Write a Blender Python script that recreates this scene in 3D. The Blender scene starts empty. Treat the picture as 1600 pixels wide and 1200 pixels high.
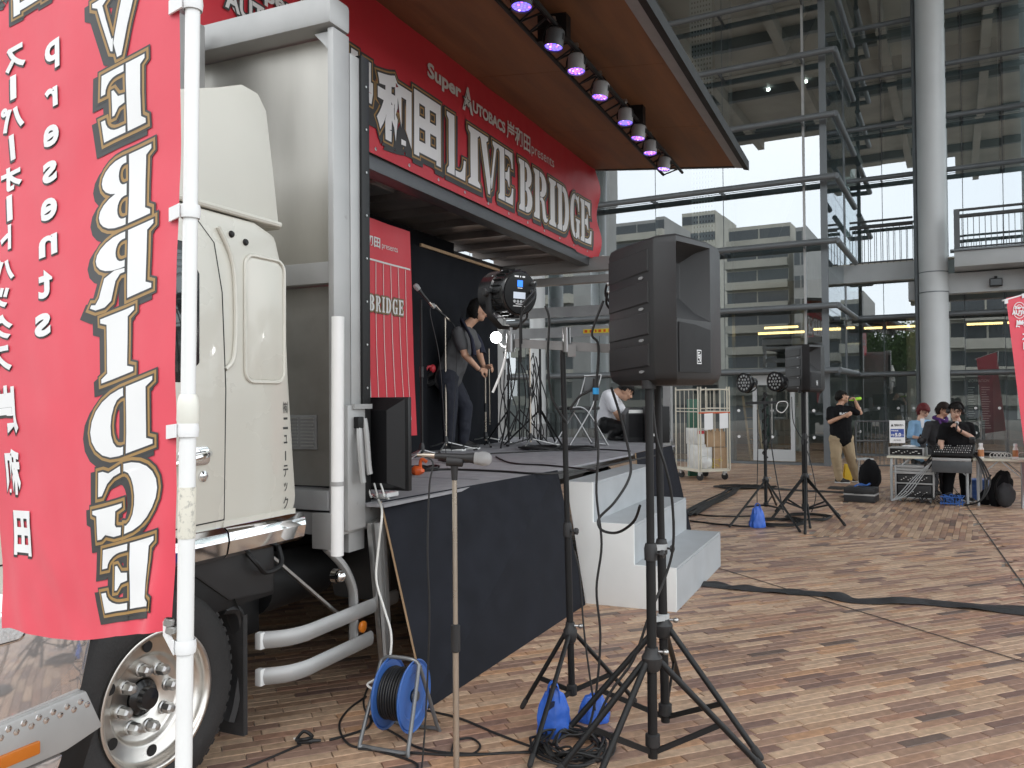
import bpy, bmesh, math, random
from math import sin, cos, pi, radians, sqrt
from mathutils import Vector, Matrix, noise
random.seed(7)
V = Vector
SC = bpy.context.scene
COL = SC.collection
# ------------------------------------------------------------------ camera, sky, sun, exposure
CH, PITCH, ROLL, FPX = 1.55, radians(.974), radians(.45), 1294.
cF = V((0, cos(PITCH), sin(PITCH))); cU0 = V((0, -sin(PITCH), cos(PITCH))); cR0 = V((1, 0, 0))
cR = cR0*cos(ROLL) - cU0*sin(ROLL); cU = cR0*sin(ROLL) + cU0*cos(ROLL)
CAM = V((0, 0, CH))
cd = bpy.data.cameras.new('camera'); cd.sensor_width = 36; cd.lens = FPX/1600*36; cd.clip_start = .05; cd.clip_end = 900
cam = bpy.data.objects.new('camera', cd); COL.objects.link(cam)
cam.matrix_world = Matrix(((cR.x, cU.x, -cF.x, 0), (cR.y, cU.y, -cF.y, 0), (cR.z, cU.z, -cF.z, CH), (0, 0, 0, 1)))
SC.camera = cam
SUN_EL, SUN_AZ = radians(52), radians(200)
w_ = bpy.data.worlds.new("World"); SC.world = w_; w_.use_nodes = True
nt = w_.node_tree; nt.nodes.clear()
def N(nt, t, **k):
    n = nt.nodes.new(t)
    for a, b in k.items(): setattr(n, a, b)
    return n
sky = N(nt, 'ShaderNodeTexSky', sky_type='NISHITA', sun_disc=False, sun_elevation=SUN_EL, sun_rotation=SUN_AZ)
tc = N(nt, 'ShaderNodeTexCoord'); cl = N(nt, 'ShaderNodeTexNoise'); cl.inputs['Scale'].default_value = 2.2; cl.inputs['Detail'].default_value = 5
rp = N(nt, 'ShaderNodeValToRGB'); rp.color_ramp.elements[0].position = .3; rp.color_ramp.elements[0].color = (10.5, 11.3, 12.0, 1)
rp.color_ramp.elements[1].position = .72; rp.color_ramp.elements[1].color = (14.2, 14.5, 14.6, 1)
mx = N(nt, 'ShaderNodeMix', data_type='RGBA'); mx.inputs[0].default_value = .9
bg = N(nt, 'ShaderNodeBackground'); bg.inputs[1].default_value = .1
wo = N(nt, 'ShaderNodeOutputWorld')
L = nt.links.new
L(tc.outputs['Generated'], cl.inputs['Vector']); L(cl.outputs[0], rp.inputs[0]); L(sky.outputs[0], mx.inputs[6]); L(rp.outputs[0], mx.inputs[7])
L(mx.outputs[2], bg.inputs[0]); L(bg.outputs[0], wo.inputs[0])
sl = bpy.data.lights.new('sun', 'SUN'); sl.energy = 0.5; sl.angle = radians(20); sl.color = (1, .97, .92)
so = bpy.data.objects.new('sun', sl); COL.objects.link(so)
sdir = V((sin(SUN_AZ)*cos(SUN_EL), cos(SUN_AZ)*cos(SUN_EL), sin(SUN_EL)))
so.rotation_euler = sdir.to_track_quat('Z', 'Y').to_euler(); so.location = (0, -20, 30)
SC.view_settings.view_transform = 'Standard'; SC.view_settings.look = 'None'
SC.view_settings.gamma = 1; SC.view_settings.use_curve_mapping = False; SC.view_settings.exposure = 0.84
SC.cycles.use_denoising = True; SC.cycles.max_bounces = 10; SC.cycles.transparent_max_bounces = 24
SC.cycles.diffuse_bounces = 4; SC.cycles.glossy_bounces = 4; SC.cycles.sample_clamp_indirect = 6

# ------------------------------------------------------------------ survey helpers: a sight line met with a known plane of the place
def ray(x, y): return cF + cR*((x-800)/FPX) + cU*((600-y)/FPX)
def at(x, y, Y): d = ray(x, y); return CAM + d*(Y/d.y)
def gp(x, y, z=0.): d = ray(x, y); return CAM + d*((z-CH)/d.z)
TA = radians(24.2)
tU = V((sin(TA), cos(TA), 0)); tW = V((-cos(TA), sin(TA), 0))
TF = Matrix(((tU.x, tW.x, 0, 0), (tU.y, tW.y, 0, 0), (0, 0, 1, 0), (0, 0, 0, 1)))      # truck frame: along, across, up
def T(t, w, z): return tU*t + tW*w + V((0, 0, z))
BA = radians(28.3)
bN = V((sin(BA), cos(BA), 0)); bR = V((cos(BA), -sin(BA), 0)); BO = V((6.97, 18.28, 0))
BF = Matrix(((bR.x, bN.x, 0, BO.x), (bR.y, bN.y, 0, BO.y), (0, 0, 1, 0), (0, 0, 0, 1)))  # building frame: along facade, inwards, up
def B(x, y, z): return BO + bR*x + bN*y + V((0, 0, z))
ID = Matrix.Identity(4)

# ------------------------------------------------------------------ materials
def mat(name, col, rough=.5, metal=0., var=.12, vs=6., bump=0., bs=60., spec=.5, coat=0., wear=None, stretch=None, emit=None, trans=0, attr=None, sheen=0):
    m = bpy.data.materials.new(name); m.use_nodes = True; t = m.node_tree; n = t.nodes; p = n['Principled BSDF']; K = t.links.new
    p.inputs['Roughness'].default_value = rough; p.inputs['Metallic'].default_value = metal
    p.inputs['Specular IOR Level'].default_value = spec; p.inputs['Coat Weight'].default_value = coat
    if sheen: p.inputs['Sheen Weight'].default_value = sheen
    if emit: p.inputs['Emission Color'].default_value = (*emit[:3], 1); p.inputs['Emission Strength'].default_value = emit[3]
    tc = n.new('ShaderNodeTexCoord'); mp = n.new('ShaderNodeMapping'); K(tc.outputs['Object'], mp.inputs[0])
    if stretch: mp.inputs['Scale'].default_value = stretch
    a = n.new('ShaderNodeTexNoise'); a.inputs['Scale'].default_value = vs; a.inputs['Detail'].default_value = 6; K(mp.outputs[0], a.inputs['Vector'])
    r = n.new('ShaderNodeMapRange'); r.inputs[1].default_value = .3; r.inputs[2].default_value = .7; r.inputs[3].default_value = 1-var; r.inputs[4].default_value = 1+var
    K(a.outputs[0], r.inputs[0])
    x = n.new('ShaderNodeVectorMath'); x.operation = 'SCALE'
    if attr:
        at_ = n.new('ShaderNodeAttribute'); at_.attribute_name = attr; K(at_.outputs['Color'], x.inputs[0])
    else: x.inputs[0].default_value = col
    K(r.outputs[0], x.inputs[3]); out = x.outputs[0]
    if wear:
        b = n.new('ShaderNodeTexNoise'); b.inputs['Scale'].default_value = wear[1]; b.inputs['Detail'].default_value = 8; b.inputs['Roughness'].default_value = .7; K(tc.outputs['Object'], b.inputs['Vector'])
        q = n.new('ShaderNodeMapRange'); q.inputs[1].default_value = wear[2]; q.inputs[2].default_value = wear[2]+.12; K(b.outputs[0], q.inputs[0])
        g = n.new('ShaderNodeMix'); g.data_type = 'RGBA'; K(q.outputs[0], g.inputs[0]); K(out, g.inputs[6]); g.inputs[7].default_value = (*wear[0], 1); out = g.outputs[2]
    K(out, p.inputs['Base Color'])
    rr = n.new('ShaderNodeMapRange'); rr.inputs[3].default_value = max(0, rough*.8); rr.inputs[4].default_value = min(1, rough*1.2); K(a.outputs[0], rr.inputs[0]); K(rr.outputs[0], p.inputs['Roughness'])
    if bump:
        c = n.new('ShaderNodeTexNoise'); c.inputs['Scale'].default_value = bs; c.inputs['Detail'].default_value = 4; K(mp.outputs[0], c.inputs['Vector'])
        bn = n.new('ShaderNodeBump'); bn.inputs['Strength'].default_value = bump; bn.inputs['Distance'].default_value = .01; K(c.outputs[0], bn.inputs['Height']); K(bn.outputs[0], p.inputs['Normal'])
    return m
def glass(name, tint, refl, rough=0.):
    m = bpy.data.materials.new(name); m.use_nodes = True; t = m.node_tree; n = t.nodes; n.clear(); K = t.links.new
    o = n.new('ShaderNodeOutputMaterial'); tr = n.new('ShaderNodeBsdfTransparent'); tr.inputs[0].default_value = (*tint, 1)
    g = n.new('ShaderNodeBsdfGlossy'); g.inputs['Roughness'].default_value = rough; g.inputs[0].default_value = (.93, .97, 1, 1)
    lw = n.new('ShaderNodeLayerWeight'); lw.inputs[0].default_value = .35
    r = n.new('ShaderNodeMapRange'); r.inputs[3].default_value = refl; r.inputs[4].default_value = min(1, refl+.5); K(lw.outputs['Fresnel'], r.inputs[0])
    x = n.new('ShaderNodeMixShader'); K(r.outputs[0], x.inputs[0]); K(tr.outputs[0], x.inputs[1]); K(g.outputs[0], x.inputs[2]); K(x.outputs[0], o.inputs[0])
    return m
m_cream = mat('cream_truck_paint', (.64, .625, .555), .28, var=.0, coat=.4, vs=2)
m_fair = mat('cream_fairing_plastic', (.63, .62, .555), .4, var=.03, vs=2)
m_chrome = mat('chrome', (.8, .8, .8), .07, 1, var=.03)
m_mirror = mat('polished_bumper', (.74, .70, .68), .05, .72, var=.03, coat=.6)
m_alu = mat('brushed_aluminium', (.56, .56, .55), .38, .85, var=.12, vs=5, stretch=(1, 1, .1))
m_alul = mat('pale_aluminium_frame', (.40, .40, .395), .45, .35, var=.08, vs=4, wear=((.3, .29, .28), 9, .66))
m_inox = mat('stainless_bulkhead', (.50, .48, .44), .38, .9, var=.14, vs=3, bump=.05, bs=4, stretch=(1, 1, .25), wear=((.35, .32, .28), 22, .68))
m_bulk = mat('grey_bulkhead_sheet', (.27, .26, .24), .45, .3, var=.12)
m_grey = mat('grey_steel_paint', (.33, .335, .34), .45, .2, var=.1)
m_dgrey = mat('dark_grey_steel', (.10, .105, .11), .42, .4, var=.12)
m_black = mat('black_paint', (.009, .009, .0095), .5, var=.25, spec=.35)
m_blackg = mat('black_gloss_enamel', (.012, .012, .013), .22, var=.2)
m_plastic = mat('black_moulded_plastic', (.021, .021, .022), .5, var=.15, bump=.12, bs=400)
m_grille = mat('black_perforated_grille', (.012, .012, .013), .7, bump=.5, bs=700)
m_rubber = mat('black_rubber', (.022, .021, .021), .75, var=.3, bump=.25, bs=90, wear=((.06, .055, .05), 8, .66))
m_rim = mat('polished_alloy_rim', (.66, .63, .585), .3, 1, var=.05, stretch=(1, 1, 1), vs=30)
m_felt = mat('black_needlefelt', (.017, .0185, .024), .95, var=.2, bump=.35, bs=500, spec=.15)
m_cloth = mat('black_backdrop_cloth', (.014, .015, .018), .95, var=.3, spec=.1, vs=2)
m_carpet = mat('grey_stage_carpet', (.33, .328, .345), .97, var=.1, vs=9, bump=.5, bs=350, spec=.1)
m_stepg = mat('grey_step_paint', (.39, .41, .425), .6, var=.06, bump=.15, bs=150, wear=((.25, .25, .25), 14, .67))
m_white = mat('white_paint', (.78, .785, .77), .5, var=.03, vs=4, wear=((.55, .54, .5), 13, .7))
m_pvc = mat('white_pvc', (.80, .80, .79), .3, var=.02)
m_red = mat('red_banner_vinyl', (.56, .035, .05), .42, var=.06, vs=2, bump=.25, bs=7)
m_redflag = mat('red_polyester_flag', (.72, .06, .095), .55, var=.05, vs=3, bump=.12, bs=14, sheen=.2)
m_wt = mat('white_print', (.80, .80, .80), .5, var=.03)
m_wd = mat('soft_white_print', (.66, .65, .63), .5, var=.03)
m_dk = mat('dark_print', (.045, .045, .045), .5, var=.1)
m_tan = mat('bronze_print', (.36, .215, .075), .5, var=.06)
m_ply = mat('brown_plywood', (.225, .105, .048), .62, var=.25, vs=3, stretch=(.25, 2.2, 1), bump=.1, bs=30, wear=((.16, .085, .045), 2.2, .6))
m_roofin = mat('dusty_truck_roof_sheet', (.42, .39, .38), .30, .7, var=.3, vs=2, wear=((.28, .25, .22), 6, .62))
m_blue = mat('blue_plastic_sheet', (.03, .12, .52), .4, var=.15, vs=14, bump=.6, bs=16)
m_bluem = mat('blue_enamelled_steel', (.05, .14, .42), .32, var=.08)
m_steel = mat('galvanised_steel', (.48, .48, .47), .32, .9, var=.15, vs=20)
m_pole = mat('champagne_mic_tube', (.48, .42, .35), .28, .8, var=.1)
m_cable = mat('black_cable', (.012, .012, .0125), .5, var=.2)
m_cablew = mat('white_cable', (.65, .65, .62), .4, var=.04)
m_tape = mat('black_rubber_mat', (.028, .028, .03), .6, var=.25, bump=.2, bs=60)
m_cagey = mat('cream_trolley_enamel', (.62, .58, .48), .4, var=.08)
m_card = mat('brown_cardboard', (.40, .27, .16), .8, var=.12, vs=9)
m_film = mat('crumpled_stretch_film', (.62, .62, .60), .22, var=.15, bump=.9, bs=14)
m_paper = mat('white_paper', (.8, .8, .8), .6, var=.02)
m_yel = mat('yellow_strapping', (.78, .62, .05), .4, var=.1)
m_yelb = mat('yellow_fabric', (.70, .45, .03), .7, var=.15)
m_org = mat('amber_lens', (.52, .15, .015), .22, var=.1)
m_orgp = mat('orange_plastic', (.62, .10, .02), .4, var=.1)
m_green = mat('green_label', (.03, .45, .12), .4)
m_skin = mat('skin', (.52, .30, .20), .5, var=.08, vs=20)
m_skin2 = mat('skin_fair', (.60, .38, .28), .5, var=.06, vs=20)
m_lip = mat('lips', (.36, .13, .10), .5)
m_eye = mat('eye_dark', (.02, .015, .012), .2)
m_hair = mat('black_hair', (.010, .009, .008), .6, spec=.2, var=.5, vs=60, bump=.6, bs=140)
m_hairr = mat('dark_red_hair', (.12, .015, .017), .55, spec=.3, var=.4, vs=60, bump=.6, bs=140)
m_hairb = mat('dark_brown_hair', (.022, .014, .011), .6, spec=.2, var=.4, vs=60, bump=.6, bs=140)
m_teeg = mat('charcoal_tee', (.085, .085, .088), .9, var=.1, bump=.3, bs=14)
m_teeb = mat('black_tee', (.007, .007, .008), .9, spec=.2, var=.2, bump=.4, bs=12)
m_navy = mat('navy_cotton', (.015, .017, .027), .9, var=.15, bump=.5, bs=12)
m_towel = mat('navy_towel', (.012, .014, .03), .98, bump=.8, bs=60)
m_polo = mat('white_polo', (.72, .72, .75), .8, var=.05, bump=.4, bs=10)
m_khaki = mat('khaki_cotton', (.38, .29, .18), .85, var=.1, bump=.6, bs=10)
m_denim = mat('light_blue_chambray', (.22, .38, .56), .85, var=.14, bump=.5, bs=12)
m_jack = mat('dark_grey_jacket', (.035, .035, .038), .8, var=.15, bump=.5, bs=12)
m_purple = mat('purple_scarf', (.07, .02, .13), .9, bump=.6, bs=30)
m_shoe = mat('black_shoe', (.02, .02, .02), .5)
m_sole = mat('white_sole', (.7, .7, .68), .6)
m_lime = mat('lime_bottle', (.35, .68, .04), .25)
m_conc = mat('concrete_soffit', (.48, .455, .40), .8, var=.18, vs=.6, bump=.1, bs=5)
m_bsteel = mat('facade_grey_steel', (.165, .18, .19), .42, .3, var=.08, vs=2)
m_bcol = mat('pale_grey_column_paint', (.56, .58, .585), .38, var=.04, vs=1.5, bump=.03, bs=3)
m_bbeam = mat('pale_grey_beam_paint', (.44, .455, .46), .42, var=.06, vs=2)
m_int = mat('interior_wall', (.19, .205, .20), .7, var=.15, vs=.8)
m_intd = mat('interior_dark', (.07, .075, .075), .6, var=.2, vs=1.2)
m_intf = mat('interior_floor', (.25, .25, .24), .35, var=.1)
m_lite = mat('warm_tube_light', (.9, .7, .4), .4, emit=(1., .66, .25, 2.6))
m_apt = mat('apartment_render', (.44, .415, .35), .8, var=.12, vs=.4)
m_apts = mat('apartment_darker_render', (.33, .32, .30), .8, var=.12, vs=.4)  # darker, greyer render covering several whole blocks
m_win = mat('dark_window', (.05, .055, .06), .15, var=.2)
m_leaf = mat('leaf_green', (.07, .13, .03), .6, var=.5, vs=3)
m_bark = mat('bark', (.09, .07, .05), .9)
m_joint = mat('dark_joint', (.045, .038, .035), .9, var=.2)
m_bed = mat('mortar_bed', (.27, .24, .21), .95, var=.2, vs=20)
m_road = mat('asphalt', (.055, .055, .057), .9, var=.2, vs=3)
m_brick = mat('glazed_paver', (.4, .3, .2), .45, var=.22, vs=26, attr='Col', bump=.15, bs=220, spec=.45)
g_fac = glass('facade_glass', (.60, .70, .68), .42)
g_gnd = glass('ground_floor_glass', (.80, .87, .85), .16)
g_mid = glass('lower_facade_glass', (.68, .77, .75), .35)
g_low = glass('clear_panel_glass', (.80, .88, .86), .10)
g_dark = glass('tinted_cab_glass', (.10, .12, .12), .12)
m_lcd = mat('lcd_panel', (.35, .38, .42), .3, emit=(.5, .55, .65, .4))
m_lblue = mat('blue_screen_label', (.03, .16, .7), .3, emit=(.05, .25, 1, .6))
m_lamp = mat('bright_lamp_face', (1, 1, 1), .3, emit=(1, 1, 1, 22))
def led(name, c, s): return mat(name, c, .3, emit=(*c, s))
m_ledb = led('blue_led', (.13, .11, 1.), 1.9); m_ledp = led('violet_led', (.48, .13, 1.), 1.7); m_ledw = led('pale_led', (.62, .35, 1.), 1.9)
m_tube = mat('dull_chrome_tube', (.30, .30, .30), .3, .9)
m_bar = mat('grey_crossbar', (.20, .195, .19), .5, .4, var=.15)

# ------------------------------------------------------------------ mesh builder
MW = {}
class MB:
    def __init__(s, frame=ID): s.v = []; s.f = []; s.m = []; s.F = frame; s.mi = 0
    def add(s, vs, fs, mi=None):
        o = len(s.v); s.v += [V(a) for a in vs]; s.f += [tuple(i+o for i in f) for f in fs]; s.m += [s.mi if mi is None else mi]*len(fs); return s
    def box(s, x0, x1, y0, y1, z0, z1, mi=None):
        x0, x1 = sorted((x0, x1)); y0, y1 = sorted((y0, y1)); z0, z1 = sorted((z0, z1))
        return s.add([(x0,y0,z0),(x1,y0,z0),(x1,y1,z0),(x0,y1,z0),(x0,y0,z1),(x1,y0,z1),(x1,y1,z1),(x0,y1,z1)],
                     [(0,3,2,1),(4,5,6,7),(0,1,5,4),(1,2,6,5),(2,3,7,6),(3,0,4,7)], mi)
    def obox(s, c, X, Y, Z, mi=None):      # centre and three half-axis vectors
        c = V(c); X = V(X); Y = V(Y); Z = V(Z)
        if X.cross(Y).dot(Z) < 0: Z = -Z
        return s.add([c-X-Y-Z, c+X-Y-Z, c+X+Y-Z, c-X+Y-Z, c-X-Y+Z, c+X-Y+Z, c+X+Y+Z, c-X+Y+Z],
                     [(0,3,2,1),(4,5,6,7),(0,1,5,4),(1,2,6,5),(2,3,7,6),(3,0,4,7)], mi)
    def bar(s, p, q, a, b, mi=None, up=(0, 0, 1)):      # rectangular bar from p to q, a across, b up
        p = V(p); q = V(q); d = (q-p); n = d.normalized(); u = V(up)
        if abs(n.dot(u)) > .98: u = V((0, 1, 0)) if abs(n.y) < .9 else V((1, 0, 0))
        X = n.cross(u).normalized(); Y = X.cross(n)
        return s.obox((p+q)/2, d/2, X*a/2, Y*b/2, mi)
    def cyl(s, p, q, r, r2=None, n=12, caps=True, mi=None):
        r2 = r if r2 is None else r2; p = V(p); q = V(q); d = (q-p).normalized(); u = V((0, 0, 1)) if abs(d.z) < .9 else V((1, 0, 0))
        X = d.cross(u).normalized(); Y = d.cross(X)
        vs = [p+(X*cos(2*pi*i/n)+Y*sin(2*pi*i/n))*r for i in range(n)]+[q+(X*cos(2*pi*i/n)+Y*sin(2*pi*i/n))*r2 for i in range(n)]
        fs = [(i, (i+1) % n, n+(i+1) % n, n+i) for i in range(n)]
        if caps: fs += [tuple(range(n-1, -1, -1)), tuple(range(n, 2*n))]
        return s.add(vs, fs, mi)
    def lathe(s, prof, o, ax, n=24, mi=None, a0=0, a1=2*pi):   # prof: (radius, height along the axis)
        o = V(o); ax = V(ax).normalized(); u = V((0, 0, 1)) if abs(ax.z) < .9 else V((1, 0, 0)); X = ax.cross(u).normalized(); Y = ax.cross(X)
        vs = [o+ax*h+(X*cos(2*pi*i/n)+Y*sin(2*pi*i/n))*r for (r, h) in prof for i in range(n)]
        fs = [(k*n+i, k*n+(i+1) % n, (k+1)*n+(i+1) % n, (k+1)*n+i) for k in range(len(prof)-1) for i in range(n)]
        return s.add(vs, fs, mi)
    def sph(s, c, X, Y, Z, n=14, k=9, mi=None, fn=None):
        c = V(c); X = V(X); Y = V(Y); Z = V(Z); vs = []; fs = []
        for j in range(k+1):
            th = pi*j/k
            for i in range(n):
                ph = 2*pi*i/n; d = V((sin(th)*cos(ph), sin(th)*sin(ph), cos(th))); g = fn(d) if fn else 1
                vs.append(c+(X*d.x+Y*d.y+Z*d.z)*g)
        for j in range(k):
            for i in range(n): fs.append((j*n+i, (j+1)*n+i, (j+1)*n+(i+1) % n, j*n+(i+1) % n))
        return s.add(vs, fs, mi)
    def cap(s, p, q, r, r2=None, n=12, mi=None):     # round cone
        r2 = r if r2 is None else r2; p = V(p); q = V(q); L_ = (q-p).length; a = []
        for j in range(5): th = pi/2*j/4; a.append((r*sin(th)+1e-5, -r*cos(th)))
        for j in range(5): th = pi/2*j/4; a.append((r2*cos(th)+1e-5, L_+r2*sin(th)))
        return s.lathe(a, p, (q-p) if L_ > 1e-6 else (0, 0, 1), n, mi)
    def tube(s, pts, r, n=8, smooth=True, closed=False, mi=None, sub=6, flat=None):
        P = [V(p) for p in pts]
        if smooth and len(P) > 2:
            Q = []; m = len(P); rng = range(m if closed else m-1)
            for i in rng:
                g = (lambda k: P[k % m]) if closed else (lambda k: P[max(0, min(m-1, k))])
                a, b, c, d = g(i-1), g(i), g(i+1), g(i+2)
                for k in range(sub):
                    t = k/sub; Q.append(.5*((2*b)+(c-a)*t+(2*a-5*b+4*c-d)*t*t+(3*b-3*c+d-a)*t**3))
            if not closed: Q.append(P[-1])
            P = Q
        m = len(P); vs = []; prev = None
        for i, p in enumerate(P):
            d = ((P[(i+1) % m]-P[i-1]) if closed else (P[min(i+1, m-1)]-P[max(i-1, 0)]))
            if d.length < 1e-9: d = V((0, 0, 1))
            d.normalize(); u = prev if prev is not None else (V((0, 0, 1)) if abs(d.z) < .9 else V((1, 0, 0)))
            X = (u-d*u.dot(d))
            if X.length < 1e-6: X = d.orthogonal()
            X.normalize(); prev = X; Y = d.cross(X)
            rr = r(i/(m-1)) if callable(r) else r
            for k in range(n):
                a = 2*pi*k/n; vs.append(p+X*cos(a)*rr*(flat or 1)+Y*sin(a)*rr)
        fs = [(i*n+k, i*n+(k+1) % n, ((i+1) % m)*n+(k+1) % n, ((i+1) % m)*n+k) for i in range(m if closed else m-1) for k in range(n)]
        if not closed: fs += [tuple(range(n-1, -1, -1)), tuple(range((m-1)*n, m*n))]
        return s.add(vs, fs, mi)
    def prism(s, poly, fn, d, mi=None):   # poly 2D -> fn(x,y) -> point; extruded by vector d
        d = V(d); a = [V(fn(*p)) for p in poly]; n = len(a)
        nn = sum(((a[i]-a[0]).cross(a[(i+1) % n]-a[0]) for i in range(n)), V()); 
        if nn.dot(d) > 0: a.reverse()
        return s.add(a+[p+d for p in a], [tuple(range(n)), tuple(range(2*n-1, n-1, -1))]+[(i, n+i, n+(i+1) % n, (i+1) % n) for i in range(n)], mi)
    def grid(s, fn, nu, nv, thick=0, mi=None):
        vs = [V(fn(i/nu, j/nv)) for j in range(nv+1) for i in range(nu+1)]; w = nu+1
        fs = [(j*w+i, j*w+i+1, (j+1)*w+i+1, (j+1)*w+i) for j in range(nv) for i in range(nu)]
        return s.add(vs, fs, mi)
    def build(s, name, mats, parent=None, at=None, sharp=35, bevel=0, recalc=True, kind=None):
        mats = mats if isinstance(mats, (list, tuple)) else [mats]
        pm = MW[parent.name] if parent is not None else (Matrix.Translation(V(at)) if at is not None else ID)
        X = pm.inverted() @ s.F
        me = bpy.data.meshes.new(name); me.from_pydata([X @ v for v in s.v], [], s.f)
        for m in mats: me.materials.append(m)
        me.polygons.foreach_set('material_index', s.m)
        if recalc or bevel:
            bm = bmesh.new(); bm.from_mesh(me)
            if recalc: bmesh.ops.recalc_face_normals(bm, faces=bm.faces)
            if bevel:
                es = [e for e in bm.edges if len(e.link_faces) == 2 and e.calc_face_angle(0) > .6]
                bmesh.ops.bevel(bm, geom=es, offset=bevel, segments=2, profile=.6, affect='EDGES', clamp_overlap=True)
            bm.to_mesh(me); bm.free()
        me.polygons.foreach_set('use_smooth', [True]*len(me.polygons)); me.set_sharp_from_angle(angle=radians(sharp)); me.update()
        o = bpy.data.objects.new(name, me); COL.objects.link(o)
        if parent is not None: o.parent = parent
        elif at is not None: o.location = V(at)
        MW[o.name] = pm.copy()
        if kind: o['kind'] = kind
        return o
def thing(name, label, cat, loc=(0, 0, 0), rz=0., group=None):
    o = bpy.data.objects.new(name, None); COL.objects.link(o); o.empty_display_size = .1
    o.location = V(loc); o.rotation_euler = (0, 0, rz); MW[o.name] = Matrix.Translation(V(loc)) @ Matrix.Rotation(rz, 4, 'Z')
    o['label'] = label; o['category'] = cat
    if group: o['group'] = group
    return o
def tag(o, label, cat, group=None):
    o['label'] = label; o['category'] = cat
    if group: o['group'] = group
    return o
def struct(o): o['kind'] = 'structure'; return o
def copy_tree(o, M, label=None, group=None, parent=None):
    c = o.copy(); COL.objects.link(c)
    if parent is None:
        c.matrix_world = M; MW[c.name] = M.copy()
        if label: c['label'] = label
        if group: c['group'] = group
    else: c.parent = parent; MW[c.name] = MW[parent.name]
    for ch in [x for x in list(o.children)]: copy_tree(ch, M, parent=c)
    return c
# ------------------------------------------------------------------ print: text and stencil letters as flat shapes
def fill_mesh(c):
    o = bpy.data.objects.new('tmp', c); COL.objects.link(o); dg = bpy.context.evaluated_depsgraph_get()
    me = bpy.data.meshes.new_from_object(o.evaluated_get(dg)); r = ([(v.co.x, v.co.y) for v in me.vertices], [tuple(p.vertices) for p in me.polygons])
    bpy.data.objects.remove(o); bpy.data.meshes.remove(me); bpy.data.curves.remove(c); return r
def text(s, off=0, space=1.):
    c = bpy.data.curves.new('t', 'FONT'); c.body = s; c.size = 1; c.offset = off; c.dimensions = '2D'; c.fill_mode = 'FRONT'; c.space_character = space; c.resolution_u = 4
    return fill_mesh(c)
def polyfill(polys, off=0):
    c = bpy.data.curves.new('t', 'CURVE'); c.dimensions = '2D'; c.offset = off; c.fill_mode = 'BOTH'
    for p in polys:
        s = c.splines.new('POLY'); s.points.add(len(p)-1)
        for i, q in enumerate(p): s.points[i].co = (q[0], q[1], 0, 1)
        s.use_cyclic_u = True
    return fill_mesh(c)
def fit(r, x0, y0, x1, y1, ref=None):      # scale a filled shape into a box (keeping offsets when ref is the unoffset shape)
    q = (ref or r)[0]; ax = min(p[0] for p in q); bx = max(p[0] for p in q); ay = min(p[1] for p in q); by = max(p[1] for p in q)
    return [((x-ax)/(bx-ax)*(x1-x0)+x0, (y-ay)/(by-ay)*(y1-y0)+y0) for x, y in r[0]], r[1]
def arc(cx, cy, rx, ry, a0, a1, n=8): return [(cx+rx*cos(radians(a0+(a1-a0)*i/n)), cy+ry*sin(radians(a0+(a1-a0)*i/n))) for i in range(n+1)]
def stem(x, w=.26): return [(x, 0), (x+w+.16, 0), (x+w+.16, .06), (x+w+.08, .12), (x+w+.08, .88), (x+w+.16, .94), (x+w+.16, 1), (x, 1), (x-.0, .94), (x+.08, .88), (x+.08, .12), (x, .06)]
def hstem(x, w=.34): return [(x, 0), (x+w, 0), (x+w, 1), (x, 1), (x, .94), (x+.08, .88), (x+.08, .12), (x, .06)]
def bow(x, y0, y1, w, t, g=.12): 
    c = (y0+y1)/2; r = (y1-y0)/2
    return arc(x+.06, c, w-.06, r, -90, 90, 10)[::1] + [(x, y1), (x, y1-g)] + arc(x+.04, c, w-.06-t, r-g, 90, -90, 8) + [(x, y0+g), (x, y0)]
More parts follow.
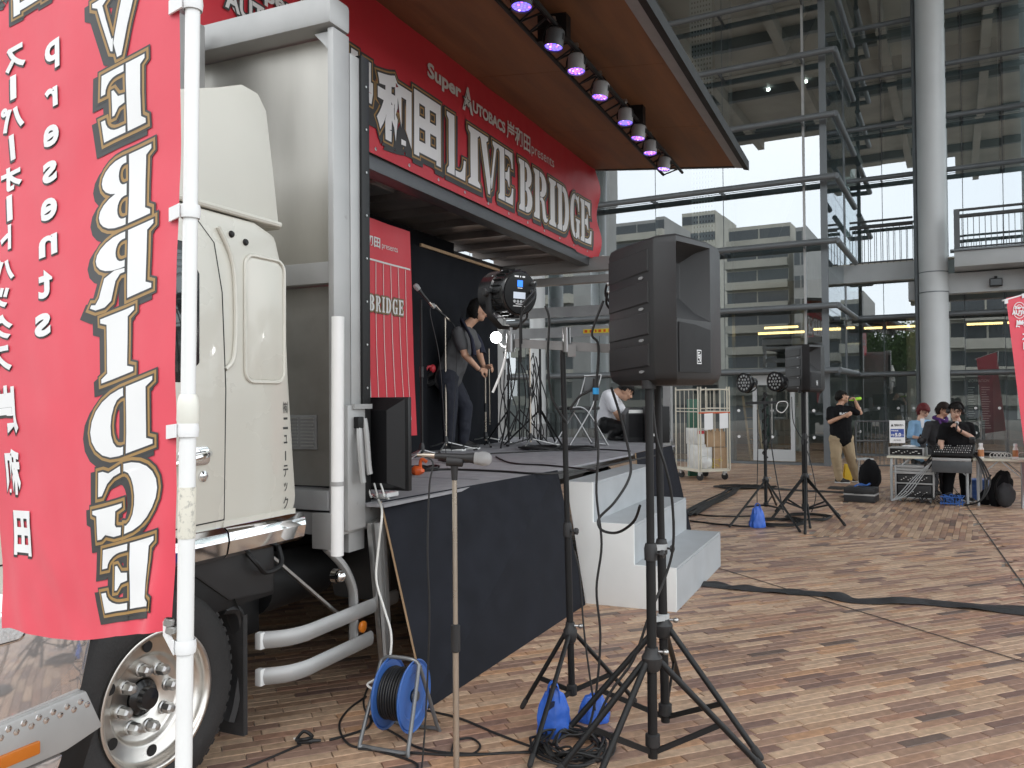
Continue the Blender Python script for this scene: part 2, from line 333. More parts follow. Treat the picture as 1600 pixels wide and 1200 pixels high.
SL = {
 'I': ([stem(0, .26)], .42),
 'L': ([hstem(0), [(.38, 0), (.82, 0), (.86, .34), (.80, .34)]+arc(.55, .34, .22, .24, 0, -90, 5)+[(.38, .10)]], .86),
 'E': ([hstem(0), [(.38, 1), (.80, 1), (.82, .70), (.76, .70)]+arc(.52, .70, .22, .20, 0, 90, 5)+[(.38, .90)],
        [(.38, 0), (.80, 0), (.84, .32), (.77, .32)]+arc(.52, .32, .24, .22, 0, -90, 5)+[(.38, .10)],
        [(.38, .44), (.50, .42), (.58, .32), (.62, .32), (.62, .70), (.58, .70), (.50, .58), (.38, .56)]], .84),
 'B': ([hstem(0), bow(.38, .50, 1, .40, .26, .10), bow(.38, 0, .53, .44, .28, .10)], .84),
 'R': ([hstem(0), bow(.38, .48, 1, .42, .27, .10), [(.38, .46), (.52, .48), (.66, .42), (.74, .16), (.80, .08), (.86, .10), (.88, .06), (.80, 0), (.66, -.01), (.56, .05), (.50, .32), (.44, .40), (.38, .40)]], .88),
 'D': ([hstem(0), bow(.38, 0, 1, .48, .27, .12)], .88),
 'G': ([arc(.42, .5, .42, .51, 90, 270, 12)+[(.42, .11)]+arc(.42, .5, .14, .40, 262, 98, 8)+[(.42, .9)],
        [(.47, 1.0), (.66, .95), (.74, 1.0), (.80, 1.0), (.80, .64), (.75, .64), (.68, .80), (.58, .88), (.47, .90)],
        [(.47, .10), (.54, .12), (.56, .16), (.56, .36), (.47, .40), (.47, .45), (.88, .45), (.88, .40), (.82, .36), (.82, 0), (.76, 0), (.70, .05), (.58, -.01), (.47, -.01)]], .88),
 'V': ([[(0, 1), (0, .94), (.05, .90), (.36, -.02), (.44, -.02), (.50, .22), (.30, .90), (.38, .94), (.38, 1)], [(.50, .30), (.53, .30), (.68, .88), (.60, .94), (.60, 1), (.88, 1), (.88, .94), (.78, .88), (.56, .12), (.52, .10)]], .88),
}
def put(mb, r, fn, mi, cut=None):
    vs, fs = r
    if cut:       # split the shape so that it can follow a curved cloth
        bm = bmesh.new(); bv = [bm.verts.new((x, y, 0)) for x, y in vs]
        for f in fs:
            try: bm.faces.new([bv[i] for i in f])
            except ValueError: pass
        xs = [p[0] for p in vs]; ys = [p[1] for p in vs]
        for lo, hi, nrm in ((min(xs), max(xs), (1, 0, 0)), (min(ys), max(ys), (0, 1, 0))):
            k = math.ceil(lo/cut)
            while k*cut < hi:
                bmesh.ops.bisect_plane(bm, geom=bm.verts[:]+bm.edges[:]+bm.faces[:], plane_co=V(nrm)*k*cut, plane_no=nrm); k += 1
        bm.verts.index_update(); vs = [(v.co.x, v.co.y) for v in bm.verts]; fs = [tuple(v.index for v in f.verts) for f in bm.faces]; bm.free()
    mb.add([fn(x, y, mi) for x, y in vs], fs, mi)
def stencil(mb, ch, x0, y0, w, h, fn, o=(.028, .062, .085), sh=(0, 0), cut=None, mirror=False):
    """one stencil letter in a box: white body, dark line, bronze line, dark surround (materials 0 white 1 dark 2 bronze)"""
    polys, adv = SL[ch]
    if mirror: polys = [[(adv-x, y) for x, y in p] for p in polys]
    sx = w/adv; sy = h; P = [[(x0+x*sx, y0+y*sy) for x, y in p] for p in polys]
    area = lambda p: sum(p[i][0]*p[(i+1) % len(p)][1]-p[(i+1) % len(p)][0]*p[i][1] for i in range(len(p)))
    P = [p if area(p) > 0 else p[::-1] for p in P]
    f = lambda lv: (lambda x, y, mi: fn(x, y, lv))
    for p in P:
        for lv, off, mi in ((0, o[2], 1), (1, o[1], 2), (2, o[0], 1), (3, 0, 0)):
            r = polyfill([p], off*h)
            if lv == 0 and sh != (0, 0):
                r2 = ([(x+sh[0]*h, y+sh[1]*h) for x, y in r[0]], r[1]); vs, fs = r2; g = f(-1); put(mb, r2, lambda x, y, mi_: g(x, y, 0), 1, cut)
            g = f(lv); put(mb, r, lambda x, y, mi_, g=g: g(x, y, 0), mi, cut)
def kanji(mb, s, x0, y0, x1, y1, fn, o=(.03, .06, .085), bold=.035, sh=(0, 0), plain=None, cut=None, mirror=False):
    ref = text(s, bold); h = (y1-y0)
    lays = [(3, bold, 0)] if plain is not None else [(0, bold+o[2], 1), (1, bold+o[1], 2), (2, bold+o[0], 1), (3, bold, 0)]
    if sh != (0, 0): lays = [(-1, bold+(o[2] if plain is None else .01), 1)]+lays
    for lv, b, mi in lays:
        r = fit(text(s, b), x0, y0, x1, y1, ref)
        if mirror: r = ([(x0+x1-x, y) for x, y in r[0]], r[1])
        if lv == -1: r = ([(x+sh[0]*h, y+sh[1]*h) for x, y in r[0]], r[1])
        if plain is not None and lv == 3: mi = plain
        put(mb, r, lambda x, y, mi_, lv=lv: fn(x, y, lv), mi, cut)

# ================================================================== GROUND
g = MB(); g.grid(lambda a, b: ((a-.5)*900, (b-.5)*900, -.045), 2, 2); struct(g.build('ground', m_road, recalc=False))
pz = MB(); pz.grid(lambda a, b: (-16+40*a, -12+52*b, -.012), 4, 4); plaza = struct(pz.build('plaza_paving', m_bed, recalc=False))
def pip(p, poly):
    c = False; n = len(poly)
    for i in range(n):
        a = poly[i]; b = poly[i-1]
        if (a[1] > p[1]) != (b[1] > p[1]) and p[0] < (b[0]-a[0])*(p[1]-a[1])/(b[1]-a[1])+a[0]: c = not c
    return c
PALC = [tuple(.80*c*k+.20*m for c, k, m in zip(q, (1.16, 1.0, .93), (.40, .29, .22))) for q in [(.46,.37,.27), (.40,.32,.235), (.43,.34,.24), (.37,.285,.20), (.33,.24,.165), (.27,.19,.14), (.24,.165,.13), (.30,.20,.14), (.155,.098,.085), (.125,.082,.074), (.075,.060,.058), (.38,.245,.145), (.20,.14,.115), (.28,.17,.12)]]
PALW = [11, 10, 9, 9, 9, 8, 7, 7, 4, 3, 1.6, 6, 5, 5]
fieldB = [gp(1262, 838), gp(1535, 843), gp(1500, 790), gp(1488, 765), gp(1345, 765)]
j2a, j2b = gp(1478, 745), gp(1600, 916)
def brick_col(me, col):
    a = me.color_attributes.new('Col', 'FLOAT_COLOR', 'CORNER')
    if len(col) == 3 and not isinstance(col[0], tuple): a.data.foreach_set('color', [*col, 1]*len(me.loops))
    else: a.data.foreach_set('color', [x for c in col for x in (*c, 1)])
BLn, BWd, JT = .272, .062, .0045
def brick_vf(hl, hw):
    b = .0022; z1 = 0; z0 = -.011
    vs = [(sx*(hl-b), sy*(hw-b), z1) for sx, sy in ((-1,-1),(1,-1),(1,1),(-1,1))]+[(sx*hl, sy*hw, -b) for sx, sy in ((-1,-1),(1,-1),(1,1),(-1,1))]+[(sx*hl, sy*hw, z0) for sx, sy in ((-1,-1),(1,-1),(1,1),(-1,1))]
    fs = [(0,1,2,3)]+[(4+i, 4+(i+1) % 4, (i+1) % 4, i) for i in range(4)]+[(8+i, 8+(i+1) % 4, 4+(i+1) % 4, 4+i) for i in range(4)]
    return [V(v) for v in vs], fs
bricks = []
def lay(ang, test, ox=0, bl=BLn, bw=BWd):
    e = V((sin(ang), cos(ang), 0)); f = V((-cos(ang), sin(ang), 0)); R_ = 26
    for j in range(int(-R_/bw), int(R_/bw)):
        off = (j*.37 % 1)*bl + random.uniform(-.04, .04)
        for i in range(int(-R_/bl), int(R_/bl)):
            p = V((4, 9, 0))+e*(i*bl+off+ox)+f*(j*bw)
            if not (-7 < p.x < 15 and .9 < p.y < 27): continue
            if abs(p.x) > .75*p.y+1.6: continue
            if test(p): bricks.append((p, ang, random.choices(range(len(PALC)), PALW)[0], bl, bw))
def right_of_j2(p): d = j2b-j2a; return d.x*(p.y-j2a.y)-d.y*(p.x-j2a.x) < 0 if d.y < 0 else d.x*(p.y-j2a.y)-d.y*(p.x-j2a.x) < 0
def isC(p):
    d = (j2b-j2a); s_ = d.x*(p.y-j2a.y)-d.y*(p.x-j2a.x); return s_ > 0
cB = lambda p: pip(p, fieldB)
lay(radians(68.5), lambda p: not cB(p) and not isC(p))
lay(radians(30), lambda p: cB(p) and not isC(p))
lay(radians(76), lambda p: isC(p))
bricks.sort(key=lambda b: (0 if (abs((b[0].x)/max(b[0].y, .1)) < .64 and b[0].y > 3.15 and b[0].dot(tW) < 1.95) else 1, b[0].length))
near, rest = bricks[:300], bricks[300:]
shared = {}
for p, a, c, bl, bw in near:
    if c not in shared:
        vs, fs = brick_vf(bl/2-JT/2, bw/2-JT/2); me = bpy.data.meshes.new('brick'); me.from_pydata(vs, [], fs); me.materials.append(m_brick); brick_col(me, PALC[c]); shared[c] = me
    o = bpy.data.objects.new('paving_brick', shared[c]); COL.objects.link(o); o.parent = plaza
    o.location = (p.x, p.y, random.uniform(-.0012, .0012)); o.rotation_euler = (random.uniform(-.003, .003), random.uniform(-.002, .002), pi/2-a)
vs, fs, cs = [], [], []
for p, a, c, bl, bw in rest:
    bv, bf_ = brick_vf(bl/2-JT/2, bw/2-JT/2); ca, sa = sin(a), cos(a); o = len(vs); dz = random.uniform(-.0012, .0012); k = random.uniform(.9, 1.1)
    vs += [(p.x+v.x*ca-v.y*sa, p.y+v.x*sa+v.y*ca, v.z+dz) for v in bv]; fs += [tuple(i+o for i in f) for f in bf_]; cs += [tuple(x*k for x in PALC[c])]*36
me = bpy.data.meshes.new('bricks'); me.from_pydata(vs, [], fs); me.materials.append(m_brick); brick_col(me, cs)
o = bpy.data.objects.new('paving_brick', me); COL.objects.link(o); o.parent = plaza; o['kind'] = 'stuff'
for a, b in ((gp(1090, 878), gp(1640, 1047)), (j2a, j2b+(j2b-j2a)*.4)):
    d = (b-a).normalized(); n = V((-d.y, d.x, 0))*.007; q = MB(); q.add([a-n+V((0,0,.004)), b-n+V((0,0,.004)), b+n+V((0,0,.004)), a+n+V((0,0,.004))], [(0,1,2,3)]); q.build('expansion_joint', m_joint, plaza)

# ================================================================== BUILDING
bld = thing('glass_building', 'tall glass fronted building with steel tube rails behind the plaza', 'building', B(0, 0, 0), -BA)
def bb(name, m, boxes, parent=bld, bevel=0):
    k = MB(BF)
    for b in boxes: k.box(*b)
    return k.build(name, m, parent, bevel=bevel)
rl = [2.1, 3.5, 4.9, 6.3, 7.65, 9.05, 10.4, 11.8]; rr_ = [2.08, 3.5, 7.0, 8.3, 9.58, 10.85, 12.2]
xl = [-19, -16.4, -13.8, -11.4, -9.2, -7.5, -5.4, -3.9, -2.25, -.44, 0]; zl = [0.06]+rl+[13.9]
def pane(x0, x1, z0, z1, y, gl, along='x'):
    r = random.Random(round(x0*31+z0*17+y*7)); a, b = r.uniform(-.0016, .0016), r.uniform(-.0016, .0016); k = MB(BF); g_ = .008
    cx, cz = (x0+x1)/2, (z0+z1)/2; f = lambda x, z: (x-cx)*a+(z-cz)*b
    for t in (0,):
        pts = [(x0+g_, z0+g_), (x1-g_, z0+g_), (x1-g_, z1-g_), (x0+g_, z1-g_)]
        k.add([(x, y+f(x, z), z) if along == 'x' else (y+f(x, z), x, z) for x, z in pts], [(0, 1, 2, 3)])
    return k.build('glass_pane', gl, bld, recalc=False)
for i in range(len(xl)-1):
    for j in range(len(zl)-1): pane(xl[i], xl[i+1], zl[j], zl[j+1], 0, (g_gnd, g_mid)[j] if j < 2 else g_fac)
xr = [0, .9, 1.73, 2.7, 3.55, 5.2, 7, 9, 11.5, 14]; zr = [.06, 2.08, 3.5, 4.4]
for i in range(len(xr)-1):
    for j in range(3): pane(xr[i], xr[i+1], zr[j], zr[j+1], 3.6, (g_gnd, g_mid, g_fac)[j])
    for z0, z1 in zip([4.9]+rr_[2:], rr_[2:]+[13.9]): pane(xr[i], xr[i+1], z0, z1, 3.6, g_fac)
for y0, y1 in ((0, 1.8), (1.8, 3.6)):
    for j in range(len(zl)-1): pane(y0, y1, zl[j], zl[j+1], 0, g_gnd if j == 0 else g_fac, 'y')
for x in xl[:-1]:
    wide = .16 if x in (-2.25, -5.4) else .03
    bb('mullion', m_bsteel, [(x-wide, x+wide, .02, .02+max(.1, wide*2), 0, 13.9)])
bb('mullion', m_alul, [(-.47, -.42, -.03, .018, 0, 13.9)]); bb('corner_post', m_bsteel, [(-.09, .05, -.09, -.01, 0, 13.9)])
bb('corner_post', m_bsteel, [(-.11, .012, 3.45, 3.58, 0, 13.9)])
for x in xr[1:]: bb('mullion', m_dgrey if x not in (1.73,) else m_bsteel, [(x-.045, x+.045, 3.62, 3.8, 0, 13.9)])
for z in rl:
    k = MB(BF); k.cyl((-19, -.4, z), (.28, -.4, z), .068, n=14); k.build('tube_rail', m_bsteel, bld)
    k = MB(BF); k.cyl((.28, -.4, z), (.30, 3.1, z), .068, n=14); k.build('tube_rail', m_bsteel, bld)
    for x in xl[3:-1]: k = MB(BF); k.bar((x, .02, z-.02), (x, -.36, z-.02), .02, .09); k.build('rail_bracket', m_dgrey, bld)
for z in rr_:
    k = MB(BF); k.cyl((.1, 3.2, z), (14, 3.2, z), .062, n=14); k.build('tube_rail', m_bsteel, bld)
    for x in xr[1:7]: k = MB(BF); k.bar((x, 3.62, z-.02), (x, 3.26, z-.02), .02, .08); k.build('rail_bracket', m_dgrey, bld)
bb('plinth', m_bsteel, [(-19, 0, -.03, .12, 0, .055), (-.12, 0.02, .13, 3.5, 0, .055), (.02, 14, 3.57, 3.72, 0, .055)])
bb('edge_beam', m_bbeam, [(-.02, 1.72, 3.28, 3.55, 4.42, 4.86)]); bb('edge_beam', m_bbeam, [(2.34, 14, 2.62, 3.0, 3.93, 4.40)])
bb('beam_bracket', m_bbeam, [(1.5, 1.74, 2.9, 3.26, 3.85, 4.3)])
bb('balcony_slab', m_bbeam, [(2.5, 14, 1.75, 3.4, 4.43, 4.78)], bevel=.01)
bb('balcony_slab_edge', m_bsteel, [(2.42, 14, 1.68, 2.0, 4.783, 4.82)])
bb('canopy_soffit', m_conc, [(-.02, 14, 3.3, 3.5, 4.86, 4.9)])
def railing(x0, x1, y, z0, z1, step, parent=bld):
    k = MB(BF); k.cyl((x0, y, z1), (x1, y, z1), .03, n=8); k.cyl((x0, y, z1-.14), (x1, y, z1-.14), .045, n=8); k.cyl((x0, y, z0+.05), (x1, y, z0+.05), .02, n=8); r = k.build('railing', m_dgrey, parent)
    n = int((x1-x0)/step)
    for i in range(n+1):
        k = MB(BF); x = x0+(x1-x0)*i/n; k.bar((x, y, z0), (x, y, z1-.14), .014, .014, up=(0, 1, 0)); k.build('baluster', m_dgrey, r)
railing(.15, 1.6, 3.3, 4.86, 5.95, .135); railing(2.55, 4.6, 1.85, 4.82, 5.72, .11)
bb('railing_post', m_dgrey, [(2.50, 2.62, 1.8, 1.92, 4.82, 5.74), (4.05, 4.15, 1.8, 1.92, 4.82, 5.74)])
# storeys inside
bb('floor_slab', m_intf, [(-19, 14, .2, 14, -.008, -.004)])
bb('floor_slab', m_int, [(-19, -.2, 1.2, 14, 4.3, 4.6), (-.2, 14, 4.4, 14, 4.3, 4.6)])
bb('floor_slab', m_int, [(-19, -.2, 1.2, 14, 9.2, 9.5)])
bb('interior_wall', m_int, [(-19, 14, 13.6, 13.9, 0, 13.9)])
bb('shop_counter', m_intd, [(-6.4, -3.6, 2.6, 3.1, 0, 1.05)]); bb('shelf', m_bbeam, [(-6.3, -5.0, 2.2, 2.5, 1.95, 2.02)]); bb('shelf', m_bbeam, [(-6.3, -5.0, 2.2, 2.5, 3.0, 3.07)])
bb('interior_wall', m_int, [(-19, -7.9, 2.4, 2.6, 0, 4.3)]); bb('interior_wall', m_intd, [(-4.9, -3.9, 4, 7, 0, 4.3)])
k = MB(BF)
for i in range(20): x = -8+i*.17; k.box(x, x+.09, 1.9, 1.95, .0, 1.15)
k.build('interior_slat_screen', m_dgrey, bld); bb('interior_screen', m_intd, [(-8, -4.6, 1.96, 2.0, 0, 1.12)])
for x in (-4.7, -3.4, -1.4): 
    k = MB(BF); k.cyl((x, 5, 0), (x, 5, 4.3), .2, n=16); k.build('interior_column', m_bbeam, bld)
k = MB(BF); k.cyl((1.5, 6.2, 0), (1.5, 6.2, 13.9), .22, n=16); k.build('interior_column', m_bbeam, bld)
k = MB(BF); k.cyl((4.0, 6.5, 4.6), (4.0, 6.5, 13.9), .4, n=16); k.build('interior_column', m_bbeam, bld)
for x0, x1, y, z in ((-1.95, -1.1, 3.0, 3.32), (-1.95, -.75, 2.2, 3.12), (-.95, .1, 4.6, 3.35), (.3, 1.55, 5.0, 3.35), (2.75, 3.9, 5.2, 3.35), (4.4, 6, 5.2, 3.35)):
    k = MB(BF); k.box(x0, x1, y, y+.06, z, z+.055); k.build('strip_light', m_lite, bld)
bb('perforated_panel', m_bbeam, [(-3.15, -2.6, .5, .53, 5.2, 13)])
k = MB(BF)
for i in range(7):
    for j in range(62): k.box(-3.1+i*.072, -3.1+i*.072+.035, .494, .499, 5.3+j*.12, 5.3+j*.12+.05)
k.build('panel_perforation', m_black, bld, recalc=False)
# left section interior stair flight seen in the upper storeys
k = MB(BF); k.bar((-2.0, 3.4, 5.2), (-.7, 3.4, 8.6), .05, .28); k.bar((-1.8, 3.2, 9.4), (-.4, 3.2, 12), .05, .28); k.box(-2, -.2, 3.3, 3.4, 6.95, 7.05); k.box(-2, -.2, 2.2, 2.35, 8.3, 8.5); k.build('interior_stair', m_bsteel, bld)
for x, y, z in ((-1.5, 1.6, 9.12), (-.6, 1.5, 9.12)):
    k = MB(BF); k.cyl((x, y, z), (x, y, z+.05), .045, n=12); k.build('downlight', mat('downlight_face', (1, 1, 1), emit=(1, 1, .95, 6)) if x < -1 else bpy.data.materials['downlight_face'], bld)
# glass door with pale frame
dx0, dx1 = -1.62, -.70
dr = MB(BF)
for b in ((dx0, dx0+.09, -.06, -.02, .08, 2.02), (dx1-.09, dx1, -.06, -.02, .08, 2.02), (dx0+.09, dx1-.09, -.06, -.02, 1.80, 2.02), (dx0+.09, dx1-.09, -.06, -.02, .08, .34)): dr.box(*b)
dr = dr.build('door_frame', m_bbeam, bld); bb('door_handle', m_steel, [(dx0+.42, dx0+.45, -.12, -.09, .7, 1.5)], dr)
k = MB(BF)
for x in list(-1.95+.0*i for i in range(1))+[-1.2, -.3, .3, .75, 1.2, 1.55, 2.9, 3.4, 3.9, 4.4]:
    for z in (.62, 1.22): 
        y = -.012 if x <= 0 else 3.588
        if z > 1 or x in (-1.95, -1.2, -.3, .3, 1.2, 2.9, 3.9): k = MB(BF); k.cyl((x, y, z), (x, y+.008, z), .034, n=12); k.build('warning_dot', m_wt, bld)
# columns in front of the glass
def column(x, y, r, z1, label, rings=()):
    c = MB(BF); c.cyl((x, y, 0), (x, y, z1), r, n=40); c = c.build('round_column', m_bcol, None, at=B(x, y, 0)); tag(c, label, 'column')
    for z in rings: k = MB(BF); k.lathe([(r+.001, z-.012), (r+.012, z-.01), (r+.012, z+.01), (r+.001, z+.012)], (x, y, 0), (0, 0, 1), 40); k.build('column_band', m_bsteel, c)
column(2.06, 2.45, .31, 13.95, 'pale grey round column rising full height behind the people at the mixing desk', (3.95, 4.42))
column(4.32, 2.2, .30, 13.95, 'pale grey round column at the right edge of the photo behind the balcony rail')
k = MB(BF); k.cyl((1.70, 2.75, 0), (1.70, 2.75, 13.9), .055, n=12); tag(k.build('drain_pipe', m_bsteel, None, at=B(1.7, 2.75, 0)), 'slim grey pipe running up beside the tall round column', 'pipe')
c = MB(BF); c.cyl((-6.87, -.55, .9), (-6.87, -.55, 9), .2, n=28); c.mi = 1; c.cyl((-6.87, -.55, 0), (-6.87, -.55, .9), .205, n=28); tag(c.build('round_column', [m_bcol, m_grey], None, at=B(-6.87, -.55, 0)), 'white round column with dark foot seen behind the stage', 'column')
# flood light on the beam
fl = thing('flood_light', 'small black flood light fixed on the pale beam right of the column', 'light', B(3.32, 2.55, 4.05), -BA)
k = MB(BF); k.box(3.2, 3.46, 2.42, 2.54, 4.02, 4.2); k.build('housing', m_black, fl, bevel=.01); k = MB(BF); k.box(3.22, 3.44, 2.408, 2.418, 4.04, 4.18); k.build('lens', m_win, fl); k = MB(BF); k.box(3.3, 3.36, 2.54, 2.62, 4.08, 4.26); k.build('bracket', m_black, fl)
# great roof over the plaza (seen mirrored in the glass)
rf = thing('plaza_roof', 'great concrete roof slab spanning above the whole plaza', 'roof', B(0, 0, 14), -BA)
k = MB(BF); k.prism([(-19, 14), (-19, -22.3), (2.5, -22.3), (2.5, -26.8), (9, -26.8), (9, 14)], lambda x, y: (x, y, 14), (0, 0, .8)); k.build('roof_slab', m_conc, rf)
for i in range(9):
    k = MB(BF); x = -18.3+i*3.1; k.box(x, x+.3, -22 if x < 2.5 else -26.5, 13.5, 13.55, 13.995); k.build('roof_rib', m_conc, rf)
for i in range(5): k = MB(BF); y = -20+i*5.2; k.box(-18.8, 8.8, y, y+.25, 13.62, 13.99); k.build('cross_rib', m_bsteel, rf)
for x, y in ((-14, -21),): k = MB(BF); k.cyl((x, y, 0), (x, y, 13.9), .45, n=24); k.build('roof_column', m_bcol, rf)
# town behind the camera (seen only as reflections)
def vb(px, Y): d = ray(px, 300); q = CAM+d*(Y/d.y)-BO; return q.dot(bR), q.dot(bN)
def block(px0, px1, pytop, Yv, plane, m, label, storey=2.9, depth=14, bal=True, group='apartment blocks across from the plaza'):
    x0, y0 = vb(px0, Yv); x1, y1 = vb(px1, Yv); y = (y0+y1)/2; yr = 2*plane-y; z = CH+(614-pytop)/FPX*Yv
    cx = (x0+x1)/2; t = thing('apartment_block', label, 'building', B(cx, yr, 0), -BA, group)
    k = MB(BF); k.box(x0, x1, yr-depth, yr, 0, z); k.build('wall', m, t)
    n = int(z/storey); w = MB(BF); s = MB(BF)
    for i in range(n):
        zz = z-(i+1)*storey+.9
        nb = max(2, int((x1-x0)/3.4)); dxx = (x1-x0)/nb
        for j in range(nb):
            w.box(x0+j*dxx+.10, x0+(j+1)*dxx-.10, yr+.01, yr+.06, zz, zz+1.5)
        if bal: s.box(x0, x1, yr+.07, yr+1.2, zz-1.1, zz-.05)
    w.build('window', m_win, t)
    if bal: s.build('balcony', m_apt, t)
    return t, x0, x1, yr, z
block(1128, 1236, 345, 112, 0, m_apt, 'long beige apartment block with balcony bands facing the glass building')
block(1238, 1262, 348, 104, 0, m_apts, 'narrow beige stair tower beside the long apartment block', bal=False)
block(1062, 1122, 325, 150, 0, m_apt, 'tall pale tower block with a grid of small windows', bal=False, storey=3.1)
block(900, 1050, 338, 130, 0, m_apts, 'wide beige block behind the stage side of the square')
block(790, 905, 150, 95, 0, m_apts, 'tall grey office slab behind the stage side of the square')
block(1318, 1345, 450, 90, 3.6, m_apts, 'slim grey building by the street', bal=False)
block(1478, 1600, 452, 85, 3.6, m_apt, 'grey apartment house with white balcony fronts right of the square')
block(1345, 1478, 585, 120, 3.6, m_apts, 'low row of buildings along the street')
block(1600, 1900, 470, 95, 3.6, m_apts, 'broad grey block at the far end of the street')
# rooftop sign reflected
x0, y0 = vb(1360, 100); x1, _ = vb(1390, 100); yr = 7.2-y0; sg = thing('rooftop_sign', 'white arched sign frame on a low rooftop', 'sign', B((x0+x1)/2, yr, 5), -BA)
k = MB(BF); k.box(x0, x1, yr, yr+.15, 5.6, 8.6); k.build('sign_board', m_wt, sg); k = MB(BF); k.box(x0+.2, x0+.4, yr-.2, yr-.01, 2, 5.6); k.box(x1-.4, x1-.2, yr-.2, yr-.01, 2, 5.6); k.build('sign_leg', m_dgrey, sg)
k = MB(BF); put(k, fit(text('中央うどん街', .02), x0+.2, 7.0, x1-.2, 8.2), lambda x, y, m: (x, yr+.16, y), 0); k.build('lettering', m_dk, sg)
def tree(x, y, h, r, label, seed):
    rd = random.Random(seed); t = thing('tree', label, 'tree', B(x, y, 0), 0, 'street trees across from the plaza')
    k = MB(); p = B(x, y, 0); k.cyl(p, p+V((0, 0, h*.5)), .16, .09, 10)
    for i in range(7): a = rd.uniform(0, 6.28); k.cyl(p+V((0, 0, h*rd.uniform(.3, .5))), p+V((cos(a)*r*.6, sin(a)*r*.6, h*rd.uniform(.6, .85))), .06, .02, 6)
    k.build('trunk', m_bark, t); k = MB()
    cl = [(rd.gauss(0, .45)*r, rd.gauss(0, .45)*r, h*.68+rd.gauss(0, .16)*h, rd.uniform(.3, .55)*r) for _ in range(26)]
    for i in range(5200):
        c = rd.choice(cl); d = V((rd.gauss(0, 1), rd.gauss(0, 1), rd.gauss(0, 1))).normalized()*c[3]*rd.uniform(.6, 1.05); q = p+V(c[:3])+d
        a = V((rd.gauss(0, 1), rd.gauss(0, 1), rd.gauss(0, 1))).normalized(); b = a.orthogonal().normalized(); s = rd.uniform(.08, .16); k.add([q-a*s, q+b*s*.6, q+a*s, q-b*s*.6], [(0, 1, 2, 3)])
    k.build('crown', m_leaf, t, recalc=False)
for i, (px, Y, h) in enumerate(((1352, 62, 6.2), (1385, 64, 6.8), (1418, 60, 6.0))): x, y = vb(px, Y); tree(x, 7.2-y, h, 2.0, ['rounded green tree nearest the street corner', 'tallest rounded green tree in the middle of its row', 'small round tree at the end of the row'][i], i)
# interior furniture glimpsed through glass
ib = thing('information_board', 'dark glass information board inside behind the right panes', 'sign', B(3.0, 4.6, 0), -BA)
k = MB(BF); k.box(2.65, 3.3, 4.6, 4.66, .3, 2.1); k.build('board', m_dgrey, ib)
k = MB(BF); put(k, fit(text('INFORMATION', .01), 2.72, 1.86, 3.22, 1.93), lambda x, y, m: (x, 4.593, y), 0)
k.box(2.98, 3.0, 4.588, 4.595, .6, 1.8)
for i in range(18): k.box(3.05, 3.05+random.uniform(.1, .2), 4.588, 4.595, .7+i*.06, .715+i*.06); k.box(2.72, 2.72+random.uniform(.12, .2), 4.588, 4.595, .7+i*.06, .715+i*.06)
k.build('lettering', m_wd, ib)
lad = thing('step_ladder', 'wooden folding ladder leaning inside behind the left glass', 'ladder', B(-1.85, 1.2, 0), -BA)
for s in (0, .3):
    k = MB(BF); k.bar((-1.9+s, 1.0, 0), (-2.15+s, 1.3, 1.55), .05, .03); k.build('rail', m_card, lad)
k = MB(BF)
for i in range(5): f = .15+i*.17; k.bar((-1.9-.25*f, 1+.3*f, 1.55*f), (-1.6-.25*f, 1+.3*f, 1.55*f), .04, .02)
k.build('rung', m_card, lad)

# ================================================================== STAGE TRUCK  (frame: t along, w across away from us, z up)
truck = thing('stage_truck', 'cream cab truck whose box body is opened up as a stage', 'truck', T(3.4, 3.8, 0), pi/2-TA)
def tb(name, m, boxes, parent=truck, bevel=0):
    k = MB(TF)
    for b in boxes: k.box(*b)
    return k.build(name, m, parent, bevel=bevel)
W0 = 2.52; W1 = 4.80
# cab side outline, extruded across the cab
cab = [(1.15, .95), (1.22, .60), (1.9, .62), (1.93, .98), (3.13, 1.03), (3.14, 1.10), (3.09, 1.65), (3.06, 2.12), (3.00, 2.30), (2.86, 2.34), (1.75, 2.34), (1.55, 2.20), (1.22, 1.25)]
k = MB(TF); k.prism(cab, lambda t, z: (t, W0, z), (0, W1-W0, 0)); body = k.build('cab_body', m_cream, truck, bevel=.035)
def side_panel(name, poly, m, off, dep, parent, bevel=.01, w=W0):
    k = MB(TF); k.prism(poly, lambda t, z: (t, w-off, z), (0, dep, 0)); return k.build(name, m, parent, bevel=bevel)
def rrect(t0, t1, z0, z1, r, n=4):
    return arc(t1-r, z0+r, r, r, -90, 0, n)+arc(t1-r, z1-r, r, r, 0, 90, n)+arc(t0+r, z1-r, r, r, 90, 180, n)+arc(t0+r, z0+r, r, r, 180, 270, n)
door = side_panel('cab_door', [(1.42, 1.04), (2.655, 1.055), (2.665, 1.6), (2.645, 2.0), (2.60, 2.2), (2.5, 2.285), (1.78, 2.285), (1.60, 2.1), (1.42, 1.5)], m_cream, .012, .04, truck, .008)
k = MB(TF); sm = [(1.42, 1.04), (2.655, 1.055), (2.665, 1.6), (2.645, 2.0), (2.60, 2.2), (2.5, 2.285)]; k.tube([(t+.006, W0-.001, z) for t, z in sm], .006, 6, smooth=False); k.build('door_seam', m_black, truck)
k = MB(TF); k.tube([(t+.05, W0-.006, z) for t, z in [(2.62, 1.68), (2.67, 1.74), (2.68, 1.95), (2.66, 2.14), (2.58, 2.27)]], .010, 8); k.build('door_surround', m_cream, truck)
wn = side_panel('side_window', [(1.62, 1.62), (2.42, 1.62), (2.52, 1.70), (2.52, 2.06), (2.44, 2.18), (1.86, 2.18), (1.70, 2.0)], m_blackg, .016, .02, door, .012)
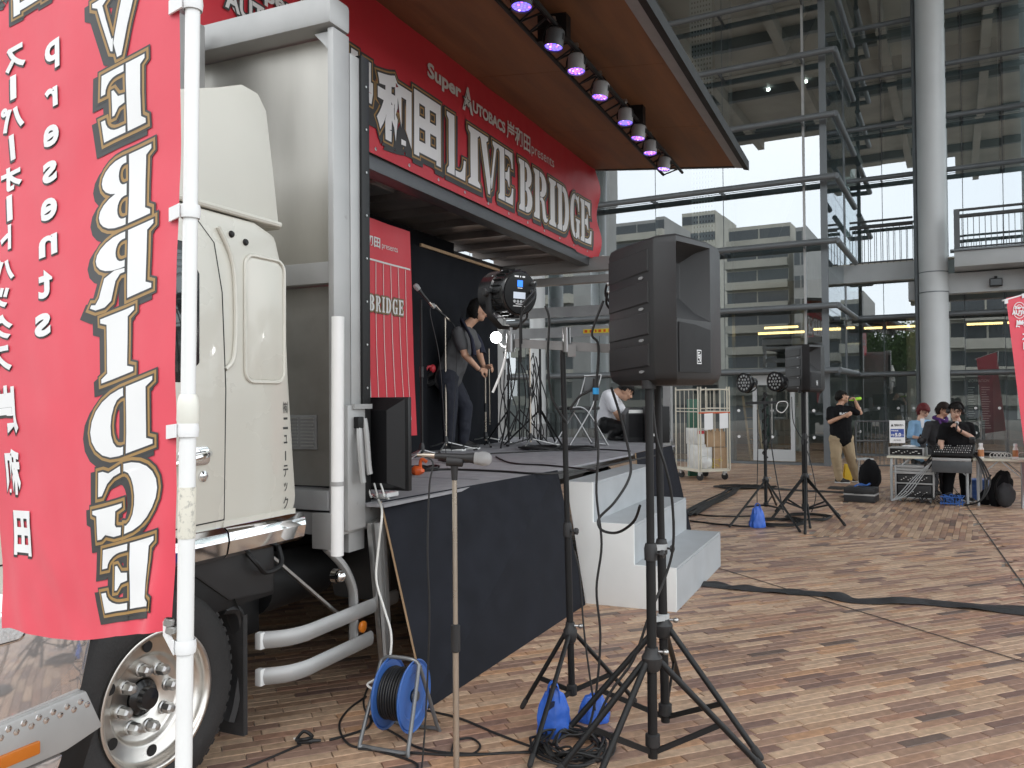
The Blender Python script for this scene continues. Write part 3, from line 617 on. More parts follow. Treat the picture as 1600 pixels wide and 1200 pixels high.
side_panel('window_pane', [(1.66, 1.66), (2.40, 1.66), (2.48, 1.72), (2.48, 2.04), (2.42, 2.14), (1.88, 2.14), (1.73, 1.98)], mat('cab_window_glass', (.02, .024, .025), .04, spec=1), .019, .004, wn, .001)
k = MB(TF); k.tube([(t, W0-.004, z) for t, z in rrect(2.79, 3.045, 1.63, 2.185, .05)], .008, 6, smooth=False, closed=True); k.build('side_recess_lip', m_cream, truck)
side_panel('side_recess', rrect(2.80, 3.04, 1.64, 2.175, .045), m_cream, .003, .02, truck, .006)
k = MB(TF); k.tube([(1.5, W0-.003, 1.31), (2.1, W0-.003, 1.31), (2.40, W0-.003, 1.36), (2.655, W0-.003, 1.62)], .006, 6); k.build('door_crease', m_cream, door)
h = MB(TF); h.prism(rrect(2.40, 2.57, 1.29, 1.365, .025), lambda t, z: (t, W0-.02, z), (0, .012, 0)); h = h.build('door_handle', m_chrome, door, bevel=.005)
k = MB(TF); k.tube([(2.34, W0-.03, 1.30), (2.40, W0-.055, 1.315), (2.50, W0-.055, 1.33), (2.555, W0-.03, 1.335)], .013, 8); k.build('grip', m_chrome, h)
k = MB(TF); k.lathe([(0, .012), (.012, .012), (.022, .008), (.024, 0)], (2.535, W0-.012, 1.245), (0, -1, 0), 16); k.build('door_lock', m_chrome, door)
for t, z in ((2.71, 2.255), (2.795, 2.235)): k = MB(TF); k.lathe([(0, .012), (.010, .011), (.014, .006), (.015, 0)], (t, W0, z), (0, -1, 0), 14); k.build('rubber_plug', m_black, truck)
# sill chrome in two lengths
sillp = [(0, 0), (.02, -.045), (0, -.10), (-.04, -.11), (-.04, .01)]
for a, b, nm in ((1.95, 2.655, 0), (2.665, 3.16, 1)):
    k = MB(TF)
    pr = [(W0-.006, 1.022), (W0-.028, 1.0), (W0-.034, .965), (W0-.022, .91), (W0-.004, .892), (W0+.05, .89), (W0+.05, 1.022)]
    k.prism(pr, lambda w, z: (a, w, z), (b-a, 0, 0)); k.build('chrome_sill', m_chrome, truck, bevel=.001, sharp=12)
tb('under_step', m_black, [(2.0, 3.02, W0+.03, W0+.5, .66, .885)], bevel=.02); tb('gutter', m_cream, [(2.66, 3.12, W0-.004, W0+.02, 1.021, 1.045)])
# air deflector on the roof
fa = MB(TF); prof = [(1.75, 2.345), (3.02, 2.345), (3.035, 2.37), (3.0, 2.6), (2.955, 2.86), (2.90, 2.925), (2.80, 2.93), (2.66, 2.87), (2.2, 2.70), (1.8, 2.42)]
for sgn in (0,): fa.prism(prof, lambda t, z: (t, W0+.015, z), (0, W1-W0-.03, 0))
fa = fa.build('air_deflector', m_fair, truck, bevel=.045)
k = MB(TF); k.tube([(1.8, W0+.0, 2.352), (3.02, W0+.0, 2.352), (3.05, W0+.03, 2.352), (3.05, W0+.6, 2.352)], .014, 8, smooth=False); k.build('deflector_lip', m_fair, fa)
# polished front corner, lamp, bumper
k = MB(TF); k.prism([(1.12, .98), (1.9, .96), (2.03, .80), (1.97, .56), (1.15, .52)], lambda t, z: (t, W0-.035, z), (0, .5, 0)); corner = k.build('polished_corner_panel', m_mirror, truck, bevel=.03)
k = MB(TF); k.prism([(1.10, .545), (1.975, .575), (2.04, .43), (1.9, .40), (1.12, .40)], lambda t, z: (t, W0-.05, z), (0, .45, 0)); bump = k.build('bumper', m_alul, truck, bevel=.012)
k = MB(TF); k.prism([(1.10, .395), (1.9, .395), (1.84, .27), (1.12, .25)], lambda t, z: (t, W0-.045, z), (0, .4, 0)); k.build('bumper_skirt', m_mirror, truck, bevel=.02)
tb('indicator_lamp', m_org, [(1.3, 1.80, W0-.060, W0-.045, .432, .474)], bump, .006)
k = MB(TF)
for i in range(16):
    for j in range(2): k.lathe([(0, .004), (.011, .002), (.012, 0)], (1.2+i*.05+(j % 2)*.025, W0-.05, .545-j*.018), (0, -1, 0), 6)
k.build('tread_studs', m_chrome, bump)
hl = side_panel('head_lamp', rrect(1.32, 1.765, .80, .905, .03), m_chrome, .045, .03, truck, .01); side_panel('lamp_lens', rrect(1.34, 1.75, .812, .893, .02), mat('clear_lamp_lens', (.6, .6, .6), .1, coat=1, bump=.8, bs=90), .05, .006, hl, .002)
tb('front_grille', m_dgrey, [(1.09, 1.13, W0+.1, W1-.1, .5, 1.3)])
ws = MB(TF); dn = V((-.945, 0, .328)); F0 = lambda w, f, d: V((1.22+(1.55-1.22)*f, w, 1.25+(2.20-1.25)*f))+dn*d
ws.prism([(W0+.12, .10), (W1-.12, .10), (W1-.20, .92), (W0+.20, .92)], lambda w, f: F0(w, f, .004), dn*.012); ws = ws.build('windscreen', m_blackg, truck, bevel=.006)
for w in (3.1, 3.9): k = MB(TF); k.bar(F0(w, .06, .03), F0(w+.5, .16, .03), .012, .012); k.build('wiper', m_black, ws)
# front wheel
def wheel(t, w, dual=False, label=None):
    wh = MB(TF); ax = (0, -1, 0); c = (t, w, .415)
    wh.lathe([(.255, -.20), (.29, -.225), (.36, -.225), (.40, -.20), (.414, -.16), (.415, -.06), (.403, -.018), (.37, .004), (.30, .008), (.262, -.002), (.254, -.012)], c, ax, 72); wh = wh.build('wheel', m_rubber, truck, sharp=60)
    k = MB(TF)
    for i in range(60):
        a = 2*pi*i/60; d = V((cos(a), 0, sin(a))); q = V(c)+d*.404; k.obox(q+V((0, .045, 0)), d*.0125, V((0, .022, 0)), V((-sin(a), 0, cos(a)))*.012)
    k.build('tread_block', m_rubber, wh, kind='stuff')
    rim = MB(TF); rim.lathe([(.252, -.05), (.262, .002), (.262, .010), (.254, .013), (.244, .008), (.239, -.012), (.232, -.034), (.222, -.043), (.178, -.046), (.168, -.052), (.163, -.066), (.152, -.072), (.08, -.074), (.076, -.078), (.070, -.082), (.068, -.14)], c, ax, 72)
    rim = rim.build('rim', m_rim, wh, sharp=50)
    for i in range(6):
        k = MB(TF); a = 2*pi*(i+.55)/6; q = V(c)+V((cos(a), 0, sin(a)))*.200+V((0, .0425, 0)); k.cyl(q, q+V((0, -.002, 0)), .0215, n=20); k.build('rim_hole', m_black, rim)
    for i in range(8):
        a = 2*pi*(i+.2)/8; q = V(c)+V((cos(a), 0, sin(a)))*.112+V((0, .073, 0)); k = MB(TF); k.lathe([(.026, 0), (.026, .008), (.022, .012)], q, ax, 18); k.lathe([(.0225, .012), (.0215, .045), (.014, .054), (0, .056)], q, ax, 6); k.build('wheel_nut', m_steel, wh, sharp=25)
    k = MB(TF); k.lathe([(.066, -.12), (.066, -.075), (.045, -.062), (.04, -.04), (0, -.035)], c, ax, 32); k.build('hub', m_blackg, wh)
    return wh
wheel(2.33, W0+.01)
for t in (8.3,): wheel(t, W0+.12)
# wheel housing and mud flap
k = MB(TF)
n = 18; pts = [(2.33+.50*cos(a), .43+.50*sin(a)) for a in [radians(175-i*160/n) for i in range(n+1)]]
for i in range(n):
    (a, b), (c, d) = pts[i], pts[i+1]; k.add([(a, W0+.02, b), (c, W0+.02, d), (c, W0+.55, d), (a, W0+.55, b)], [(0, 1, 2, 3)])
k.build('wheel_arch_liner', m_plastic, truck)
k = MB(TF); k.prism([(1.88, .98), (3.0, .93), (3.0, .68), (2.72, .70), (2.5, .86), (2.2, .88), (2.0, .80), (1.98, .62), (1.88, .60)], lambda t, z: (t, W0+.02, z), (0, .06, 0)); k.build('arch_fender', m_plastic, truck, bevel=.015)
k = MB(TF); k.prism([(1.97, .56), (2.05, .42), (1.98, .25), (1.86, .24), (1.86, .56)], lambda t, z: (t, W0-.01, z), (0, .3, 0)); k.build('inner_fender', m_black, truck, bevel=.02)
mf = MB(TF); mf.tube([(2.72, W0+.08, .66), (2.80, W0+.07, .63), (2.83, W0+.08, .45), (2.80, W0+.09, .25), (2.78, W0+.1, .17)], .05, 8, flat=.5); mf.build('mud_flap_stay', m_plastic, truck)
tb('mud_flap', m_rubber, [(2.80, 2.825, W0+.02, W0+.5, .10, .62)])
k = MB(TF); k.tube([(2.82, W0+.03, .90), (2.84, W0-.02, .84), (2.90, W0-.02, .79), (3.0, W0-.02, .81), (3.03, W0+.03, .9)], .012, 8); k.build('hand_rail', m_black, truck)
# chassis
k = MB(TF)
for w in (3.25, 4.15): k.box(1.6, 10.2, w, w+.08, .60, .84)
for t in (1.8, 3.2, 4.5, 6, 7.5, 9, 10): k.box(t, t+.08, 3.33, 4.15, .66, .8)
k.box(3.0, 4.6, 3.35, 4.1, .35, .62); k.box(2.3, 2.37, 2.7, 4.7, .38, .46); k.build('chassis_frame', m_black, truck)
tb('battery_box', m_black, [(2.9, 3.2, 2.8, 3.2, .42, .78)], bevel=.01); tb('fuel_tank', m_dgrey, [(4.3, 5.4, 2.75, 3.2, .30, .72)], bevel=.06)
k = MB(TF); k.cyl((3.2, 2.86, .63), (3.7, 2.86, .63), .14, n=20); k.build('air_tank', m_black, truck)
k = MB(TF); k.tube([(2.86, 3.0, .3), (2.9, 3.05, .6), (3.0, 3.0, .72)], .02, 6); k.build('brake_hose', m_black, truck)
# box body: front bulkhead frame
tb('front_post', m_alul, [(3.43, 3.57, W0, W0+.035, .86, 3.44)], bevel=.006)
tb('front_top_rail', m_alul, [(3.40, 3.575, W0-.004, 5.02, 3.45, 3.60)], bevel=.022)
tb('front_far_post', m_alul, [(3.44, 3.57, 4.92, 5.02, .86, 3.44)])
k = MB(TF); k.prism([(W0+.036, 3.43), (W0+.036, 3.33), (W0+.13, 3.43)], lambda w, z: (3.45, w, z), (.1, 0, 0)); k.build('corner_gusset', m_alul, truck)
tb('bulkhead_panel', m_inox, [(3.53, 3.55, W0+.037, 4.9, 2.26, 3.44)]); tb('bulkhead_panel', m_bulk, [(3.53, 3.55, W0+.037, 4.9, 1.10, 2.14)])
tb('bulkhead_rail', m_alul, [(3.46, 3.56, W0+.037, 4.9, 2.145, 2.255)], bevel=.004)
tb('bulkhead_foot', m_grey, [(3.42, 3.56, W0+.037, 4.9, .99, 1.09), (3.45, 3.56, W0+.037, 4.9, .86, .975)], bevel=.006)
k = MB(TF)
for w in (2.74, 2.79): k.cyl((3.447, w, .92), (3.44, w, .92), .008, n=8)
k.build('bolt_hole', m_black, truck)
k = MB(TF); k.box(3.52, 3.526, 2.70, 2.92, 1.29, 1.47); pl = k.build('rating_plate', m_grey, truck)
k = MB(TF)
for i in range(9):
    for j in range(2): k.box(3.514, 3.5185, 2.715+j*.105, 2.80+j*.105, 1.305+i*.018, 1.312+i*.018)
k.build('lettering', m_alul, pl)
# roof furniture seen above the cab (left)
k = MB(TF); k.box(3.10, 3.34, 3.28, 3.34, 2.95, 3.55); k.box(3.10, 3.34, 3.36, 3.62, 2.98, 3.5); k.build('electrical_box', m_alul, truck, bevel=.01)
# edge of the open side: bright channel, black gasket board, latch plate
tb('side_channel', m_alul, [(3.575, 3.66, W0+.0, W0+.05, .86, 3.36)], bevel=.004)
gb = tb('gasket_board', m_black, [(3.662, 3.735, W0-.012, W0+.09, 1.0, 3.38)], bevel=.004)
k = MB(TF)
for i in range(10): k.cyl((3.70, W0-.012, 1.15+i*.23), (3.70, W0-.017, 1.15+i*.23), .006, n=8)
k.build('rivet', m_steel, gb)
lp = tb('latch_plate', m_alul, [(3.50, 3.655, W0-.03, W0-.004, .88, 1.52)], bevel=.004); tb('latch_top_lip', m_alul, [(3.54, 3.70, W0-.045, W0-.031, 1.50, 1.525)], lp)
for t, z0, z1, a in ((3.57, 1.12, 1.40, .0), (3.615, 1.16, 1.45, .015)):
    k = MB(TF); k.tube([(t, W0-.05, z1), (t-.01+a, W0-.06, (z0+z1)/2+.06), (t+a, W0-.065, z0+.06), (t+.005+a, W0-.07, z0)], .014, 8, flat=1.4); k.build('latch_handle', m_alul, lp)
k = MB(TF); k.box(3.55, 3.60, W0-.06, W0-.03, 1.40, 1.46); k.build('latch_block', m_black, lp, bevel=.005)
# side sill of the deck and sticker
sill = tb('deck_sill', m_alul, [(3.5, 10.7, W0-.0, W0+.12, .86, .985)], bevel=.004)
st = tb('sticker', m_green, [(3.60, 3.665, W0-.004, W0-.001, .895, .945)], sill); k = MB(TF); put(k, fit(text('OK', .02), 3.612, .905, 3.653, .935), lambda x, y, m: (x, W0-.006, y), 0); k.build('lettering', m_wt, st)
k = MB(TF)
for i in range(4): k.cyl((3.53+i*.07, W0-.001, .965), (3.53+i*.07, W0-.008, .965), .007, n=8)
k.build('bolt', m_steel, sill)
tb('sill_bracket', m_alul, [(3.56, 3.70, W0+.01, W0+.06, .76, .858)]); tb('outrigger_box', m_alul, [(3.40, 3.50, W0+.0, W0+.12, .80, .98)], bevel=.005)
# side guard: arm, two rails, lamp, reflector
k = MB(TF); k.tube([(3.44, W0+.06, .80), (3.52, W0+.02, .70), (3.585, W0+.01, .58), (3.60, W0+.01, .48), (3.60, W0+.01, .28)], .032, 10, flat=.7); arm = k.build('guard_arm', m_alul, truck)
for z in (.455, .29):
    k = MB(TF); k.tube([(2.985, W0+.09, z), (3.06, W0+.01, z), (3.16, W0-.028, z), (3.30, W0-.03, z), (3.70 if z < .4 else 3.95, W0-.03, z)], .017, 8, sub=4, flat=2.3); r = k.build('guard_rail', m_alul, truck, sharp=40)
    tb('rail_cap', m_white, [(2.965, 3.0, W0+.07, W0+.105, z-.038, z+.038)], r, .006)
k = MB(TF); k.lathe([(.030, 0), (.030, .012), (.020, .018), (0, .018)], (3.60, W0-.04, .375), (0, -1, 0), 24); k.build('amber_reflector', m_org, truck)
k = MB(TF); k.lathe([(.036, 0), (.036, .03)], (3.42, W0-.0, .67), (0, -1, 0), 20); k.sph((3.42, W0-.035, .67), (.03, 0, 0), (0, -.035, 0), (0, 0, .03)); k.build('marker_lamp', m_chrome, truck)
k = MB(TF); k.bar((3.14, W0+.15, .80), (3.56, W0+.05, .42), .03, .012); k.build('guard_stay', m_steel, truck)
k = MB(TF); k.prism([(2.98+i*.0, 0) for i in range(0)] or [(3.0, .84), (3.36, .84), (3.5, .70), (3.5, .84), (3.9, .855), (3.0, .857)], lambda t, z: (t, W0+.14, z), (0, .02, 0)) if False else None
# hanging electrical rail between guard and skirt
k = MB(TF); k.prism([(3.66, .90), (3.83, .92), (3.83, .16), (3.77, .15)], lambda t, z: (t, W0-.06, z), (0, .03, 0)); hp = k.build('folded_side_panel', m_steel, truck, bevel=.003)
k = MB(TF); k.bar((3.68, W0-.085, .9), (3.76, W0-.085, .16), .02, .02); k.bar((3.73, W0-.085, .9), (3.79, W0-.085, .16), .03, .02); k.build('panel_hinge', m_alul, hp)
k = MB(TF)
for i in range(9): k.cyl((3.76+i*.006, W0-.062, .86-i*.07), (3.76+i*.006, W0-.07, .86-i*.07), .006, n=8)
k.build('panel_rivet', m_steel, hp)
# deck
fl_ = MB(TF); fl_.prism([(3.665, 2.38), (9.3, 2.17), (9.3, 2.40), (10.7, 2.52), (10.7, 5.0), (3.58, 5.0), (3.58, 2.62), (3.665, 2.62)], lambda t, w: (t, w, .985), (0, 0, .018)); fl_.build('stage_floor', m_carpet, truck)
for i, t in enumerate((5.0, 6.45, 7.9, 9.35)): tb('floor_seam', m_dgrey, [(t, t+.006, 2.5, 5, 1.0035, 1.0045)])
# far wall, roof halves, rear gate frame
tb('far_wall', m_bulk, [(3.58, 8.9, 5.0, 5.04, .9, 3.499)]); tb('added_shade_skirt', m_felt, [(3.4, 10.6, 4.96, 4.985, .01, .90)])  # unseen felt skirt added to block light from beneath the truck
roof = tb('fixed_roof', m_roofin, [(3.58, 10.72, 3.75, 5.04, 3.50, 3.54)])
for i in range(11): tb('roof_bow', m_roofin, [(3.9+i*.66, 3.97+i*.66, 3.77, 4.99, 3.40, 3.499)], roof)
tb('centre_beam', m_dgrey, [(3.58, 10.74, 3.60, 3.76, 3.33, 3.46)], bevel=.004); tb('far_edge_beam', m_dgrey, [(3.58, 10.57, 4.88, 4.99, 3.10, 3.398)])
for i in range(10): tb('roof_panel', m_roofin, [(3.99+i*.66, 4.54+i*.66, 3.80, 4.86, 3.47, 3.497)], roof)
tb('roof_hatch', m_alu, [(6.1, 6.5, 4.1, 4.4, 3.45, 3.468)], roof)
# opened wing: upright half, ply-lined side panel held out level
wing = tb('raised_roof_half', m_alul, [(3.50, 10.78, 3.63, 3.66, 3.45, 4.68)])
def wz(w): return 4.665-(3.6-w)*.098
a_, b_ = 3.60, 1.60
cuts = [3.50, 5.3, 7.15, 9.0, 10.74]
for c0, c1 in zip(cuts, cuts[1:]):
    k = MB(TF); k.prism([(a_, wz(a_)), (b_+.1, wz(b_+.1)), (b_+.1, wz(b_+.1)+.02), (a_, wz(a_)+.02)], lambda w, z: (c0+.003, w, z), (c1-c0-.006, 0, 0)); k.build('plywood_sheet', m_ply, wing)
k = MB(TF); k.prism([(b_+.0, wz(b_)-.02), (b_+.1, wz(b_+.1)-.012), (b_+.1, wz(b_+.1)+.06), (b_, wz(b_)+.06)], lambda w, z: (3.48, w, z), (7.3, 0, 0)); k.build('wing_edge_channel', m_grey, wing)
k = MB(TF); k.prism([(b_-.07, wz(b_)-.045), (b_-.004, wz(b_)-.03), (b_-.004, wz(b_)+.08), (b_-.07, wz(b_)+.07)], lambda w, z: (3.46, w, z), (7.36, 0, 0)); k.build('wing_edge_seal', m_black, wing)
k = MB(TF); k.prism([(a_, wz(a_)-.012), (b_+.1, wz(b_+.1)-.012), (b_+.1, wz(b_+.1)+.09), (a_, wz(a_)+.09)], lambda w, z: (10.741, w, z), (.05, 0, 0)); k.build('wing_end_channel', m_dgrey, wing)
k = MB(TF); k.prism([(a_, wz(a_)+.03), (b_, wz(b_)+.03), (b_, wz(b_)+.05), (a_, wz(a_)+.05)], lambda w, z: (3.5, w, z), (7.24, 0, 0)); k.build('wing_skin', m_alul, wing)
tb('rear_post', m_alul, [(10.6, 10.72, W0, W0+.10, .86, 3.3)]); tb('rear_post', m_alul, [(10.6, 10.72, 4.9, 5.0, .86, 3.3)])
tb('rear_header', m_alul, [(10.58, 10.74, W0, 5.02, 3.26, 3.44), (10.6, 10.72, W0, 5.02, 3.10, 3.20)], bevel=.005)
gt = tb('rear_gate_bar', m_grey, [(10.66, 10.70, W0+.1, 4.9, 2.66, 2.80)]); gt2 = tb('rear_gate_bar', m_grey, [(10.66, 10.70, W0+.1, 4.9, 2.38, 2.52)])
k = MB(TF); k.box(10.652, 10.658, 3.25, 3.72, 2.42, 2.475); wl = k.build('warning_sticker', m_yel, gt2)
k = MB(TF)
for i in range(7): k.box(10.646, 10.650, 3.27+i*.065, 3.27+i*.065+random.uniform(.02, .05), 2.43, 2.465)
k.build('lettering', m_orgp, wl)
# cab lettering
cl_ = MB(TF)
for i, ch in enumerate('㈲ニューテック'):
    z = 1.515-i*.073; s = .055 if i in (0, 1, 4, 6) else .04
    if ch == 'ー':
        cl_.box(3.052, 3.058, W0-.002, W0-.001, z-.025, z+.018); continue
    put(cl_, fit(text(ch, .015), 3.055-s*.5*.62, z-s/2, 3.055+s*.5*.62, z+s/2), lambda x, y, m: (x, W0-.0015, y), 0)
cl_.build('door_lettering', m_dk, truck, recalc=False)
k = MB(TF); put(k, fit(text('RANGER', .03), 2.30, 2.09, 2.50, 2.115), lambda x, y, m: (x, W0-.0205, y), 0) if False else k.box(2.44, 2.50, W0-.0205, W0-.020, 2.095, 2.107); k.build('visor_mark', m_wd, truck)
# white tube standing in front of the post
k = MB(); p0, p1 = at(527, 868, 3.92), at(528, 495, 3.92); k.cyl(p0, p1, .030, n=24); pv = tag(k.build('white_pipe', m_pvc, None, at=p0), 'white plastic pipe strapped upright to the front post of the truck box', 'pipe')
k = MB(); m_ = p0.lerp(p1, .3); k.lathe([(.0305, -.01), (.032, -.01), (.032, .01), (.0305, .01)], m_, (0, 0, 1), 24); k.bar(m_+V((.0, .03, 0)), T(3.49, W0+.0, m_.z), .012, .012); k.build('clip', m_alul, pv)

# ================================================================== SKIRTS, STEPS
def board(name, q, label, m=m_felt, edge=m_card):
    q = [V(p) for p in q]; n = (q[1]-q[0]).cross(q[3]-q[0]).normalized()*.014
    if n.dot(tW) < 0: n = -n
    k = MB(); k.add([p+n*.12 for p in q]+[p+n for p in q], [(0, 1, 2, 3), (7, 6, 5, 4)]+[(i, 4+i, 4+(i+1) % 4, (i+1) % 4) for i in range(4)])
    o = k.build(name, edge, None, at=(q[0]+q[1])/2); tag(o, label, 'panel')
    k = MB(); k.add([p-n*.06 for p in q]+[p+n*.10 for p in q], [(0, 1, 2, 3), (7, 6, 5, 4)]+[(i, 4+i, 4+(i+1) % 4, (i+1) % 4) for i in range(4)]); k.build('felt_covering', m, o); return o
board('skirt_board', [T(3.62, 2.10, .001), T(5.89, 2.06, .001), T(5.79, 2.235, 1.01), T(3.72, 2.43, 1.01)], 'long black felt covered board leaning along the near edge of the stage')
board('skirt_board', [T(7.80, 2.10, .001), T(9.70, 2.08, .001), T(9.12, 2.16, 1.012), T(7.78, 2.19, 1.012)], 'short black felt board leaning at the stage edge beyond the white steps')
stp = thing('steps', 'three grey topped steps with a white side up to the stage', 'steps', T(6.85, 1.9, 0), pi/2-TA)
prof = [(1.385, 0), (1.385, .315), (1.695, .315), (1.695, .612), (2.01, .612), (2.01, .91), (2.22, .91), (2.075, 0)]
t0, t1 = 5.935, 7.70
k = MB(TF); k.prism(prof, lambda w, z: (t0, w, z), (.022, 0, 0)); k.build('white_side', m_white, stp, bevel=.002)
k = MB(TF); k.prism(prof, lambda w, z: (t1-.02, w, z), (.02, 0, 0)); k.build('far_side', m_stepg, stp)
for i, (w, z, wb) in enumerate(((1.385, .315, 1.695), (1.695, .612, 2.01), (2.01, .91, 2.22))):
    k = MB(TF); k.box(t0+.023, t1-.021, w+.006, wb+.02, z-.02, z-.001); k.build('tread', m_stepg, stp)
    k = MB(TF); k.box(t0+.023, t1-.021, w+.001, w+.016, (0, .314, .611)[i]+.001, z-.0205); k.build('riser', m_stepg, stp)
k = MB(TF); k.box(7.1, 7.12, 1.995, 1.999, .68, .86); k.build('white_tape_mark', m_wt, stp) if False else None
lv = MB(TF); lv.prism([(9.9, 1.7), (10.7, 1.75), (10.7, 2.3), (9.9, 2.3)], lambda t, w: (t, w, .10), (0, 0, .03)); tag(lv.build('tail_plate', m_grey, None, at=T(10.3, 2, .1)), 'grey metal plate lying low behind the far skirt board', 'plate') if False else None

# ================================================================== BANNERS
def wrinkle(t, z): return .006*noise.noise(V((t*1.3, z*2.2, 3)))+.003*noise.noise(V((t*6, z*5, 1)))
bn = MB(TF)
bw_ = 3.585
bz = lambda t, a: (3.445 - (.02 if t > 10 else 0))*(1-a) + (4.665+.008*sin(t*4))*a
def bw(t, z):
    e = max(0, t-10.2)
    return bw_-.012+wrinkle(t, z)-e*e*.3*(.6+.4*sin(z*9))
bn.grid(lambda a, b: (3.5+a*7.25+.05*sin(b*5)*max(0, a-.93)*8, bw(3.5+a*7.25, bz(3.5+a*7.25, b)), bz(3.5+a*7.25, b)), 150, 26)
ban = bn.build('wing_banner', m_red, None, at=T(7, 3.58, 3.45), recalc=False); tag(ban, 'long red vinyl banner reading LIVE BRIDGE hung along the raised roof half', 'banner')
LF = lambda x, y, lv: (x, bw(x, y)-.010-.0016*lv, y)
k = MB(TF)
OF = (.03, .055, .085)
for s, x0, x1 in (('岸', 4.84, 5.36), ('和', 5.40, 5.92), ('田', 5.96, 6.42)): k = MB(TF); kanji(k, s, x0, 3.60, x1, 4.15, LF, OF, .045, (.05, -.05)); k.build('letter', [m_wt, m_dk, m_tan], ban, recalc=False)
for ch, x0, x1 in (('L', 6.53, 6.90), ('I', 6.95, 7.20), ('V', 7.20, 7.62), ('E', 7.62, 7.99), ('B', 8.14, 8.52), ('R', 8.56, 8.98), ('I', 9.02, 9.25), ('D', 9.29, 9.70), ('G', 9.74, 10.10), ('E', 10.13, 10.5)):
    k = MB(TF); stencil(k, ch, x0, 3.59, x1-x0, .55, LF, OF, (.05, -.05), cut=.2); k.build('letter', [m_wt, m_dk, m_tan], ban, recalc=False)
k = MB(TF)
put(k, fit(text('Super', .035), 6.20, 4.30, 6.82, 4.47), lambda x, y, m: LF(x, y, 1), 0)
put(k, fit(text('UTOBACS', .04, .95), 7.06, 4.30, 7.80, 4.415), lambda x, y, m: LF(x, y, 1), 0)
put(k, fit(text('A', .03), 6.85, 4.26, 7.07, 4.50), lambda x, y, m: LF(x, y, 1), 0)
star = [(6.93+.07*(1 if i % 2 == 0 else .4)*sin(i*pi/5), 4.36+.065*(1 if i % 2 == 0 else .4)*cos(i*pi/5)) for i in range(10)]
put(k, polyfill([star], .008), lambda x, y, m: LF(x, y, 2), 1); put(k, polyfill([star]), lambda x, y, m: LF(x, y, 3), 0)
put(k, fit(text('岸和田', .02), 7.84, 4.27, 8.48, 4.47), lambda x, y, m: LF(x, y, 1), 0)
put(k, fit(text('presents', 0), 8.52, 4.26, 9.20, 4.39), lambda x, y, m: LF(x, y, 1), 0)
k.build('sponsor_line', [m_wd, m_dk], ban, recalc=False); k = MB(TF)
# roundel at the far left
cx, cz = 4.15, 4.12
ring = lambda r0, r1, n=48: ([(cx+r*cos(2*pi*i/n)*1.25, cz+r*sin(2*pi*i/n)) for r in (r0, r1) for i in range(n)], [(i, (i+1) % n, n+(i+1) % n, n+i) for i in range(n)])
put(k, ring(.30, .315), lambda x, y, m: LF(x, y, 1), 0)
for lv, off, mi in ((2, .10, 1), (3, .03, 0)):
    for s, x0, x1, z0, z1 in (('Super', 3.92, 4.42, 4.06, 4.20), ('AUTOBACS', 3.78, 4.66, 3.90, 4.04)): put(k, fit(text(s, off), x0, z0, x1, z1, text(s, .03)), lambda x, y, m, lv=lv: LF(x, y, lv), mi)
k.build('roundel_logo', [m_wd, m_dk], ban, recalc=False)
for i in range(14):
    k = MB(TF); t = 3.9+i*.5; k.lathe([(.006, .004), (.014, .003), (.015, 0)], (t, bw(t, 3.49)-.002, 3.49), (0, -1, 0), 12); k.build('eyelet', m_steel, ban)
k = MB(TF); k.tube([(10.74, 3.5, 3.47), (10.82, 3.48, 3.40), (10.84, 3.47, 3.48), (10.76, 3.49, 3.46), (10.78, 3.5, 3.30)], .008, 6); k.build('tie_cord', m_cablew, ban)
# inner banner
ib_ = MB(TF); iw = 4.12
iwf = lambda t, z: iw+.02*noise.noise(V((t*2.2, z*.9, 7)))+.03*max(0, 1.9-z)*sin(t*7)*.5
ib_.grid(lambda a, b: (5.52+a*(1.29+.10*(1-b)), iwf(5.52+a*1.33, 1.2+b*1.95), 1.2+b*1.95), 26, 30); inb = ib_.build('stage_banner', m_red, None, at=T(6.3, iw, 1.2), recalc=False); tag(inb, 'red banner hanging inside the stage beside the black backdrop', 'banner')
IFn = lambda x, y, lv: (x, iwf(x, y)-.006-.0015*lv, y)
k = MB(TF)
xx = 5.66
for ch in 'LIVE BRIDGE':
    wd = .05 if ch in ' I' else .092
    if ch != ' ': stencil(k, ch, xx, 2.33, wd-.008, .14, lambda x, y, lv: IFn(x, y, lv+1), (.03, .07, .11), cut=.2)
    xx += wd+.012
put(k, fit(text('岸和田', .03), 5.93, 2.90, 6.28, 3.0), lambda x, y, m: IFn(x, y, 1), 0); put(k, fit(text('presents'), 6.31, 2.895, 6.58, 2.955), lambda x, y, m: IFn(x, y, 1), 0)
k.grid(lambda a, b: IFn(5.76+a*1.04, 2.775+b*.016, 0), 12, 1, mi=0)
for i in range(6):
    xa = 6.08+i*.125; xb = min(xa+.03+i*.022, 6.80)
    k.grid(lambda a, b: IFn((xa+(xb-xa)*(1-b)*(1-b)+a*.008), 1.35+b*1.42, 0), 1, 14, mi=0)
k.grid(lambda a, b: IFn(5.98+a*.10+.05*(1-b), 1.3+b*1.4, 0), 2, 14, mi=0)
k.build('lettering', [m_wd, m_dk, m_tan], inb, recalc=False)
# backdrop
cu = MB(TF); cu.grid(lambda a, b: (6.70+a*2.55, 4.34+.012*sin(a*40)*(1-b*.5), 1.004+b*2.12), 90, 8); cur = cu.build('backdrop_cloth', m_cloth, None, at=T(8, 4.34, 1), recalc=False); tag(cur, 'tall black cloth backdrop behind the leaning man on stage', 'curtain')
k = MB(TF); k.box(7.35, 9.25, 4.31, 4.33, 3.115, 3.145); k.build('batten', m_card, cur)
tb('rear_curtain_wall', m_cloth, [(3.7, 8.6, 4.6, 4.62, 1.01, 3.38)])

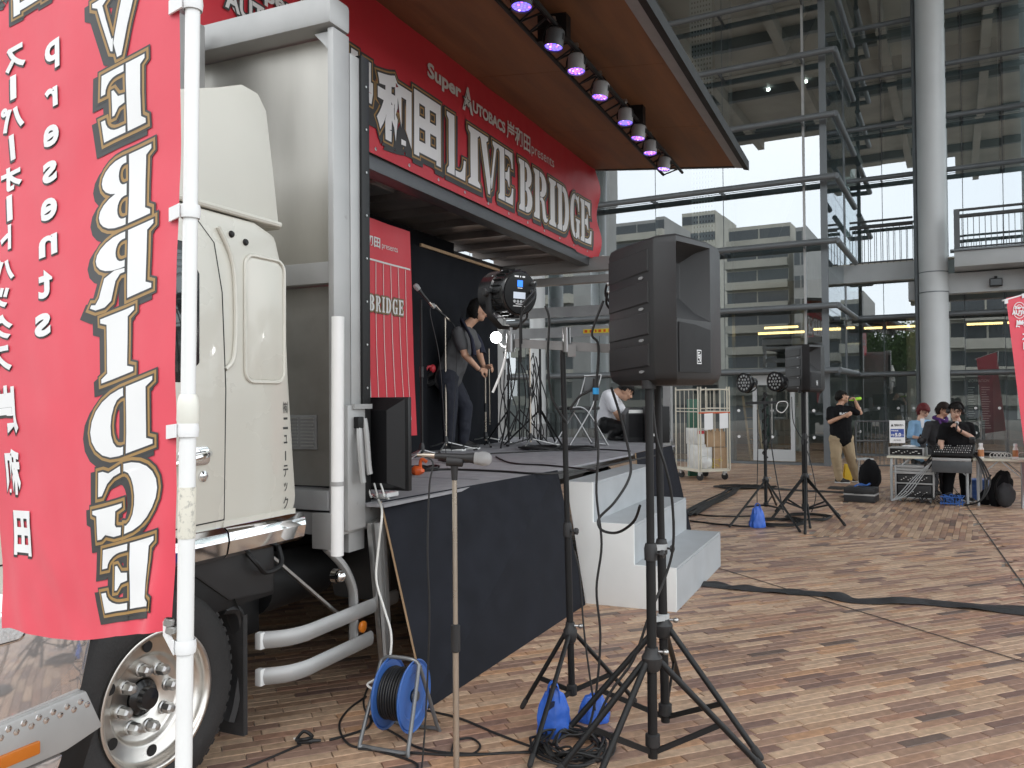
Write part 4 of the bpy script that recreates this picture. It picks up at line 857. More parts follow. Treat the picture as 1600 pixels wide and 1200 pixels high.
# ================================================================== NEAR FLAG
def fsurf(a, s, wr=1):      # a: 0 pole edge .. 1 free edge, s: height before the cloth sags
    xp = -.5219-.011*(2.184-s); xf = -.956-(s-1.12)*.055; e = a
    p = V((xp+(xf-xp)*e, 1.305+.26*e, s-.085*a-.03*sin(pi*min(1, a*1.05))*max(0, 1-(s-1.2)*1.2)))
    low = max(0., 1-(s-1.21)/.30); pin = low*low*max(0., 1-a/.30)
    n = V((-.51, -.86, 0)); w = .006*noise.noise(V((a*3, s*3.3, 0)))+.0035*noise.noise(V((a*9-s*5, s*11, 4)))*(.5+low)
    w += .012*pin*sin(a*34+s*9)
    w *= wr
    if pin: p.z += -.022*pin*(1-a); p.x += -.018*pin*(1-abs(a-.2))
    return p+n*w
FWID = .51
FN = lambda u, s, lv: fsurf(u/FWID, s)+V((-.51, -.86, 0))*(.0016+.0004*lv)
def finv(px, py):
    a, s = .5, CH-(py-622)*1.4/FPX
    def pr(a, s): q = fsurf(a, s, 0)-CAM; f_ = q.dot(cF); return 800+FPX*q.dot(cR)/f_, 600-FPX*q.dot(cU)/f_
    for _ in range(12):
        x, y = pr(a, s); a += (x-px)/570; s += (y-py)/900
    return a*FWID, s
flag = thing('nobori_flag', 'tall red banner flag on a white pole nearest the camera, lettering seen reversed', 'flag', (-.535, 1.3, 0))
k = MB(); k.grid(lambda a, b: fsurf(a, 1.21+1.80*b), 56, 130); k.build('flag_cloth', m_redflag, flag, recalc=False)
k = MB()
for ch, x0, x1, y0, y1 in (('V', 222, 150, 88, -12), ('E', 228, 158, 208, 103), ('B', 235, 152, 352, 244), ('R', 240, 143, 470, 364), ('I', 213, 160, 590, 489), ('D', 243, 140, 712, 608), ('G', 246, 148, 833, 726), ('E', 238, 160, 952, 850)):
    xm, ym = (x0+x1)/2, (y0+y1)/2; u0 = finv(x0, ym)[0]; u1 = finv(x1, ym)[0]; s0 = finv(xm, y0)[1]; s1 = finv(xm, y1)[1]
    k = MB(); stencil(k, ch, u0, s0, u1-u0, s1-s0, FN, (.03, .075, .105), (.10, -.07), cut=.03); k.build('letter', [m_wt, m_dk, m_tan], flag, recalc=False)
for ch, x0, x1, y0, y1 in (('田', 78, 22, 12, -60), ('和', 16, -40, 12, -60)):
    xm, ym = (x0+x1)/2, (y0+y1)/2; k = MB(); kanji(k, ch, finv(x0, ym)[0], finv(xm, y0)[1], finv(x1, ym)[0], finv(xm, y1)[1], FN, (.03, .07, .1), .04, (.05, -.05), cut=.03); k.build('letter', [m_wt, m_dk, m_tan], flag, recalc=False)
def small(ch, x0, x1, y0, y1, b, sh=(.05, -.05)):
    k = MB(); small_(k, ch, x0, x1, y0, y1, b, sh); k.build('small_letter', [m_wt, m_dk], flag, recalc=False)
def small_(k, ch, x0, x1, y0, y1, b, sh=(.05, -.05)):
    xm, ym = (x0+x1)/2, (y0+y1)/2; A_ = finv(x0, ym)[0], finv(xm, y0)[1], finv(x1, ym)[0], finv(xm, y1)[1]
    if ch == 'ー':
        w = (A_[2]-A_[0]); 
        for lv, d, mi in ((0, .004, 1), (1, 0, 0)): put(k, ([(A_[0]+d, A_[1]-d), (A_[2]+d, A_[1]-d), (A_[2]+d, A_[3]-d), (A_[0]+d, A_[3]-d)], [(0, 1, 2, 3)]), lambda x, y, m, lv=lv: FN(x, y, lv), mi, .03)
        return
    kanji(k, ch, *A_, FN, (0, 0, 0), b, sh, plain=0, cut=.03)
for ch, x0, x1, y0, y1 in (('p', 96, 72, 110, 64), ('r', 93, 73, 169, 138), ('e', 94, 69, 228, 196), ('s', 90, 68, 286, 252), ('e', 91, 65, 344, 310), ('n', 92, 63, 400, 368), ('t', 84, 62, 466, 421), ('s', 82, 57, 526, 490)): small(ch, x0, x1, y0, y1, .03)
for ch, x0, x1, y0, y1 in (('ス', 42, 10, 110, 72), ('ー', 27, 18, 156, 118), ('パ', 40, 5, 204, 164), ('ー', 24, 16, 250, 211), ('オ', 35, 2, 298, 260), ('ー', 20, 11, 345, 305), ('ト', 20, 2, 392, 353), ('バ', 26, -8, 440, 402), ('ッ', 19, -8, 482, 450), ('ク', 24, -9, 531, 492), ('ス', 22, -10, 581, 541), ('岸', 30, -2, 678, 602), ('和', 31, 10, 773, 701), ('田', 48, 21, 868, 798)): small(ch, x0, x1, y0, y1, .045)
pa, pb = at(301.5, 0, 1.3), at(287, 1200, 1.3); pd = (pa-pb).normalized(); ptop = pb+pd*(3.08-pb.z)/pd.z; pbot = pb+pd*(.05-pb.z)/pd.z; pj = pb+pd*(1.515-pb.z)/pd.z
k = MB(); k.cyl(pj, ptop, .0113, n=20); k.build('upper_pole', m_pvc, flag)
k = MB(); k.cyl(pbot, pj, .0127, n=20); k.build('lower_pole', m_pvc, flag)
k = MB(); k.lathe([(.0125, .045), (.0150, .040), (.0165, .030), (.0172, .004), (.0155, 0), (.0155, -.002), (.0145, -.006), (.0145, -.012), (.0135, -.013)], pj, pd, 24); k.build('pole_coupling', mat('ivory_plastic', (.74, .73, .66), .4), flag)
k = MB()
pm_ = pb+pd*(1.415-pb.z)/pd.z; k.lathe([(.0136, -.08), (.0136, 0)], pm_, pd, 20); k.build('pole_label', mat('worn_label', (.68, .65, .56), .7, wear=((.45, .43, .38), 120, .5), var=.1), flag)
k = MB(); k.cyl(ptop, fsurf(1, 3.03)+V((0, 0, .03)), .006, n=10); k.build('top_bar', m_pvc, flag)
for py in (-2, 326, 668, 1003):
    Y = 1.3; z = CH-(py-622)*Y/FPX; c = pb+pd*(z-pb.z)/pd.z; k = MB(); rr0 = .0145 if py < 600 else .0158
    k.lathe([(rr0, -.0105), (rr0+.0012, 0), (rr0, .0105)], c, pd, 20)
    e = fsurf(0.03, z+.002) if py < 900 else fsurf(.02, 1.215)
    q = [c+V((-.012, -rr0, .0105)), c+V((-.012, -rr0, -.0105)), e+V((-.004, -.004, -.012)), e+V((-.004, -.004, .010))]
    k.add(q+[p+V((0, .004, 0)) for p in q], [(0, 1, 2, 3), (7, 6, 5, 4)]+[(i, 4+i, 4+(i+1) % 4, (i+1) % 4) for i in range(4)]); k.build('fabric_loop', m_wt, flag)
k = MB()
for py in (972, 984): c = at(264 if py < 980 else 267, py, 1.296); k.lathe([(.006, -.006), (.0085, -.004), (.0085, .004), (.006, .006)], c, (.2, 0, 1), 8)
k.build('metal_clip', m_steel, flag)
k = MB(); k.lathe([(.0, .05), (.05, .05), (.16, .04), (.19, .015), (.19, 0)], (pbot.x, pbot.y, 0), (0, 0, 1), 28); k.build('pole_base', m_dgrey, flag)

# ================================================================== STANDS, SPEAKERS, LAMPS
def rod(k, p, q, r, n=12): k.cyl(p, q, r, n=n)
def tripod(label, name, c, z0, z1, hub, feet, r, tilt=V((0, 0, 0)), upper=None, cat='stand', col=m_black, group=None, collar_w=None, colz=None):
    """c ground point of the pole axis, pole from z0 to z1, legs leave the hub; tilt = lean per metre"""
    t = thing(name, label, cat, (c.x, c.y, 0), 0, group); P = lambda z: V((c.x, c.y, z))+tilt*z
    um = upper or (z0+z1)/2
    k = MB(); rod(k, P(z0), P(um), r, 20); k.build('lower_tube', col, t); k = MB(); rod(k, P(um-.01), P(z1), r*.82, 20); k.build('upper_tube', col, t)
    k = MB(); k.lathe([(r*1.02, -.03), (r*1.3, -.028), (r*1.35, .02), (r*1.1, .04), (r*.84, .042)], P(um), (0, 0, 1), 20); k.build('collar', m_plastic, t)
    k = MB(); d = V((.8, -.5, 0)); k.cyl(P(um)+d*r, P(um)+d*(r+.028), .005, n=8); k.lathe([(.004, 0), (.017, .004), (.017, .016), (.004, .02)], P(um)+d*(r+.024), d, 7); k.build('lock_knob', m_plastic, t)
    k = MB(); k.lathe([(r*1.02, -.05), (r*1.5, -.045), (r*2.0, -.02), (r*2.1, .01), (r*1.5, .028), (r*1.3, .05), (r*1.02, .052)], P(hub), (0, 0, 1), 24); k.build('hub', m_plastic, t)
    k = MB(); d = V((.9, -.3, 0)); k.cyl(P(hub+.035)+d*r, P(hub+.035)+d*(r+.03), .006, n=8); k.sph(P(hub+.035)+d*(r+.04), (.014, 0, 0), (0, .014, 0), (0, 0, .012), 10, 6); k.build('hub_screw', m_steel, t)
    for f in feet:
        f = V(f); a = P(hub-.01); h_ = (f-a); hd = V((h_.x, h_.y, 0)).normalized(); a = a+hd*r*1.7; L_ = f-a
        k = MB(); rod(k, a, f+V((0, 0, .012)), r*.66, 14); lg = k.build('leg', col, t)
        k = MB(); e = f+V((0, 0, .012)); ln = L_.normalized(); k.cap(e-ln*.04, e, r*.8, r*.74, 12); k.build('rubber_foot', m_rubber, lg)
        k = MB(); m_ = a+L_*.58; b_ = P(max(z0+.02, m_.z*.30)); k.bar(m_, b_, .010, .022); k.build('brace', col, t)
    k = MB(); k.lathe([(r*1.02, -.02), (r*1.5, -.015), (r*1.5, .03), (r*1.02, .035)], P(max(z0+.02, .12)), (0, 0, 1), 16); k.build('lower_collar', m_plastic, t)
    return t, P
c1 = V((.572, 3.46, 0))
s1, P1 = tripod('front black tripod stand carrying the large loudspeaker', 'speaker_stand', c1, .055, 1.60, .46, [gp(868, 1215), gp(925, 1245), gp(1192, 1205)], .0205, V((.0, 0, 0)), .90, group='black tripod stands in the foreground')
c2 = V((.688, 3.80, 0))
s2, P2 = tripod('black tripod stand standing just behind the front speaker stand', 'tripod_stand', c2, .07, 1.72, .50, [gp(882, 1150), gp(1188, 1188), gp(1062, 1068)], .0205, V((-.012, 0, 0)), .86, group='black tripod stands in the foreground')
for z in (.865, .545): k = MB(); k.lathe([(.021, -.014), (.029, -.012), (.029, .014), (.021, .016)], P2(z), (0, 0, 1), 20); k.bar(P2(z)+V((.0, -.02, 0)), P2(z)+V((-.04, -.035, 0)), .02, .022); k.build('grey_clamp_collar', m_bbeam, s2)
c3 = V((.282, 4.06, 0))
s3, P3 = tripod('slim black tripod stand holding the steel crossbar with two stage lights', 'lighting_stand', c3, .10, 1.82, .405, [gp(816, 1108), gp(828, 1200), gp(992, 1098)], .0165, V((-.018, 0, 0)), .90, group='black tripod stands in the foreground')
# crossbar with sleeves
ba, bb_ = at(800, 536, 4.08), at(958, 545, 4.02)
k = MB(); k.bar(ba, bb_, .012, .043); xb = tag(k.build('crossbar', m_bar, None, at=(ba+bb_)/2), 'flat grey steel crossbar clamped on top of the slim tripod stand', 'bar')
k = MB(); k.cyl(at(885, 512, 4.03), at(886, 550, 4.03), .0205, n=18); k.build('sleeve', m_tube, xb); k = MB(); k.cyl(at(798, 522, 4.08), at(798, 550, 4.08), .022, n=18); k.cyl(at(798, 512, 4.08), at(798, 522, 4.08), .009, n=12); k.build('sleeve', m_tube, xb)
k = MB(); k.obox(at(893, 548, 4.03), (.02, 0, 0), (0, .02, 0), (0, 0, .03)); k.build('gusset_plate', m_bar, xb)
def stage_light(c, ax, label, r=.112, ln=.19, lcd=True):
    ax = V(ax).normalized(); R_ = ax.cross(V((0, 0, 1))).normalized(); U_ = R_.cross(ax)    # ax: rear panel faces +ax
    t = thing('stage_light', label, 'stage light', c-V((0, 0, .17)), 0, 'stage lights on the steel crossbar')
    k = MB(); k.lathe([(0, 0), (r*.93, 0), (r*.98, -.006), (r, -.02), (r, -ln*.45), (r*1.06, -ln*.5), (r*1.06, -ln), (r*.9, -ln-.002), (r*.88, -ln+.03), (0, -ln+.032)], c, ax, 40); hb = k.build('housing', m_blackg, t, bevel=0)
    k = MB()
    for i in range(22):
        a = 2*pi*i/22; d = R_*cos(a)+U_*sin(a); k.obox(c-ax*ln*.30+d*(r+.004), ax*ln*.17, d*.006, d.cross(ax)*.0022)
    k.build('cooling_fin', m_black, hb, kind='stuff')
    k = MB()
    for i in range(9):
        a = pi*(.25+i*.18); d = R_*cos(a)+U_*sin(a); q = c-ax*ln*.62+d*(r*1.06); k.sph(q, R_*.004, U_*.004, ax*.004, 8, 5)
    k.build('screw_head', m_steel, hb, kind='stuff')
    F_ = lambda x, y, lv=1: c+R_*x+U_*y+ax*(.001+.0006*lv)
    pn = MB(); pn.prism([(.10*cos(i*pi/12), .10*sin(i*pi/12)) for i in range(24)], lambda x, y: F_(x, y, 0), ax*.002); pn = pn.build('rear_panel', m_black, hb)
    k = MB(); Q = lambda x0, x1, y0, y1, mi, z=.0032: k.add([c+R_*x+U_*y+ax*z for x, y in ((x0, y0), (x1, y0), (x1, y1), (x0, y1))], [(0, 1, 2, 3)], mi)
    Q(-.012, .022, .030, .062, 0); Q(-.030, .045, -.028, .004, 1)
    for i in range(4): k.cyl(c+R_*(-.024+i*.021)+U_*(-.042)+ax*.003, c+R_*(-.024+i*.021)+U_*(-.042)+ax*.006, .0075, n=12, mi=2)
    for x0, x1, y in ((-.01, .02, .022), (-.015, .03, -.056), (-.03, .045, -.066)): Q(x0, x1, y, y+.004, 3)
    for x0, x1 in ((-.025, -.008), (0, .006), (.014, .04)): Q(x0, x1, .076, .084, 3)
    k.build('control_display', [m_lblue, m_lcd, m_bbeam, m_wt], pn if False else hb, recalc=False)
    for sx in (-1, 1):
        k = MB(); k.lathe([(0, .03), (.017, .03), (.021, .026), (.021, .008), (.012, 0)], c-ax*ln*.5+R_*sx*(r+.012), R_*sx, 16); k.build('yoke_knob', m_plastic, t)
    k = MB(); o = c-ax*ln*.5; w = r+.010; D_ = V((0, 0, -1)); pts = [o+R_*w+V((0, 0, .02)), o+R_*w+D_*.09, o+R_*w*.96+D_*.115, o+R_*.05+D_*.168, o-R_*.05+D_*.168, o-R_*w*.96+D_*.115, o-R_*w+D_*.09, o-R_*w+V((0, 0, .02))]
    k.tube(pts, .005, 6, smooth=False, flat=3.0); k.build('yoke', m_black, t)
    for i, (x, y) in enumerate(((-.072, .052), (-.068, .012))):
        k = MB(); q = c+R_*x+U_*y; k.cyl(q, q+ax*.025, .010, n=12); k.build('plug', m_steel, t)
        k = MB(); k.tube([q+ax*.03, q+ax*.055+R_*.04+V((0, 0, -.05)), q+ax*.02+R_*.08+V((0, 0, -.13)), q+ax*.0+R_*.07+V((0, 0, -.30-.05*i))], .006, 8); k.build('lead', m_cable, t)
    return t
stage_light(at(813, 458, 4.04), (.62, -.78, -.05), 'round black stage light with blue lit display on the left end of the crossbar')
stage_light(at(968, 462, 4.02), (-.8, .5, -.05), 'round black stage light half hidden behind the loudspeaker')
lw = thing('clip_lamp', 'small glaring white lamp clipped beside the end of the crossbar', 'lamp', at(782, 545, 4.2))
lc = at(775, 527, 4.2); k = MB()
for i in range(9): a = i*2*pi/8; r_ = .019 if i < 8 else 0; q = lc+V((cos(a)*r_, -.005*(i % 2), sin(a)*r_)); k.sph(q, (.0075, 0, 0), (0, .0075, 0), (0, 0, .0075), 10, 6)
k.build('lamp_face', m_lamp, lw); k = MB(); k.cyl(lc+V((0, .012, 0)), lc+V((0, .06, 0)), .03, .02, 16); k.build('lamp_shell', m_wt, lw)
k = MB(); k.tube([lc+V((.01, .03, -.02)), lc+V((.05, .02, -.05)), lc+V((.075, 0, .03)), lc+V((.06, 0, .06)), lc+V((.03, 0, .05))], .005, 8); k.tube([lc+V((.06, .02, -.03)), lc+V((.03, .03, -.16)), lc+V((-.02, .04, -.28))], .006, 8); k.build('lamp_hook', m_pvc, lw)

# ---- loudspeaker
def make_speaker(label):
    t = thing('loudspeaker', label, 'loudspeaker', (c1.x+.09, c1.y+.05, 1.60))
    S1, S2, F1, F2, R1, R2 = [V((x, y, 0)) for x, y in ((.442, 3.74), (.5785, 3.365), (.662, 3.315), (.842, 3.50), (.925, 3.655), (.76, 3.95))]
    z0, z1 = 1.60, 2.213; up = V((0, 0, 1)); poly = [S1, S2, F1, F2, R1, R2]; n = 6; fn = V((F2-F1).y*1, 0) if False else None
    k = MB(); cen = sum(poly, V())/6; ins = lambda p, d: p+(cen-p).normalized()*d
    lv = [(z0, .05), (z0+.022, .012), (z0+.05, 0), (z1-.035, 0), (z1-.010, .010), (z1, .035)]
    vs = [ins(p, d)+up*z for z, d in lv for p in poly]; fs = []
    for j in range(len(lv)-1):
        for i in range(n):
            if j == 2 and i == 2: continue
            fs.append((j*n+i, j*n+(i+1) % n, (j+1)*n+(i+1) % n, (j+1)*n+i))
    fs += [tuple(range(n-1, -1, -1)), tuple(range((len(lv)-1)*n, len(lv)*n))]; k.add(vs, fs)
    f = (F2-F1).normalized(); fnm = V((f.y, -f.x, 0)); W_ = (F2-F1).length; Fp = lambda x, z, d=0: F1+f*x+up*z+fnm*d
    za, zb, zc, zd = z0+.05, 1.865, 1.90, z1-.035
    k.add([Fp(0, za), Fp(W_, za), Fp(W_, zb), Fp(0, zb)], [(0, 1, 2, 3)])
    # horn: mouth, throat
    m = [Fp(0, zb), Fp(W_, zb), Fp(W_, zd), Fp(0, zd)]; i1 = [Fp(.03, zb+.05, -.05), Fp(W_-.04, zb+.035, -.05), Fp(W_-.04, zd-.02, -.05), Fp(.03, zd-.02, -.05)]
    i2 = [Fp(.08, zb+.10, -.10), Fp(W_-.08, zb+.10, -.10), Fp(W_-.08, zd-.06, -.10), Fp(.08, zd-.06, -.10)]
    k.add(m+i1+i2, [(i, (i+1) % 4, 4+(i+1) % 4, 4+i) for i in range(4)]+[(4+i, 4+(i+1) % 4, 8+(i+1) % 4, 8+i) for i in range(4)]+[(8, 9, 10, 11)])
    cab_ = k.build('cabinet', m_plastic, t, sharp=30, recalc=True, bevel=.006)
    g = MB(); g.prism([(.010, za-.0), (W_-.010, za), (W_-.010, zb-.035), (W_*.5, zb-.018), (.010, zb-.012)], lambda x, z: Fp(x, z, .0015), fnm*.004); gr = g.build('grille', m_grille, t, bevel=.0015)
    k = MB(); bx0, bz0, bw__, bh = W_*.53, za+.035, .034, .058
    Bq = lambda a, b, c, d, e, mi: k.add([Fp(bx0+a*bw__, bz0+c*bh, e), Fp(bx0+b*bw__, bz0+c*bh, e), Fp(bx0+b*bw__, bz0+d*bh, e), Fp(bx0+a*bw__, bz0+d*bh, e)], [(0, 1, 2, 3)], mi)
    Bq(0, 1, 0, 1, .0075, 0); Bq(.09, .91, .06, .94, .0082, 1)
    for a, b, c, d in ((.2, .3, .4, .85), (.3, .55, .76, .85), (.3, .5, .56, .64), (.3, .62, .40, .48), (.52, .62, .3, .7), (.72, .82, .3, .7), (.58, .76, .16, .3), (.2, .42, .14, .24)): Bq(a, b, c, d, .0088, 0)
    k.build('badge', [m_wt, m_black], gr, recalc=False)
    s = (S1-S2).normalized(); sn = V((s.y, -s.x, 0)); sn = -sn if sn.dot(V((-1, -.3, 0))) < 0 else sn; SW = (S1-S2).length; Sp = lambda x, z, d=0: S2+s*x+up*z+sn*d
    hh = (z1-z0-.09)/4
    for i in range(4):
        zb0 = z0+.045+i*hh; k = MB(); q = [Sp(.035, zb0+.03, .001), Sp(SW-.004, zb0+.018, .001), Sp(SW-.004, zb0+hh-.012, .001), Sp(.035, zb0+hh-.006, .001)]; q2 = [Sp(.042, zb0+.037, .006), Sp(SW-.006, zb0+.022, .004), Sp(SW-.006, zb0+hh-.014, .004), Sp(.042, zb0+hh-.010, .006)]
        k.add(q+q2, [(4, 5, 6, 7)]+[(j, (j+1) % 4, 4+(j+1) % 4, 4+j) for j in range(4)]); k.build('side_panel', m_plastic, t)
        k = MB(); k.prism([(.10+.02*cos(j*pi/6), zb0+.010+.006*sin(j*pi/6)) for j in range(12)], lambda x, z: Sp(x, z, .0005), sn*.004); k.build('slot_cap', m_grey, t)
    k = MB(); k.cyl(V((c1.x, c1.y, 1.585)), V((c1.x, c1.y, 1.62)), .03, n=18); k.build('pole_socket', m_plastic, t)
    return t
spk = make_speaker('large black loudspeaker close up on its tripod stand in the middle of the photo')
far_c = gp(1262, 806); far_c = V((far_c.x, far_c.y, 0))
Mn = MW[spk.name]; Mf = Matrix.Translation(V((far_c.x+.02, far_c.y+.03, 1.60))) @ Matrix.Rotation(radians(-7.5), 4, 'Z')
copy_tree(spk, Mf, 'smaller looking black loudspeaker on the far tripod stand in front of the glass')
fs_, Pf = tripod('black tripod stand under the far loudspeaker', 'speaker_stand', V((far_c.x-.02, far_c.y, 0)), .06, 1.60, .50, [gp(1206, 812), gp(1258, 835), gp(1320, 822)], .024, upper=1.02, group='black tripod stands by the far speaker')
g2_ = gp(1268, 812); tripod('thin black tripod stand just behind the far speaker pole', 'tripod_stand', V((g2_.x+.03, g2_.y+.35, 0)), .06, 1.60, .48, [gp(1212, 800), gp(1266, 826), gp(1312, 808)], .02, upper=.95, group='black tripod stands by the far speaker')
# ---- light stand with two LED pars
lc_ = gp(1197, 806); lc_ = V((lc_.x, lc_.y, 0))
ls, Pl = tripod('black lighting stand with coiled cable and two small LED lamps on top', 'lighting_stand', lc_, .12, 1.60, .46, [gp(1140, 824), gp(1250, 832), gp(1213, 790)], .021, upper=.95)
k = MB(); tb0, tb1 = at(1165, 630, lc_.y), at(1232, 628, lc_.y); k.bar(tb0, tb1, .035, .035); k.build('top_bar', m_black, ls)
k = MB(); pts = [Pl(.75+i*.012)+V((cos(i*.5)*.030*(-1 if i % 2 else 1) if False else cos(i*.55)*.032, sin(i*.55)*.032, 0)) for i in range(70)]; k.tube(pts, .009, 6, sub=2); cc = tag(k.build('coiled_cable', m_cable, None, at=Pl(.75)), 'black cable wound round the lighting stand with the two LED lamps', 'cable')
def led_lamp(c, ax, label, big=.128, grp='LED lamps on the far lighting stand'):
    ax = V(ax).normalized(); R_ = ax.cross(V((0, 0, 1))).normalized(); U_ = R_.cross(ax)
    t = thing('led_lamp', label, 'stage light', c-V((0, 0, .12)), 0, grp)
    k = MB(); k.lathe([(big*.94, -.01), (big, 0), (big, -.05), (big*.92, -.07), (big*.62, -.14), (big*.5, -.19), (0, -.20)], c, ax, 28); k.build('housing', m_blackg, t)
    k = MB(); k.lathe([(0, -.006), (big*.93, -.006)], c, ax, 28); fc = k.build('face', m_black, t, recalc=False)
    for (rr0, nn) in ((0, 1), (.33, 6), (.68, 12)):
        for i in range(nn):
            a = 2*pi*i/nn; q = c+(R_*cos(a)+U_*sin(a))*big*rr0-ax*.004; k = MB(); k.lathe([(0, .003), (big*.11, .001), (big*.12, 0)], q, ax, 8); k.build('led', m_bbeam, fc)
    k = MB(); w = big+.012; o = c-ax*.07; k.tube([o+R_*w, o+R_*w+V((0, 0, -.08)), o+V((0, 0, -.13)), o-R_*w+V((0, 0, -.08)), o-R_*w], .008, 6, flat=1.6); k.build('yoke', m_black, t); return t
led_lamp(at(1162, 598, lc_.y-.1), (-.82, -.5, -.02), 'round LED lamp at the left end of the far stand bar')
led_lamp(at(1210, 596, lc_.y-.1), (-.82, -.5, -.02), 'round LED lamp nearer the far loudspeaker on the stand bar')
k = MB(); q = at(1222, 635, lc_.y-.12); k.tube([q+V((-.05, 0, .05)), q+V((.05, 0, .06)), q+V((.07, 0, 0)), q+V((.0, 0, -.08)), q+V((-.07, 0, -.04))], .006, 6, closed=True); k.build('white_safety_wire', m_cablew, ls)
# ---- roof truss with eight LED pars
trs = thing('lighting_truss', 'black lighting truss running along under the plywood wing', 'truss', T(7.2, 2.3, 4.42), pi/2-TA)
tz = 4.43; X0, X1 = 3.7, 10.35
ch_ = [(2.20, tz-.06), (2.44, tz-.06), (2.32, tz+.075)]
tl = lambda t: (t-3.7)*.012
for w, z in ch_: k = MB(TF); k.cyl((X0, w, z), (X1, w+.08, z), .018, n=10); k.build('chord', m_black, trs)
k = MB(TF); n = 34
for i in range(n):
    a = X0+(X1-X0)*i/n; b = X0+(X1-X0)*(i+1)/n; o = .08*i/n
    for (w0, z0_), (w1, z1_) in ((ch_[0], ch_[1]), (ch_[1], ch_[2]), (ch_[2], ch_[0])): k.cyl((a, w0+o, z0_), (b, w1+o, z1_), .009, n=6, caps=False)
k.build('lacing', m_black, trs, kind='stuff')
for t in (5.97, 8.2): tb('truss_hanger', m_black, [(t, t+.10, 2.2, 2.44, tz-.09, tz+.13)], trs)
pars = [(5.124, 2.21, m_ledb), (5.82, 2.25, m_ledb), (6.33, 2.25, m_ledp), (6.97, 2.26, m_ledp), (7.73, 2.25, m_ledb), (8.25, 2.27, m_ledp), (8.81, 2.29, m_ledp), (9.50, 2.31, m_ledw)]
where = ['first and nearest to the camera', 'second from the camera', 'third from the camera', 'fourth from the camera', 'fifth from the camera', 'sixth from the camera', 'seventh, next to the last one', 'last at the far end']
for i, (t, w, me_) in enumerate(pars):
    zc = 4.20; p = thing('par_light', 'small violet lit spot under the truss, '+where[i], 'stage light', T(t, w, zc), pi/2-TA, 'violet spots along the lighting truss')
    ax = V((-.10, .12 if i % 2 else .02, -1)).normalized(); c = V((t, w, zc)); r = .072
    k = MB(TF); k.lathe([(r*.96, -.004), (r, 0), (r, -.125), (r*.8, -.14), (0, -.142)], c, ax, 26); k.build('can', m_grey if i > 1 else m_dgrey, p)
    k = MB(TF); k.lathe([(0, -.012), (r*.95, -.012)], c, ax, 26); fc = k.build('lens_face', mat('led_board', (.2, .15, .5), .3, emit=(.2, .12, .9, .9)) if i == 0 else bpy.data.materials['led_board'], p, recalc=False)
    for rr0, nn in ((0, 1), (.36, 6), (.74, 11)):
        for j in range(nn):
            a = 2*pi*j/nn+i; X = ax.cross(V((1, 0, 0))).normalized(); Y = ax.cross(X); q = c+(X*cos(a)+Y*sin(a))*r*rr0-ax*.010; k = MB(TF); k.lathe([(0, .004), (r*.12, .002), (r*.13, 0)], q, ax, 7)
            k.build('led', (me_, m_ledb, m_ledp, m_ledw)[(j+i) % 4] if j % 3 else me_, fc)
    k = MB(TF); k.tube([c+V((0, .078, .05)), c+V((0, .078, .10)), c+V((0, .03, .185)), c+V((0, -.03, .185)), c+V((0, -.078, .10)), c+V((0, -.078, .05))], .006, 6, flat=2); k.build('yoke', m_black, p)
    k = MB(TF); k.tube([c+V((.02, 0, .18)), c+V((.05, .04, .22)), c+V((.02, .07, .27)), c+V((-.02, .03, .24)), c+V((-.01, -.03, .2))], .004, 6); k.lathe([(.02, 0), (.024, .03), (.02, .05)], c+V((0, 0, .185)), (0, 0, 1), 10); k.build('clamp', m_steel, p)
# ---- mic stands
def micstand(label, c, z0, h, boom=None, mic=None, r=.0095, col=m_pole, base='tripod', rot=0, fr=.32, group='microphone stands'):
    t = thing('microphone_stand', label, 'microphone stand', (c.x, c.y, z0), 0, group); P = lambda z: V((c.x, c.y, z0+z))
    k = MB(); k.cyl(P(.06), P(h*.55), r*1.25, n=14); k.build('lower_tube', col, t); k = MB(); k.cyl(P(h*.55), P(h), r, n=14); k.build('upper_tube', col, t)
    k = MB(); k.lathe([(r*1.3, -.05), (r*1.9, -.045), (r*1.9, .045), (r*1.1, .05)], P(h*.55), (0, 0, 1), 14); k.build('grip', m_plastic, t)
    if base == 'tripod':
        k = MB(); k.lathe([(r*1.3, -.03), (r*2.6, -.025), (r*2.6, .02), (r*1.3, .05)], P(.11), (0, 0, 1), 14); k.build('hub', m_plastic, t)
        for i in range(3): a = rot+i*2*pi/3; f = P(.012)+V((cos(a), sin(a), 0))*fr; k = MB(); k.cyl(P(.10), f, r*.8, n=10); lg = k.build('leg', m_steel, t); k = MB(); k.cap(f-V((cos(a), sin(a), 0))*.03, f, r*1.2, r*1.1, 10); k.build('rubber_foot', m_rubber, lg)
    else: k = MB(); k.lathe([(0, .06), (.02, .06), (.03, .025), (.12, .018), (.125, 0)], P(0), (0, 0, 1), 36); k.build('round_base', m_black, t)
    if boom: a, b = V(boom[0]), V(boom[1]); k = MB(); k.cyl(a, b, r*.7, n=10); k.build('boom', col, t); k = MB(); k.cyl(P(h)-V((0, .015, 0)), P(h)+V((0, .015, 0)), .016, n=12); k.build('boom_clutch', m_plastic, t)
    return t
